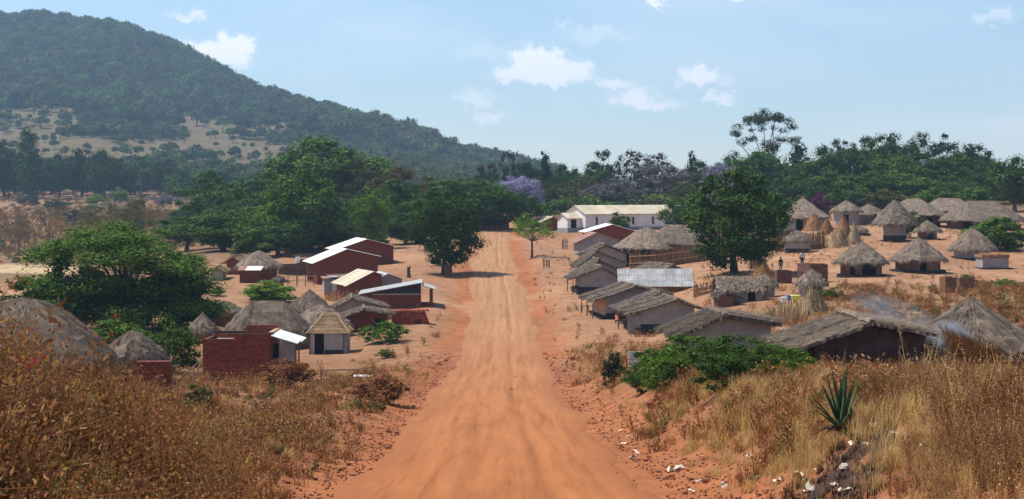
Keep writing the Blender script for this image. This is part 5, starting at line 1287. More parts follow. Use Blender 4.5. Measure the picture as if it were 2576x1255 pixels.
# ---- brick work built brick by brick
BR = []
for k in range(4):
    rr = np.random.default_rng(300 + k); mb = MB(); mb.box(-.113, .113, 0, .11, 0, .072, rr.uniform(.2, .8))
    mb.V[0] += rr.normal(size=mb.V[0].shape) * .003; BR.append(mb.mesh('brick', BRICK))
def bricks(root, W, H, y, rows=None, depth=0, seed=0, limit=300, x0=None, skip=None, course=.085, pitch=.236, jit=.006, hfun=None):
    rr = random.Random(seed); n = 0; rest = MB(); any_rest = False
    nr = int(H / course); x0 = -W / 2 if x0 is None else x0
    for r in reversed(range(nr)):
        nx = int(W / pitch)
        for k in range(nx + (r % 2)):
            x = x0 + (k + .5 - .5 * (r % 2)) * pitch
            x = min(max(x, x0 + .113), x0 + W - .113)
            if hfun and r * course > hfun(x): continue
            if skip and skip(x, r * course): continue
            p = (x + rr.uniform(-jit, jit), y + rr.uniform(-.012, .008), r * course + rr.uniform(-.002, .002))
            if n < limit:
                o = put(bpy.data.objects.new('brick', BR[rr.randrange(4)]), root); o.location = p; n += 1
            else:
                rest.box(p[0] - .113, p[0] + .113, p[1], p[1] + .11, p[2], p[2] + .072, rr.uniform(.1, .9)); any_rest = True
    if any_rest:
        o = rest.obj('brick_courses', BRICK, root); o['kind'] = 'stuff'
def unfinished():
    loc = spot(597, 958, 95); m = loc.y / FL; H = lambda v: (HOR - v) * m - loc.z
    root = thing('unfinished_house', 'roofless red brick house with white lean-to sheet on its right', 'house', loc, math.radians(-1))
    W, L = 175 * m, 2.7; h1, h2 = H(853), H(838)
    hf = lambda x: h1 if x < -W / 2 + .85 else h2
    bricks(root, W, h2, -.004, seed=5, hfun=hf)
    mb = MB(); mb.box(-W / 2 + .01, -W / 2 + .85, .03, .2, -.6, h1 - .02); mb.box(-W / 2 + .853, W / 2 - .01, .03, .2, -.6, h2 - .02)
    mb.box(-W / 2 + .01, -W / 2 + .2, .203, L, -.6, h1 - .02); mb.box(W / 2 - .2, W / 2 - .01, .203, L, -.6, h2 - .01); mb.obj('wall_core', MORTAR, root)
    rr = random.Random(9)
    mb = MB()
    for r in range(int((h2 + .35) / .085)):
        for k in range(int(W / .236)):
            x = -W / 2 + (k + .5 + .5 * (r % 2)) * .236
            if x < -.05 and r * .085 > h2 - .3: continue
            if x + .113 > W / 2: continue
            mb.box(x - .113, x + .113, L - .12, L, r * .085, r * .085 + .072, rr.uniform(.2, .9))
    o = mb.obj('back_wall_courses', BRICK, root); o['kind'] = 'stuff'
    MB().box(-W / 2 + .2, W / 2 - .2, L - .1, L + .02, -.6, h2 - .1).obj('back_wall', MORTAR, root)
    MB().box(W / 2 - .22, W / 2 + .02, .12, L + .02, h2, h2 + .06).obj('sunlit_wall_top', WOODPALE, root)  # pale strip painting sunlight along the top of the right brick wall
    # white sheet lying on the ledge, lean-to with sheet roof
    MB().box(-W / 2 + .85, -W / 2 + 1.8, -.1, .05, h1 + .02, h1 + .06, .9).obj('loose_sheet', WHITEW, root)
    zt, zb = H(843) , H(866)
    for k in range(2):
        y0 = -.1 + k * .9; up = .02 * k
        v = [[W / 2 - .05, y0, zt + up], [W / 2 + 1.45 + .1 * k, y0, zb + up + .06], [W / 2 + 1.6 + .1 * k, y0 + .95, zb + up + .22], [W / 2 + .2, y0 + .95, zt + up + .16]]; v += [[a, b, c - .04] for a, b, c in v]
        MB().add(v, [[0, 1, 2, 3], [7, 6, 5, 4], [0, 4, 5, 1], [1, 5, 6, 2], [2, 6, 7, 3], [3, 7, 4, 0]], None, .7).obj('roof_sheet', ZINC, root)
    MB().box(W / 2 + .32, W / 2 + 1.3, .5, .6, -.5, zb - .05).obj('lean_to_wall', PLASTER, root)
    MB().box(W / 2 + .003, W / 2 + .31, .55, .6, -.4, zb).obj('doorway', DARK, root)
    for x in (W / 2 + 1.35, W / 2 + 1.5): post(root, x, .1, -.5, zb + .02, .06)
unfinished()
def brick_stack():
    loc = spot(386, 990, 81); m = loc.y / FL; H = (HOR - 906) * m - loc.z; W = 88 * m
    root = thing('brick_stack', 'waist high stack of loose red bricks among the brown weeds', 'brick stack', loc, math.radians(4))
    for d in range(2): bricks(root, W, H, .13 * d, seed=20 + d, course=.105, jit=.02, limit=300 if d == 0 else 0) if d == 0 else None
    MB().box(-W / 2 + .03, W / 2 - .03, .115, .7, -.4, H - .08).obj('core', MORTAR, root)
brick_stack()
def poles_by_stack():
    loc = at(462, 84)
    root = thing('lashed_poles', 'leaning poles between the brick stack and the unfinished house', 'poles', loc)
    for k, (a, b) in enumerate([((-.8, 0, .0), (.9, .2, 1.55)), ((.2, 0, -.2), (.9, .1, 1.5)), ((-1.3, .1, 1.0), (-.2, .1, 1.25)), ((.5, 0, -.3), (.5, 0, 1.2))]):
        MB().tube([a, b], .045, 5).obj('pole', WOODPALE if k % 2 else WOOD, root)
poles_by_stack()
def brick_pile():
    loc = spot(1034, 816, 136); m = loc.y / FL
    root = thing('brick_pile', 'long kiln like pile of red bricks with slumped right end', 'brick pile', loc, math.radians(8))
    W, H, D = 95 * m, (HOR - 781) * m - loc.z, 1.6; rr = random.Random(31)
    mb = MB(); n = int(H / .09)
    for r in range(n):
        t = r * .09
        xr = W / 2 - .35 * t - .1 * rr.random()
        x = -W / 2
        while x < xr - .2:
            hole = r < 5 and .25 < x < .8
            if not hole: mb.box(x, x + .22, rr.uniform(-.03, .03) + .05 * t, .12 + .05 * t, t, t + .078, rr.uniform(.1, .9))
            x += .236
        y = .0
        while y < D: mb.box(xr - .13, xr + rr.uniform(-.02, .04), y, y + .2, t, t + .078, rr.uniform(.1, .9)); y += .225
        for k in range(13 if r == n - 1 else 0):
            for j in range(6): mb.box(-W / 2 + k * .236, -W / 2 + k * .236 + .22, .15 + j * .22, .35 + j * .22, t + .08, t + .15 + rr.uniform(0, .03), rr.uniform(.2, 1))
    o = mb.obj('stacked_bricks', BRICK, root); o['kind'] = 'stuff'
    MB().prism([(-W / 2 + .05, -.4), (W / 2 - .15, -.4), (W / 2 - .15 - .35 * H, H - .05), (-W / 2 + .05, H - .05)], .13, D - .1).obj('core', MORTAR, root)
brick_pile()
# ---- hut with a roof of bare poles
def pole_roof_hut():
    loc = spot(826, 890, 114); m = loc.y / FL; Y = loc.y; H = lambda v: (HOR - v) * m - loc.z
    root = thing('pole_roofed_hut', 'grey walled hut with unthatched roof of bare horizontal poles', 'hut', loc + Vector((0, 1.2, 0)), math.radians(0))
    W, L = 2.55, 2.4; ze, za = H(836), H(792); T = .14
    mb = MB(); x0, x1 = -W / 2, W / 2; y0, y1 = -L / 2, L / 2
    wall_mb(mb, x0, x1, y0, y0 + T, ze, [(-.95, -.3, -.2, ze - .1)]); wall_mb(mb, x0, x1, y1 - T, y1, ze)
    wall_mb(mb, x0, x0 + T, y0 + T, y1 - T, ze, (), 'y'); wall_mb(mb, x1 - T, x1, y0 + T, y1 - T, ze, (), 'y'); mb.obj('wall', PLASTER, root)
    MB().box(-.95, -.3, y0 + .3, y0 + .33, -.2, ze - .1).obj('doorway', DARK, root)
    MB().box(-.25, x1 - .3, y0 - .014, y0 + .0, -.3, .28).obj('painted_band', BANDBLACK, root)
    for x in (x1 - .22, x1 + .02, x0 - .02): post(root, x, y0 - .04, -.4, ze, .05)
    o = .22; rx = .45
    E = [(-W / 2 - o, -L / 2 - o), (W / 2 + o, -L / 2 - o), (W / 2 + o, L / 2 + o), (-W / 2 - o, L / 2 + o)]; P = [(-rx, 0), (rx, 0), (rx, 0), (-rx, 0)]
    for k in range(4):
        a0, a1 = E[k], E[(k + 1) % 4]; p0, p1 = P[k], P[(k + 1) % 4]
        for i in range(14):
            t = (i + .3) / 14
            A = [a0[0] + (p0[0] - a0[0]) * t, a0[1] + (p0[1] - a0[1]) * t, ze + (za - ze) * t + NR.normal() * .012]
            B = [a1[0] + (p1[0] - a1[0]) * t, a1[1] + (p1[1] - a1[1]) * t, ze + (za - ze) * t + NR.normal() * .012]
            mid = [(A[j] + B[j]) / 2 + NR.normal() * .02 for j in range(3)]
            MB().tube([A, mid, B], .026, 5, NR.uniform(.2, .8)).obj('batten', WOODPALE, root)
        MB().tube([[a0[0], a0[1], ze - .05], [p0[0], p0[1], za - .02]], .045, 6).obj('rafter', WOODPALE, root)
    MB().tube([[-rx - .05, 0, za + .02], [rx + .05, 0, za + .02]], .05, 6).obj('ridge_pole', WOODPALE, root)
    v = [[E[0][0] + .1, E[0][1] + .1, ze - .06], [E[1][0] - .1, E[1][1] + .1, ze - .06], [E[2][0] - .1, E[2][1] - .1, ze - .06], [E[3][0] + .1, E[3][1] - .1, ze - .06], [-rx, 0, za - .1], [rx, 0, za - .1]]
    MB().add(v, [[0, 1, 5, 4], [2, 3, 4, 5]], [[1, 2, 5], [3, 0, 4]]).obj('straw_lining', THATCH_TAN, root)
pole_roof_hut()
def pole_frame():
    a = spot(808, 962, 87); m = a.y / FL; W = 92 * m
    root = thing('wooden_goal', 'low goal shaped wooden pole frame standing on bare earth', 'frame', a)
    h = (HOR - 931) * m - a.z
    for x in (0, W): MB().tube([[x, 0, -.3], [x, 0, h]], .045, 6).obj('post', WOOD, root)
    MB().tube([[-.08, 0, h - .04], [W / 2, 0, h + .03], [W + .1, 0, h + .02]], .04, 6).obj('crossbar', WOOD, root)
pole_frame()
tag(MB().box(-.5, .5, 0, .9, 0, .06).obj('white_cloth', WHITEW, None, loc=at(912, 85) + Vector((0, 0, .03))), 'white cloth spread on the ground beside the wooden pole frame', 'cloth')

# ---- brick house at the road end and low shed beside it
r, W, ap, hl, hr = gable(1185, 1280, 577, 548, 527, 291, 5, 'brick house with deep shady porch closing the far end of the road', rz=2, wall=BRICKWALL, ol=.6, orr=.6, of=1.6, ob=.3, roof='sheet', rmat=ZINCTAN, seed=71, name='brick_house', holes_f=[(-2.6, 2.2, .7, 1.75)])
MB().box(-2.6, 2.2, .16, .19, .7, 1.75).obj('opening', DARK, r)
for x in (W / 2 - .35,): MB().box(x, x + .35, -1.5, -1.15, -.4, hl - .02).obj('pillar', BRICKWALL, r)
MB().box(-W / 2, W / 2 - .4, -1.45, -1.25, -.4, .65).obj('porch_parapet', BRICKWALL, r)
r, W, ap, hl, hr = gable(1300, 1345, 572, 553, 546, 305, 4, 'low flat shed just right of the brick house at the road end', rz=0, wall=MUD, ol=.3, orr=.5, of=.5, ob=.3, roof='sheet', rmat=ZINCTAN, seed=72, name='shed', cat='shed')
r, W, ap, hl, hr = gable(1360, 1418, 580, 557, 545, 296, 5, 'low dark brick shed with tan and white roof left of the church porch', rz=20, wall=BRICKWALL, ol=.4, orr=.5, of=.5, ob=.3, roof='sheet', rmat=ZINCTAN, seed=73, name='shed', cat='shed')
# ------------------------------------------------------------- right-hand sheds, fences, heaps
r, W, ap, hl, hr = gable(1812, 1918, 762, 735, 702, 128, 3.0, 'low thatched shed with hipped roof below the large shade tree', rz=2, wall=MUD, ol=.15, orr=.1, of=.2, ob=.2, seed=80, mats=1, cat='shed', rmat=THATCH) if False else (None,) * 5
def low_shed():
    loc = spot(1864, 760, 127); m = loc.y / FL; H = lambda v: (HOR - v) * m - loc.z
    root = thing('thatched_shed', 'long low thatched shed with dark doorway below the large shade tree', 'shed', loc, math.radians(3))
    W, L = 108 * m, 2.4; zr, ze = H(700), H(732); rng = np.random.default_rng(8)
    mb = MB(); wall_mb(mb, -W / 2, W / 2, 0, .15, ze, [(.55, 1.15, -.1, ze - .12)]); wall_mb(mb, -W / 2, W / 2, L - .15, L, ze); wall_mb(mb, -W / 2, -W / 2 + .15, .15, L - .15, ze, (), 'y'); wall_mb(mb, W / 2 - .15, W / 2, .15, L - .15, ze, (), 'y')
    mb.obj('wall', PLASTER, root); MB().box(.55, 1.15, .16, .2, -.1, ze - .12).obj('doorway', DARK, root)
    o = put(bpy.data.objects.new('roof_pivot', None), root); bpy.data.objects.remove(o)
    for s in (0, 1):
        mb = MB(); slope_slab(mb, (0, zr), (L / 2 + .35, ze - .05), -W / 2 - .25, W / 2 + .2, .14, 8, 22, rng, .04, .06, .1)
        straws(mb, (0, zr + .14), (L / 2 + .35, ze + .1), -W / 2 - .2, W / 2 + .2, 420, rng, .5, .03, .1)
        q = mb.obj('roof', THATCH, root); q.rotation_euler = (0, 0, -math.pi / 2 if s == 0 else math.pi / 2); q.location = (0, L / 2, 0)
low_shed()
r, W, ap, hl, hr = gable(1808, 1846, 772, 748, 734, 117, 2.2, 'tiny thatched gable hut in front of the low thatched shed', rz=3, wall=MUD, ol=.3, orr=.35, of=.3, ob=.2, seed=81, mats=2)
def mud_box(u0, uc, u1, vb, vt, Y, label, name='mud_brick_enclosure', cat='enclosure', mat=None, lit=None, rz=None, D=1.9, roof=False):
    loc = spot((uc + u1) / 2, vb, Y); m = loc.y / FL; h = (HOR - vt) * m - loc.z; W = (u1 - uc) * m
    beta = math.atan2((loc.x), loc.y); vis = max(.05, (uc - u0) * m) / D
    rzr = math.asin(min(.9, vis)) - beta
    root = thing(name, label, cat, loc, rzr); W = W / math.cos(rzr)
    T = .15; mb = MB(); mat = mat or MUDRED
    wall_mb(mb, -W / 2, W / 2, 0, T, h); wall_mb(mb, -W / 2, W / 2, D - T, D, h); wall_mb(mb, -W / 2, -W / 2 + T, T, D - T, h, (), 'y'); wall_mb(mb, W / 2 - T, W / 2, T, D - T, h, (), 'y')
    mb.obj('wall', mat, root)
    for k in range(int(W / .5)): MB().box(-W / 2 + k * .5 + .03, -W / 2 + k * .5 + .46, -.02, T + .02, h + .002, h + .09).obj('coping_brick', MUD, root)
    return root
mud_box(2004, 2037, 2084, 712, 665, 152, 'tall roofless mud brick enclosure with sunlit left wall behind smallest round hut', D=2.6)
mud_box(1948, 1955, 1992, 713, 681, 150, 'smaller roofless mud brick enclosure left of the tall one', D=1.8)
mud_box(2363, 2378, 2404, 737, 698, 131, 'left one of two dark latrine stalls on the slope', 'latrine_stall', 'latrine', REED, D=1.6)
mud_box(2408, 2414, 2448, 735, 700, 132, 'right one of two dark latrine stalls, overgrown on top', 'latrine_stall', 'latrine', REED, D=1.6)
# reed fences: every reed bundle is real
def reed_fence(pts, h, label, mat, seed, pitch=.11, name='reed_fence', rails=True, ragged=.15):
    rng = np.random.default_rng(seed); P0 = pts[0]
    root = thing(name, label, 'fence', P0); 
    for i in range(len(pts) - 1):
        a, b = pts[i] - P0, pts[i + 1] - P0; L = (b - a).length; n = max(2, int(L / pitch)); mb = MB()
        for k in range(n):
            p = a.lerp(b, (k + .5) / n); z = hz(p.x + P0.x, p.y + P0.y) - P0.z
            t = h + rng.normal() * ragged
            mb.tube([[p.x, p.y + rng.normal() * .03, z - .2], [p.x + rng.normal() * .06, p.y + rng.normal() * .04, z + t]], [.065, .03], 4, float(np.clip(rng.normal(.5, .3), 0, 1)))
        mb.obj('reed_panel', mat, root)
        if rails:
            for f in (.35, .8): 
                za, zb2 = hz(pts[i].x, pts[i].y) - P0.z, hz(pts[i + 1].x, pts[i + 1].y) - P0.z
                MB().tube([[a.x, a.y - .09, za + h * f], [b.x, b.y - .09, zb2 + h * f]], .03, 5).obj('rail', WOODPALE, root)
reed_fence([at(1583, 190), at(1650, 188), at(1730, 190), at(1800, 192), at(1880, 194), at(1960, 198)], 1.75, 'long dark brown reed fence around the two broad huts', REED, 5)
reed_fence([at(1882, 103), at(1920, 101), at(1970, 101), at(2022, 102)], 1.15, 'pale tan grass fence behind the house at the green thicket', REEDPALE, 6, .045, 'grass_fence', False, .1)
reed_fence([at(2008, 196), at(2040, 194), at(2075, 197)], 1.9, 'short brown reed screen between squat granary and straw stacks', REED, 7, .1)
reed_fence([at(820, 163), at(860, 160), at(905, 161)], .8, 'low brown grass fence in front of the pale flat roofed house', STRAW, 8, .09, 'grass_fence', False)
reed_fence([at(918, 157), at(950, 156)], 1.2, 'orange grass screen leaning on the porch house', STRAW, 9, .08, 'grass_screen', False, .2)
reed_fence([at(2335, 60), at(2385, 58), at(2440, 58)], 1.0, 'dark woven stick fence behind the rising smoke', MUD, 10, .07, 'stick_fence', True, .06)
reed_fence([at(1745, 143), at(1790, 140), at(1850, 141)], .9, 'dark brush fence under the right end of the whitish roof', REED, 12, .1)
# straw stacks
def stack(u, v, Y, h, r, label, mat=None, n=420, name='straw_stack', seed=1, shape=1.0):
    rng = np.random.default_rng(seed); loc = spot(u, v, Y)
    mb = MB(); a = rng.uniform(0, 2 * math.pi, n); t = rng.random(n) ** .8
    rr = r * (1 - .75 * t ** shape)
    c = np.stack([rr * np.cos(a), rr * np.sin(a), h * t], 1)
    d = np.stack([-np.cos(a) * .35, -np.sin(a) * .35, np.full(n, 1.)], 1) + rng.normal(size=(n, 3)) * .22
    s = np.stack([-np.sin(a), np.cos(a), np.zeros(n)], 1) * .04; l = (.35 + .4 * rng.random(n))[:, None]
    mb.add(np.stack([c - s, c + s, c + d * l], 1).reshape(-1, 3), None, np.arange(3 * n).reshape(-1, 3), np.repeat(np.clip(rng.normal(.5, .3, n), 0, 1), 3))
    mb.tube([[0, 0, -.2], [0, 0, h * .5], [rng.normal() * .1, 0, h * .95]], [r * .85, r * .6, r * .35], 12, .3)
    tag(mb.obj(name, mat or REEDPALE, None, loc=loc), label, 'straw stack' if 'straw' in name else 'heap')
stack(2150, 614, 206, 2.1, 1.0, 'tallest sheaf of stacked maize stalks at the right end of the straw stacks', mat=THATCH_TAN, n=700, seed=1)
stack(2116, 618, 203, 1.5, 1.1, 'middle straw stack beside the tallest sheaf', mat=THATCH_TAN, n=600, seed=2)
stack(2094, 622, 200, 1.3, 1.2, 'low pale straw stack at the left end, nearest the squat granary', seed=3)
stack(2122, 600, 216, 2.2, 1.5, 'rusty brown stalk heap behind the straw stacks', STRAW, seed=4, name='stalk_heap')
stack(2048, 580, 222, 1.9, 1.7, 'orange straw heap before the widest pointed hut', STRAW, seed=5)
stack(2080, 588, 222, 1.5, 1.2, 'brown straw heap right of the orange one', STRAW, seed=6)
stack(1920, 700, 152, .75, 1.5, 'orange straw heap under the right side of the large shade tree', STRAW, seed=7)
stack(2046, 790, 108, 1.2, 1.3, 'brown rubbish heap with a pale rim beside the small basins', THATCH_TAN, seed=8, name='rubbish_heap')
stack(1908, 676, 165, .9, 1.2, 'brown brush heap by the large shade tree trunk', REED, seed=9, name='brush_heap')
# dark leaning bundle of brush at the right
def brush_bundle():
    loc = at(2470, 52); rng = np.random.default_rng(9); n = 5200
    mb = MB(); t = rng.random(n); base = np.stack([rng.uniform(-.55, 1.0, n), rng.uniform(-.4, .4, n), np.zeros(n)], 1)
    h = 1.6 - .85 * np.clip((base[:, 0] + .55) / 1.55, 0, 1)
    c = base + np.stack([-.45 * t * h, 0 * t, h * t], 1) + rng.normal(size=(n, 3)) * .04
    d = np.stack([np.full(n, -.4), rng.normal(size=n) * .2, np.full(n, 1.)], 1) + rng.normal(size=(n, 3)) * .2
    s = rng.normal(size=(n, 3)); s = np.cross(s, d); s = s / np.linalg.norm(s, axis=1, keepdims=True) * .008; l = (.15 + .2 * rng.random(n))[:, None]
    mb.add(np.stack([c - s, c + s, c + d * l], 1).reshape(-1, 3), None, np.arange(3 * n).reshape(-1, 3), np.repeat(rng.random(n), 3))
    tag(mb.obj('brush_bundle', LG_RUSTY, None, loc=loc + Vector((0, 0, -.05))), 'dark rusty brush leaning left in front of the nearest grey pyramid thatch', 'brush')
brush_bundle()
# white board by the thicket
def board():
    loc = spot(1597, 937, 64); m = loc.y / FL; h = (HOR - 884) * m - loc.z; W = 33 * m
    root = thing('white_board', 'white weathered board standing at the left edge of the green thicket', 'board', loc, math.radians(8))
    MB().box(-W / 2, W / 2, 0, .04, .05, h).obj('panel', WHITEW, root)
    for x in (-W / 2 + .04, W / 2 - .04): MB().box(x - .025, x + .025, .042, .09, -.3, h - .02).obj('leg', WOOD, root)
    for k in range(3): MB().box(-W / 2 + .02, W / 2 - .02, -.014, -.001, .18 + k * .2, .21 + k * .2).obj('batten', BANDGREY, root)
board()
def stool():
    loc = spot(1472, 783, 145)
    root = thing('wooden_table', 'small wooden table on the earth left of the sunlit porch', 'table', loc, .2)
    MB().box(-.32, .32, -.2, .2, .5, .55).obj('top', WOOD, root)
    for x in (-.27, .27):
        for y in (-.15, .15): MB().tube([[x, y, -.05], [x, y, .5]], .03, 5).obj('leg', WOOD, root)
stool()
# stumps and tree guards
def stump(u, v, Y, h, r, label, mat=BARK):
    loc = spot(u, v, Y); mb = MB()
    mb.tube([[0, 0, -.2], [.02, 0, h * .25], [-.02, .02, h * .7], [.03, 0, h]], [r * 1.3, r, r * .85, r * .95], 10)
    mb.tube([[r * .5, 0, h * .9], [r * .9, 0, h * 1.12]], [r * .4, r * .15], 6)
    tag(mb.obj('tree_stump', mat, None, loc=loc), label, 'stump')
stump(1128, 692, 192, 1.25, .5, 'pale stump close against the round shade tree trunk', MUD)
stump(1103, 668, 207, 1.5, .38, 'brown stump behind and left of the round shade tree')
stump(1028, 698, 184, 1.2, .22, 'thin stump between the left houses and the round shade tree')
def guard(u, v, Y, h, r, label, n=9, tilt=.0):
    loc = spot(u, v, Y); rng = np.random.default_rng(int(u)); root = thing('stick_tree_guard', label, 'tree guard', loc)
    for k in range(n):
        a = 2 * math.pi * k / n
        MB().tube([[r * math.cos(a), r * math.sin(a), -.2], [r * 1.05 * math.cos(a) + rng.normal() * .04, r * 1.05 * math.sin(a), h * rng.uniform(.8, 1.1)]], .05, 5).obj('stick', MUD if k % 2 else WOOD, root)
    for z in (.3, .75): MB().tube([[r * 1.08 * math.cos(t), r * 1.08 * math.sin(t), h * z] for t in np.linspace(0, 2 * math.pi, 13)], .025, 4, cap=False).obj('hoop', WOOD, root)
guard(1374, 672, 198, .95, .38, 'stick guard around a sapling, nearer the road')
guard(1421, 626, 236, 1.3, .36, 'dark stick guard around a sapling, nearer the church')
# basins
for (u, Y, c, lb, r_) in ((2001, 106, (.75, .72, .12), 'yellow plastic basin behind the pale grass fence', .3), (1986, 107, (.10, .22, .5), 'blue plastic basin behind the pale grass fence', .2), (1972, 106, (.7, .72, .75), 'white enamel basin behind the pale grass fence', .22)):
    m, nt, out = newmat('basin_plastic'); b = NN(nt, 'ShaderNodeBsdfPrincipled'); b.inputs['Base Color'].default_value = (*c, 1); b.inputs['Roughness'].default_value = .4; nt.links.new(b.outputs[0], out.inputs[0])
    mb = MB(); mb.tube([[0, 0, 1.1], [0, 0, 1.38]], [r_ * .75, r_], 18); mb.tube([[0, 0, 1.38], [0, 0, 1.42]], [r_ * 1.08, r_ * 1.08], 18)
    root = thing('basin', lb, 'basin', at(u, Y)); mb.obj('bowl', m, root)
    for a in (0, 2.1, 4.2): MB().tube([[.25 * math.cos(a), .25 * math.sin(a), -.1], [.1 * math.cos(a), .1 * math.sin(a), 1.1]], .03, 5).obj('stand_leg', WOOD, root)

# ------------------------------------------------------------- people and a hen
SKIN = surf('dark_brown_skin', (.06, .03, .02), (.08, .042, .028), (.1, .055, .035), 3, 2, .6, 0)
HAIR = surf('black_hair', (.008, .007, .007), (.012, .01, .01), (.02, .018, .016), 9, 3, .9, .3)
def cloth(name, c): return surf(name, tuple(x * .8 for x in c), c, tuple(min(1, x * 1.15) for x in c), 6, 4, .9, .1)
def skin_obj(name, pts, edges, rad, mat, parent, root_i=0):
    me = bpy.data.meshes.new(name); me.from_pydata([tuple(p) for p in pts], edges, [])
    o = put(bpy.data.objects.new(name, me), parent)
    md = o.modifiers.new('skin', 'SKIN'); md.use_smooth_shade = True
    lay = me.skin_vertices[0].data if len(me.skin_vertices) else None
    if lay is None: lay = me.skin_vertices.new().data if hasattr(me.skin_vertices, 'new') else None
    if lay is None: return o
    for i, r in enumerate(rad): lay[i].radius = (r, r); lay[i].use_root = (i == root_i)
    ss = o.modifiers.new('round', 'SUBSURF'); ss.levels = 1; ss.render_levels = 2
    me.materials.append(mat)
    return o
def skin_layer(me):
    pass
def person(loc, rz, label, pose, shirt, legs, s=1.0, skirt=False):
    root = thing('person', label, 'person', loc, rz, scale=(s, s, s))
    if pose == 'stand':
        hip = .9; J = dict(pel=(0, 0, .92), wst=(0, 0, 1.05), chest=(0, 0, 1.28), neck=(0, 0, 1.45), h0=(0, -.01, 1.54), h1=(0, -.01, 1.66),
                 sl=(-.17, 0, 1.40), el=(-.23, .02, 1.14), wl=(-.24, -.04, .90), sr=(.17, 0, 1.40), er=(.24, .0, 1.14), wr=(.26, -.05, .90),
                 hl=(-.09, 0, .88), kl=(-.10, -.02, .48), al=(-.10, .02, .08), tl=(-.11, -.14, .04), hr=(.09, 0, .88), kr=(.10, .0, .48), ar=(.11, .04, .08), tr=(.12, -.12, .04))
    else:
        J = dict(pel=(0, 0, .30), wst=(0, -.01, .44), chest=(0, -.05, .66), neck=(0, -.07, .83), h0=(0, -.09, .92), h1=(0, -.10, 1.04),
                 sl=(-.17, -.05, .78), el=(-.24, -.16, .56), wl=(-.12, -.36, .50), sr=(.17, -.05, .78), er=(.24, -.16, .56), wr=(.12, -.36, .50),
                 hl=(-.09, -.05, .28), kl=(-.13, -.42, .46), al=(-.12, -.50, .08), tl=(-.12, -.64, .04), hr=(.09, -.05, .28), kr=(.13, -.42, .46), ar=(.12, -.48, .08), tr=(.12, -.62, .04))
    N = list(J); P = [J[k] for k in N]; ix = {k: i for i, k in enumerate(N)}
    R = dict(pel=.13, wst=.115, chest=.135, neck=.055, h0=.075, h1=.095, sl=.06, el=.043, wl=.03, sr=.06, er=.043, wr=.03, hl=.09, kl=.06, al=.04, tl=.035, hr=.09, kr=.06, ar=.04, tr=.035)
    Ed = [('pel', 'wst'), ('wst', 'chest'), ('chest', 'neck'), ('neck', 'h0'), ('h0', 'h1'), ('chest', 'sl'), ('sl', 'el'), ('el', 'wl'), ('chest', 'sr'), ('sr', 'er'), ('er', 'wr'),
          ('pel', 'hl'), ('hl', 'kl'), ('kl', 'al'), ('al', 'tl'), ('pel', 'hr'), ('hr', 'kr'), ('kr', 'ar'), ('ar', 'tr')]
    Ed = [(ix[a], ix[b]) for a, b in Ed]; Rd = [R[k] for k in N]
    for sd, e, w in ((-1, 'el', 'wl'), (1, 'er', 'wr')):
        d = np.array(J[w]) - np.array(J[e]); d = d / np.linalg.norm(d); side = np.cross(d, [0, 1, 0.3]); side /= np.linalg.norm(side)
        palm = np.array(J[w]) + d * .07; P.append(tuple(palm)); Rd.append(.03); pi_ = len(P) - 1; Ed.append((ix[w], pi_))
        for k, (o, l) in enumerate(((-.028, .06), (-.01, .075), (.01, .07), (.028, .055))):
            P.append(tuple(palm + side * o + d * .03)); Rd.append(.009); P.append(tuple(palm + side * o * 1.3 + d * (.03 + l) + np.array([0, -.02, 0]))); Rd.append(.008)
            Ed += [(pi_, len(P) - 2), (len(P) - 2, len(P) - 1)]
        P.append(tuple(palm + side * .05 * sd + d * .02)); Rd.append(.011); Ed.append((pi_, len(P) - 1))
    P.append((J['h1'][0], J['h1'][1] - .085, J['h1'][2] - .03)); Rd.append(.016); Ed.append((ix['h1'], len(P) - 1))     # nose
    skin_obj('body', P, Ed, Rd, SKIN, root)
    h = J['h1']; mb = MB(); a = np.linspace(0, 1, 6)
    mb.tube([[h[0], h[1] + .03, h[2] - .02 + .13 * t] for t in a], [.1, .105, .1, .085, .055, .02], 14); mb.obj('hair', HAIR, root, True)
    for sx in (-1, 1):
        MB().tube([[h[0] + sx * .035, h[1] - .088, h[2]], [h[0] + sx * .035, h[1] - .096, h[2]]], .012, 8).obj('eye', HAIR, root)
    g = .022
    def garment(nm, keys, edges, mat, extra):
        ii = {k: i for i, k in enumerate(keys)}
        skin_obj(nm, [J[k] if not isinstance(J[k], list) else J[k] for k in keys], [(ii[a], ii[b]) for a, b in edges], [R[k] + extra for k in keys], mat, root)
    garment('shirt', ['pel', 'wst', 'chest', 'sl', 'el', 'sr', 'er'], [('pel', 'wst'), ('wst', 'chest'), ('chest', 'sl'), ('sl', 'el'), ('chest', 'sr'), ('sr', 'er')], shirt, g)
    if skirt:
        p, k1, k2 = np.array(J['pel']), np.array(J['kl']), np.array(J['kr']); km = (k1 + k2) / 2; am = (np.array(J['al']) + np.array(J['ar'])) / 2 + [0, 0, .12]
        MB().tube([p + [0, 0, .08], p * .5 + km * .5, km, am], [.16, .2, .22, .25], 16).obj('skirt', legs, root, True)
    else: garment('trousers', ['pel', 'hl', 'kl', 'al', 'hr', 'kr', 'ar'], [('pel', 'hl'), ('hl', 'kl'), ('kl', 'al'), ('pel', 'hr'), ('hr', 'kr'), ('kr', 'ar')], legs, .016)
    return root
def with_skin():
    pass
person(spot(1560, 812, 133), math.radians(-25), 'person in a greyish top and rusty red wrap sitting beside the black plinth', 'sit', cloth('grey_cloth', (.16, .13, .13)), cloth('rust_cloth', (.3, .09, .06)), 1.15, True)
person(at(2018, 172) + Vector((0, 0, 0)), math.radians(10), 'person in a white shirt standing behind the tall mud brick enclosure', 'stand', cloth('white_cloth', (.72, .75, .8)), cloth('dark_trousers', (.05, .05, .06)), .95)
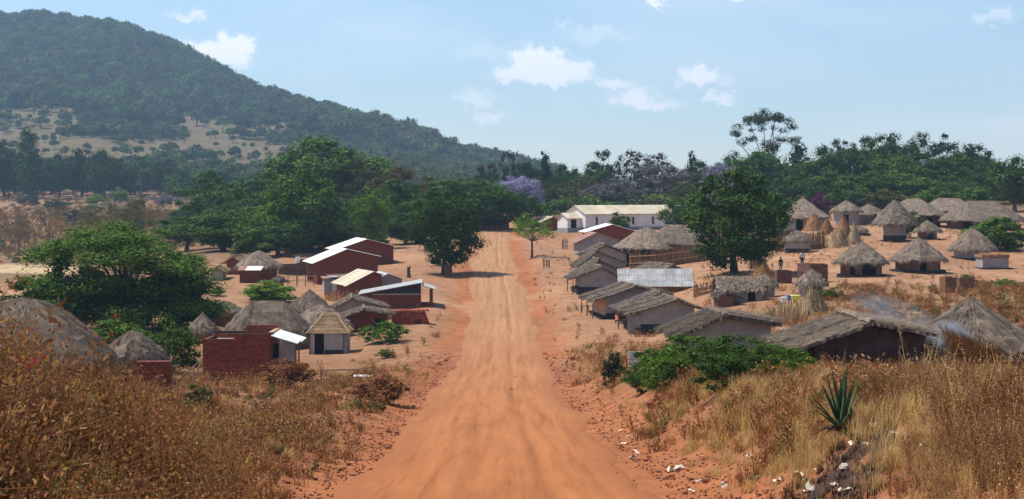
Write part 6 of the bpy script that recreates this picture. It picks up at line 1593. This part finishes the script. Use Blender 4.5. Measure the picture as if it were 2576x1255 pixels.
person(spot(1964, 684, 160), math.radians(-20), 'person in pale trousers and dark top by the smaller mud brick enclosure', 'stand', cloth('brown_shirt', (.17, .08, .06)), cloth('pale_trousers', (.55, .48, .52)), .85)
def hen():
    loc = spot(656, 1048, 66)
    root = thing('hen', 'dark hen walking on bare earth left of the road', 'hen', loc, math.radians(60))
    m = surf('dark_feathers', (.02, .02, .028), (.035, .035, .045), (.07, .07, .08), 9, 4, .6, .3)
    skin_obj('body', [(0, 0, .22), (0, -.12, .25), (0, -.19, .34), (0, -.21, .40), (0, -.26, .40), (0, .14, .27), (0, .25, .40), (0, .22, .46)], [(0, 1), (1, 2), (2, 3), (3, 4), (0, 5), (5, 6), (6, 7)], [.115, .10, .05, .038, .01, .085, .05, .02], m, root)
    red = cloth('red_comb', (.5, .05, .03)); MB().box(-.008, .008, -.235, -.18, .425, .465).obj('comb', red, root); MB().tube([[0, -.24, .40], [0, -.285, .39]], [.016, .003], 6).obj('beak', WOODPALE, root)
    for x in (-.04, .04):
        MB().tube([[x, 0, .16], [x, -.01, .07], [x, .0, 0]], [.02, .01, .009], 6).obj('leg', WOODPALE, root)
        for t in (-.5, 0, .5): MB().tube([[x, 0, .006], [x + .04 * math.sin(t), -.05 * math.cos(t), .004]], .005, 4).obj('toe', WOODPALE, root)
        w = MB(); w.tube([[x * 2.2, -.09, .25], [x * 2.6, .04, .25], [x * 1.6, .19, .26]], [.03, .065, .01], 8); w.obj('wing', m, root, True)
hen()

# ------------------------------------------------------------- near bank: sisal, weeds, dry grass, litter
def sisal():
    loc = spot(2118, 1090, 22.5); rng = np.random.default_rng(4)
    root = thing('sisal_plant', 'sisal rosette with long stiff dark green leaves on the near right bank', 'succulent')if False else thing('sisal_plant', 'sisal rosette with long stiff dark green leaves on the near right bank', 'plant', loc)
    n = 30
    for i in range(n):
        k = i / n; el = math.radians(88 - 58 * k + rng.normal() * 4); az_ = i * 2.4 + rng.normal() * .15
        L = .62 + .42 * (1 - k) * rng.uniform(.75, 1.05); mb = MB(); segs = 6; pts = []
        d = np.array([math.cos(az_) * math.cos(el), math.sin(az_) * math.cos(el), math.sin(el)]); sd = np.array([-math.sin(az_), math.cos(az_), 0]); up = np.cross(sd, d) * -1
        v = []
        for j in range(segs + 1):
            t = j / segs; w = .05 * (1 - t ** 2.2) * (.55 + .9 * t * (1 - t) * 2) + .002
            c = d * L * t + np.array([0, 0, -.10 * k * t * t]) + np.array([0, 0, .05]); g = up * (-.016 * (1 - t))
            v += [c - sd * w, c + g, c + sd * w, c + g + up * -.012]
        q = []
        for j in range(segs):
            b = j * 4; q += [[b, b + 1, b + 5, b + 4], [b + 1, b + 2, b + 6, b + 5], [b + 2, b + 3, b + 7, b + 6], [b + 3, b, b + 4, b + 7]]
        mb.add(v, q, None, float(rng.uniform(.2, .9))); mb.obj('leaf', LG_SISAL, root, True)
    for i in range(16):
        a = rng.uniform(0, 6.28); mb = MB(); L = rng.uniform(.3, .5)
        mb.tube([[0, 0, .05], [math.cos(a) * L * .6, math.sin(a) * L * .6, .10], [math.cos(a) * L, math.sin(a) * L, .01]], [.025, .02, .004], 4); mb.obj('dead_leaf', LG_DRYDARK, root)
LG_SISAL = leafmat('sisal_leaf', (.02, .045, .022), (.04, .085, .04), (.085, .15, .075), .05, .45)
LG_DRYDARK = leafmat('dead_leaf', (.03, .018, .012), (.07, .04, .024), (.15, .09, .05), .05)
sisal()
def weed_mesh(seed, h, n_st, n_lf, leaf, lmat, smat, spread=.35, stem=.006, asp=.5, droop=0):
    r = np.random.default_rng(seed); mb = MB(); tips = []; cl_ = []
    for i in range(n_st):
        a = r.uniform(0, 6.28); e = r.uniform(.2, 1) * spread; H = h * r.uniform(.6, 1.05)
        p = [np.array([0, 0, -.05])]; d = np.array([math.cos(a) * e, math.sin(a) * e, 1.0])
        for k in range(4): p.append(p[-1] + d * H / 4 + r.normal(size=3) * .03 * h - np.array([0, 0, droop * k * .02]))
        p = np.array(p); tmp = MB()
        mb.tube(p, np.linspace(stem, stem * .4, 5), 3, .4, cap=False)
        for k in range(5):
            t = r.uniform(.25, 1); q = p[0] + (p[-1] - p[0]) * t; b = r.normal(size=3) * .16 * h; b[2] = abs(b[2]) + .05 * h
            mb.tube([q, q + b], [stem * .5, stem * .25], 3, .4, cap=False); cl_ += [q + b, q + b * .6]
        cl_ += [p[-1], p[-2], p[2]]
    C = np.array(cl_); c = C[r.integers(0, len(C), n_lf)] + r.normal(size=(n_lf, 3)) * .045
    mb.cards(c, r.normal(size=(n_lf, 3)) + [0, 0, .6], leaf * r.uniform(.5, 1.4, n_lf), asp, np.clip(r.normal(.5, .27, n_lf), 0, 1), r)
    return mb.mesh('weed', lmat)
def grass_mesh(seed, h, n, mat, spread=.5, w=.004):
    r = np.random.default_rng(seed); mb = MB()
    a = r.uniform(0, 6.28, n); e = r.random(n) * spread; H = h * r.uniform(.35, 1.1, n)
    b = np.stack([r.normal(size=n) * .09, r.normal(size=n) * .09, np.full(n, -.03)], 1)
    d = np.stack([np.cos(a) * e, np.sin(a) * e, np.ones(n)], 1)
    m_ = b + d * (H * .55)[:, None]; t = b + d * H[:, None] + np.stack([np.cos(a) * .35 * e * H, np.sin(a) * .35 * e * H, -.25 * e * H], 1)
    s = np.stack([-np.sin(a), np.cos(a), np.zeros(n)], 1) * w
    V = np.stack([b - s, b + s, m_ + s * .8, m_ - s * .8, t], 1).reshape(-1, 3); i = np.arange(n)[:, None] * 5
    mb.add(V, i + [0, 1, 2, 3], i + [3, 2, 4], np.repeat(np.clip(r.normal(.5, .28, n), 0, 1), 5))
    return mb.mesh('grass_tuft', mat)
def stalks(seed, h, mt=None):
    r = np.random.default_rng(seed); mb = MB()
    for i in range(9):
        a = r.uniform(0, 6.28); e = r.uniform(.05, .6); H = h * r.uniform(.6, 1.1); b = np.array([r.normal() * .12, r.normal() * .12, -.04])
        t = b + np.array([math.cos(a) * e, math.sin(a) * e, 1.0]) * H; mid = (b + t) / 2 + r.normal(size=3) * .04
        mb.tube([b, mid, t], [.007, .006, .003], 3, float(r.uniform(.4, 1)), cap=False)
        if r.random() < .35: mb.tube([mid, mid + r.normal(size=3) * .2], [.005, .002], 3, .6, cap=False)
        n = 14; mb.cards(t + r.normal(size=(n, 3)) * [.02, .02, .07], r.normal(size=(n, 3)), .03, .5, r.random(n), r)
    return mb.mesh('stalks', mt or LG_TAN)
def near_cover():
    rng = np.random.default_rng(21)
    W = [weed_mesh(1, 1.15, 5, 190, .055, LG_DRYBUSH, WOOD), weed_mesh(2, 1.0, 6, 210, .042, LG_BROWN, WOOD), weed_mesh(3, .95, 5, 170, .045, LG_OLIVEDRY, WOOD), weed_mesh(4, 1.25, 4, 130, .05, LG_BROWN, WOOD), weed_mesh(5, .9, 6, 200, .04, LG_RUSTY, WOOD)]
    # left bank mass
    N = 3900; u = rng.uniform(-330, 900, N); Y = 9.5 * (40 / 9.5) ** rng.random(N); x = (u - MID) / FL * Y
    lim = np.interp(Y, [9, 16, 22, 28, 34, 40], [560, 640, 640, 560, 430, 250]) + 40 * fnoise(Y * .5, x, 3)
    dens = np.interp(Y, [9, 24, 40], [.35, 1, .8])
    pn = fnoise(x * .9, Y * .45, 63)
    k = (u < lim) & (rng.random(N) < dens * (.25 + .75 * sstep(-.35, .05, pn))); u, Y, x = u[k], Y[k], x[k]
    s = rng.uniform(.6, 1.2, len(x)) * np.where(rng.random(len(x)) < .12, 1.2, 1.) * np.interp(lim[k] - u, [0, 60, 250], [.5, .8, 1.0]) * np.interp(u, [0, 200, 500], [1.1, .98, .88]) * (.86 + .34 * sstep(-.3, .5, fnoise(x * .7, Y * .35, 55)))
    scatter('brown_weeds', 'tall brown leafy weeds filling the near left bank', np.stack([x, Y, height(x, Y)], 1), s, rng.random(len(x)) * 6.28, rng.choice(7, len(x), p=[.32, .18, .18, .06, .16, .04, .06]), W + [stalks(6, 1.25, LG_TANB), grass_mesh(7, .7, 60, LG_RUSTY, .7)])
    # right bank tall brown
    N = 4300; u = rng.uniform(1950, 2950, N); Y = 10 * (37 / 10.) ** rng.random(N); x = (u - MID) / FL * Y
    lo = np.interp(Y, [10, 18, 24, 30, 37], [2380, 2330, 2230, 2050, 1990]) + 70 * fnoise(Y * .4, x * .6, 13)
    pn = fnoise(x * .8, Y * .5, 67)
    k = (u > lo) & (rng.random(N) < .3 + .7 * sstep(-.3, .1, pn)) & ~(np.sqrt(((u - BURN[0]) / 150) ** 2 + ((Y - BURN[1] - .8) / 2.4) ** 2) < .8 + .5 * fnoise(x * 2, Y, 5)) & ~((np.abs(u - 2115) < 90) & (Y > 14) & (Y < 24)); u, Y, x, lo = u[k], Y[k], x[k], lo[k]
    s = rng.uniform(.55, 1.0, len(x)) * np.where(rng.random(len(x)) < .08, 1.4, 1) * np.interp(u - lo, [0, 60, 250], [.45, .75, 1.0])* np.interp(Y, [10, 22, 37], [.75, .85, .9]) * (.72 + .42 * sstep(-.3, .5, fnoise(x * .7, Y * .35, 57)))
    W2 = [weed_mesh(11, 1.0, 6, 170, .040, LG_BROWN, WOOD), weed_mesh(12, .9, 6, 150, .045, LG_TANB, WOOD, asp=.3), weed_mesh(13, 1.0, 5, 150, .042, LG_RUSTY, WOOD), grass_mesh(14, .9, 60, LG_TANB), weed_mesh(15, .8, 5, 150, .05, LG_DRYBUSH, WOOD)]
    scatter('brown_weeds', 'tall brown weeds and dry stalks filling the near right bank', np.stack([x, Y, height(x, Y)], 1), s, rng.random(len(x)) * 6.28, rng.choice(7, len(x), p=[.27, .16, .24, .02, .18, .11, .02]), W2 + [stalks(16, 1.15), grass_mesh(17, .7, 70, LG_TAN, .9)])
    # right bank dry grass nearer the road
    G = [grass_mesh(31, .42, 70, LG_TAN), grass_mesh(32, .34, 60, LG_TANB), grass_mesh(33, .5, 50, LG_TAN, .8), grass_mesh(34, .28, 60, LG_RUSTY, .8)]
    N = 9500; u = rng.uniform(1500, 2700, N); Y = 13 * (60 / 13.) ** rng.random(N); x = (u - MID) / FL * Y
    d = x - road_x(Y); nn = fnoise(x * .8, Y * .6, 17)
    k = (d > 3.7) & (rng.random(N) < sstep(3.6, 6.0, d + nn * 1.6) * sstep(-.35, .3, nn + .12) * np.interp(u, [2150, 2400], [1, .3])) & ~((np.sqrt(((u - BURN[0]) / 150) ** 2 + ((Y - BURN[1] - .8) / 2.4) ** 2) < .8 + .5 * fnoise(x * 2, Y, 5))); u, Y, x, d = u[k], Y[k], x[k], d[k]
    scatter('dry_grass', 'pale dry grass on the near right bank beside the road', np.stack([x, Y, height(x, Y)], 1), rng.uniform(.6, 1.3, len(x)) * np.interp(d, [3.6, 6], [.5, 1]), rng.random(len(x)) * 6.28, rng.choice(4, len(x), p=[.4, .25, .2, .15]), G)
    # verge tufts further along and on the left
    G2 = [grass_mesh(41, .3, 40, LG_RUSTY, .8, .007), grass_mesh(42, .26, 40, LG_TANB, .8, .007), weed_mesh(43, .4, 4, 60, .05, LG_DRYBUSH, WOOD, .6), weed_mesh(44, .4, 4, 70, .05, LG_RUSTY, WOOD, .6), weed_mesh(45, .35, 4, 70, .055, LG_OLIVEDRY, WOOD, .6)]
    N = 26000; u = rng.uniform(-100, 2700, N); Y = 20 * (150 / 20.) ** (rng.random(N) ** .85); x = (u - MID) / FL * Y; d = np.abs(x - road_x(Y))
    nn = fnoise(x * .35, Y * .2, 19); left = x < 0
    pr = sstep(3.7, 6.5, d + nn * 2) * sstep(-.15, .45, nn + .12) * np.interp(Y, [20, 60, 100, 135], [1, .9, .6, .12])
    slope = sstep(88, 98, Y) * sstep(148, 138, Y) * sstep(2060, 2150, u)
    pr = np.maximum(pr, slope * sstep(-.5, .3, nn) * .9)
    yard = left & (Y > 78) & (Y < 135) & (u > 700) & (u < 1060); pr = np.where(yard, pr * .25, pr)
    yard2 = (~left) & (Y > 100) & (u < 1800); pr = np.where(yard2, pr * .5, pr)
    k = (rng.random(N) < pr) & (d > 3.7) & ~(np.sqrt(((u - BURN[0]) / 150) ** 2 + ((Y - BURN[1] - .8) / 2.4) ** 2) < .8); u, Y, x = u[k], Y[k], x[k]
    sc = rng.uniform(.6, 1.5, len(x)) * np.interp(Y, [20, 100], [1, 1.6])
    scatter('dry_tufts', 'rusty dry tufts and low weeds on both road verges and the slope', np.stack([x, Y, height(x, Y)], 1), sc, rng.random(len(x)) * 6.28, rng.choice(5, len(x), p=[.3, .25, .15, .2, .1]), G2)
    N = 5200; u = rng.uniform(1310, 2750, N); Y = rng.uniform(148, 262, N); x = (u - MID) / FL * Y; nn = fnoise(x * .12, Y * .08, 37)
    k = (rng.random(N) < .04 + .8 * sstep(.0, .5, nn)) & (x - road_x(Y) > 4); u, Y, x = u[k], Y[k], x[k]
    scatter('dry_tufts', 'sparse dry tufts on the trodden earth among the right-hand huts', np.stack([x, Y, height(x, Y)], 1), rng.uniform(.5, 1.5, len(x)), rng.random(len(x)) * 6.28, rng.choice(5, len(x), p=[.2, .25, .2, .15, .2]), G2)
    N = 260; u = rng.uniform(BURN[0] - 150, BURN[0] + 150, N); Y = BURN[1] + .8 + rng.uniform(-2.4, 2.4, N); x = (u - MID) / FL * Y
    scatter('charred_stubble', 'charred grass stubble on the burnt patch of the near right bank', np.stack([x, Y, height(x, Y)], 1), rng.uniform(.3, .9, N), rng.random(N) * 6.28, rng.choice(2, N), [grass_mesh(51, .22, 30, DARK, .9, .006), weed_mesh(52, .25, 4, 20, .03, LG_DRYDARK, WOOD, .6)])
    # sparse scrub of the right-hand slope and village edges
    def lowbush(seed, mat, n):
        r = np.random.default_rng(seed); mb = MB(); L = lobes_on(r, 7, 0, .3, .4, .28, .14, .24, (.4, .95), -.2); leafy(mb, r, L, n, .11, .7, .6, .2, 0); return mb.mesh('low_bush', mat)
    B = [lowbush(1, LG_DRYBUSH, 150), lowbush(2, LG_OLIVE, 170), lowbush(3, LG_GUM, 170), lowbush(4, LG_RUSTY, 130)]
    N = 520; u = rng.uniform(2060, 2720, N); Y = rng.uniform(78, 143, N); x = (u - MID) / FL * Y; kk = fnoise(x * .25, Y * .12, 23) > .0; u, Y, x = u[kk], Y[kk], x[kk]
    scatter('slope_scrub', 'low grey green scrub dotted over the slope below the huts', np.stack([x, Y, height(x, Y) - .05], 1), rng.uniform(.35, 1.1, len(x)), rng.random(len(x)) * 6.28, rng.choice(4, len(x), p=[.35, .25, .25, .15]), B)
    N = 260; u = rng.uniform(300, 1080, N); Y = rng.uniform(52, 92, N); x = (u - MID) / FL * Y; kk = (fnoise(x * .3, Y * .15, 29) > .0) & (road_x(Y) - x > 4.3); u, Y, x = u[kk], Y[kk], x[kk]
    scatter('slope_scrub', 'rusty low scrub between the brown weeds and the brick house', np.stack([x, Y, height(x, Y) - .05], 1), rng.uniform(.3, .85, len(x)), rng.random(len(x)) * 6.28, rng.choice(4, len(x), p=[.4, .2, .1, .3]), B)
LG_OLIVEDRY = leafmat('leaf_olive_dry', (.08, .07, .022), (.18, .135, .045), (.30, .24, .09), .35)
LG_TANB = leafmat('grass_brownish', (.22, .12, .05), (.42, .25, .11), (.64, .44, .22), .4)
near_cover()
def flowers():
    loc = at(90, 17.5)
    root = thing('flowering_weed', 'tall weed with red and yellow flower heads at the left edge', 'plant', loc)
    red, yel = cloth('red_petals', (.62, .10, .10)), cloth('yellow_petals', (.75, .42, .06))
    for i, (u, v, c) in enumerate([(28, 880, yel), (50, 905, red), (60, 900, yel), (85, 910, red), (110, 896, red), (118, 900, yel), (145, 912, yel), (72, 925, red), (20, 1180, red), (5, 1155, yel)]):
        Y = loc.y + (i % 3 - 1) * .25; x = (u - MID) / FL * Y - loc.x; z = (HOR - v) / FL * Y - loc.z; y = Y - loc.y
        MB().tube([[x * .8, y, -.05], [x * .9, y, z * .5], [x, y, z]], .005, 4).obj('stem', WOOD, root)
        mb = MB()
        for k in range(8):
            a = k * .785; mb.add([[x, y - .01, z], [x + .032 * math.cos(a - .3), y - .015, z + .032 * math.sin(a - .3)], [x + .036 * math.cos(a + .3), y - .018, z + .036 * math.sin(a + .3)]], None, [[0, 1, 2]], .6)
        mb.tube([[x, y - .03, z], [x, y + .01, z]], .012, 8); mb.obj('flower', c, root)
flowers()
def litter():
    rng = np.random.default_rng(33); n = 48; me = []
    for k in range(5):
        r = np.random.default_rng(k); g = 5; X, Yg = np.meshgrid(np.linspace(-.5, .5, g), np.linspace(-.5, .5, g)); V = np.stack([X * (1.5 + .6 * r.random()) + r.normal(size=X.shape) * .08, Yg * .8 + r.normal(size=X.shape) * .1, .22 + r.normal(size=X.shape) * .14], -1).reshape(-1, 3)
        q = [[i * g + j, i * g + j + 1, (i + 1) * g + j + 1, (i + 1) * g + j] for i in range(g - 1) for j in range(g - 1)]
        me.append(MB().add(V, q, None, r.uniform(.3, 1)).mesh('litter_scrap', LITTER))
    spots = [(1570, 1118, .16), (1600, 1140, .2), (1592, 1155, .3), (1700, 1185, .4), (1580, 1098, .12), (1560, 1085, .1), (1640, 1120, .14), (1790, 1120, .22), (1740, 1240, .2), (1820, 1225, .16), (2010, 1205, .3), (2060, 1190, .3), (1960, 1215, .25), (2095, 1225, .2), (1905, 1205, .16), (2120, 1180, .2),
             (2105, 1010, .16), (2300, 925, .25), (2330, 1130, .25), (2200, 1075, .2), (2250, 1095, .2), (2020, 1050, .2), (1990, 1085, .14), (1885, 1150, .18), (560, 1205, .3), (905, 945, .4), (1760, 1150, .14), (1660, 1060, .12), (2440, 1010, .15), (2480, 1060, .15), (2380, 1000, .15), (2160, 1165, .2), (2040, 1235, .25), (2130, 1240, .25)]
    for i in range(n):
        if i < len(spots): u, v, s = spots[i]; p = None
        else: u, v, s = rng.uniform(1600, 2250), rng.uniform(1060, 1250), rng.uniform(.05, .13)
        ys = np.linspace(12, 72, 700); xs = (u - MID) / FL * ys; e = (HOR - height(xs, ys) / ys * FL) - v; kk = int(np.argmin(np.abs(e[:])))
        o = put(bpy.data.objects.new('litter_scrap', me[i % 5])); o.location = (xs[kk], ys[kk], hz(xs[kk], ys[kk]) + (.02 if i != 17 else .3)); sc = .6 * s * min(1., ys[kk] / 22.); o.scale = (sc, sc, sc); o.rotation_euler = (rng.normal() * .3, rng.normal() * .3, rng.random() * 6.28)
        if i == 24: tag(o, 'crumpled pale rag on the left verge at the lower edge of the brown weeds', 'litter')
        elif i == 25: tag(o, 'pale scrap lying beside the goal shaped pole frame', 'litter')
        elif i == 17: tag(o, 'white plastic bag caught in the weeds before the dark walled house', 'litter')
        else: tag(o, 'crumpled pale scrap lying in the dry grass of the near right bank', 'litter', 'litter scraps on the near right bank')
litter()
def clods():
    rng = np.random.default_rng(8)
    L = [(1650, 1020, .34, 'large rounded orange soil clod on the right verge'), (1672, 985, .2, 'dark red clod just above the large rounded one'), (1447, 905, .3, 'red brown rock at the right road edge, far from the others'), (1695, 980, .16, 'small dark clod right of the large rounded one'), (1480, 960, .2, 'low red clod beside the right road edge'),
         (840, 1010, .35, 'largest red clod heap on the left verge'), (870, 1022, .22, 'small red clod right of the largest left heap'), (790, 1020, .25, 'red clod left of the largest left heap'), (815, 1000, .2, 'dark red clod on top of the left verge heap'), (1555, 925, .22, 'red clod under the white board')]
    for i, (u, v, s, lb) in enumerate(L):
        ys = np.linspace(18, 120, 900); xs = (u - MID) / FL * ys; e = (HOR - height(xs, ys) / ys * FL) - v; kk = int(np.argmin(np.abs(e)))
        n, m = 10, 7; th = np.linspace(0, math.pi, m); ph = np.linspace(0, 2 * math.pi, n, endpoint=False); V = []
        for t in th:
            for p in ph:
                k = 1 + .22 * math.sin(3 * p + i) * math.sin(2 * t) + rng.normal() * .09; V.append([k * math.sin(t) * math.cos(p), k * math.sin(t) * math.sin(p) * .8, .75 * k * math.cos(t)])
        q = [[a * n + b, (a + 1) * n + b, (a + 1) * n + (b + 1) % n, a * n + (b + 1) % n] for a in range(m - 1) for b in range(n)]
        o = MB().add(np.array(V) * s, q, None, .5).obj('soil_clod', SOILCLOD, None, loc=(xs[kk], ys[kk], hz(xs[kk], ys[kk]) + s * .35)); tag(o, lb, 'clod')
    # crumbs of soil
    mm = []
    for k in range(4):
        r = np.random.default_rng(50 + k); V = r.normal(size=(8, 3)); V /= np.linalg.norm(V, axis=1, keepdims=True)
        b = np.array([[x, y, z] for z in (-1, 1) for y in (-1, 1) for x in (-1, 1)], float) * .5 + r.normal(size=(8, 3)) * .15
        mm.append(MB().add(b, [[0, 2, 3, 1], [4, 5, 7, 6], [0, 1, 5, 4], [2, 6, 7, 3], [0, 4, 6, 2], [1, 3, 7, 5]]).mesh('crumb', SOILCLOD))
    N = 5000; Y = 14 * (110 / 14.) ** rng.random(N); sd = rng.choice([-1, 1], N); d = 3.0 + rng.exponential(1.3, N); x = road_x(Y) + sd * np.where(rng.random(N) < .16, rng.uniform(0, 3, N), d)
    scatter('soil_crumbs', 'crumbs of red soil along both road edges', np.stack([x, Y, height(x, Y) + .01], 1), rng.uniform(.012, .05, N) * np.where(rng.random(N) < .06, 2, 1) * np.interp(Y, [14, 110], [.8, 1.7]), rng.random(N) * 6.28, rng.choice(4, N), mm)
clods()
def fallen_stalks():
    for i, (u0, v0, u1, v1, Y0, Y1, lb) in enumerate([(1170 - 0, 1147, 0, 0, 0, 0, '')] * 0 + [(2235, 1145, 2360, 1215, 17.2, 16, 'thick fallen dry stalk low in the right bank weeds'), (2060, 1085, 2085, 1150, 21, 20.3, 'pale broken stalk in front of the sisal'), (130, 1100, 290, 1160, 18, 17, 'long fallen stem across the left weeds'), (290, 1110, 410, 1180, 19, 18, 'second fallen stem low in the left weeds')]):
        p0 = Vector(((u0 - MID) / FL * Y0, Y0, (HOR - v0) / FL * Y0)); p1 = Vector(((u1 - MID) / FL * Y1, Y1, (HOR - v1) / FL * Y1))
        p0.z = hz(p0.x, p0.y) + .35; p1.z = hz(p1.x, p1.y) + .05; d = p1 - p0
        tag(MB().tube([[0, 0, 0], [d.x * .5, d.y * .5, d.z * .5 + .03], [d.x, d.y, d.z]], [.012, .011, .006], 5).obj('fallen_stalk', WOODPALE, None, loc=p0), lb, 'stalk')
fallen_stalks()

# ------------------------------------------------------------- smoke
def smoke(u, v, Y, sx, sy, sz, dens, nm, lb, rot=0, seed=0.):
    n, m = 24, 14; V = []
    for t in np.linspace(0, math.pi, m):
        for p in np.linspace(0, 2 * math.pi, n, endpoint=False): V.append([math.sin(t) * math.cos(p), math.sin(t) * math.sin(p), math.cos(t)])
    q = [[a * n + b, (a + 1) * n + b, (a + 1) * n + (b + 1) % n, a * n + (b + 1) % n] for a in range(m - 1) for b in range(n)]
    o = MB().add(V, q).obj('smoke', None); o.location = ((u - MID) / FL * Y, Y, (HOR - v) / FL * Y); o.scale = (sx, sy, sz); o.rotation_euler = (0, rot, 0)
    mt, nt, out = newmat(nm); vol = NN(nt, 'ShaderNodeVolumePrincipled'); vol.inputs['Color'].default_value = (.75, .82, .95, 1); vol.inputs['Anisotropy'].default_value = .3
    tcn = NN(nt, 'ShaderNodeTexCoord'); ln = NN(nt, 'ShaderNodeVectorMath', operation='LENGTH'); nt.links.new(tcn.outputs['Object'], ln.inputs[0])
    mp_ = NN(nt, 'ShaderNodeMapping'); mp_.inputs['Location'].default_value = (seed, seed * 2, 0); nt.links.new(tcn.outputs['Object'], mp_.inputs[0])
    nz_ = NN(nt, 'ShaderNodeTexNoise'); nz_.inputs['Scale'].default_value = 1.6; nz_.inputs['Detail'].default_value = 4; nz_.inputs['Distortion'].default_value = .8; nt.links.new(mp_.outputs[0], nz_.inputs['Vector'])
    a = NN(nt, 'ShaderNodeMapRange'); a.inputs[1].default_value = .15; a.inputs[2].default_value = 1; a.inputs[3].default_value = 1; a.inputs[4].default_value = 0; nt.links.new(ln.outputs['Value'], a.inputs[0])
    b = NN(nt, 'ShaderNodeMapRange'); b.inputs[1].default_value = .42; b.inputs[2].default_value = .62; nt.links.new(nz_.outputs[0], b.inputs[0])
    c = NN(nt, 'ShaderNodeMath', operation='MULTIPLY'); nt.links.new(a.outputs[0], c.inputs[0]); nt.links.new(b.outputs[0], c.inputs[1])
    d = NN(nt, 'ShaderNodeMath', operation='MULTIPLY'); nt.links.new(c.outputs[0], d.inputs[0]); d.inputs[1].default_value = dens; nt.links.new(d.outputs[0], vol.inputs['Density'])
    nt.links.new(vol.outputs[0], out.inputs['Volume']); o.data.materials.append(mt); tag(o, lb, kind='stuff')
smoke(2385, 862, 60.5, .9, .7, .9, 16., 'dense_smoke', 'thick pale smoke rising beside the dark walled house')
smoke(2265, 800, 66.5, 2.6, 1.2, .8, 1.0, 'thin_smoke', 'thin blue smoke drifting left over the brown thatch', .35, 3.)
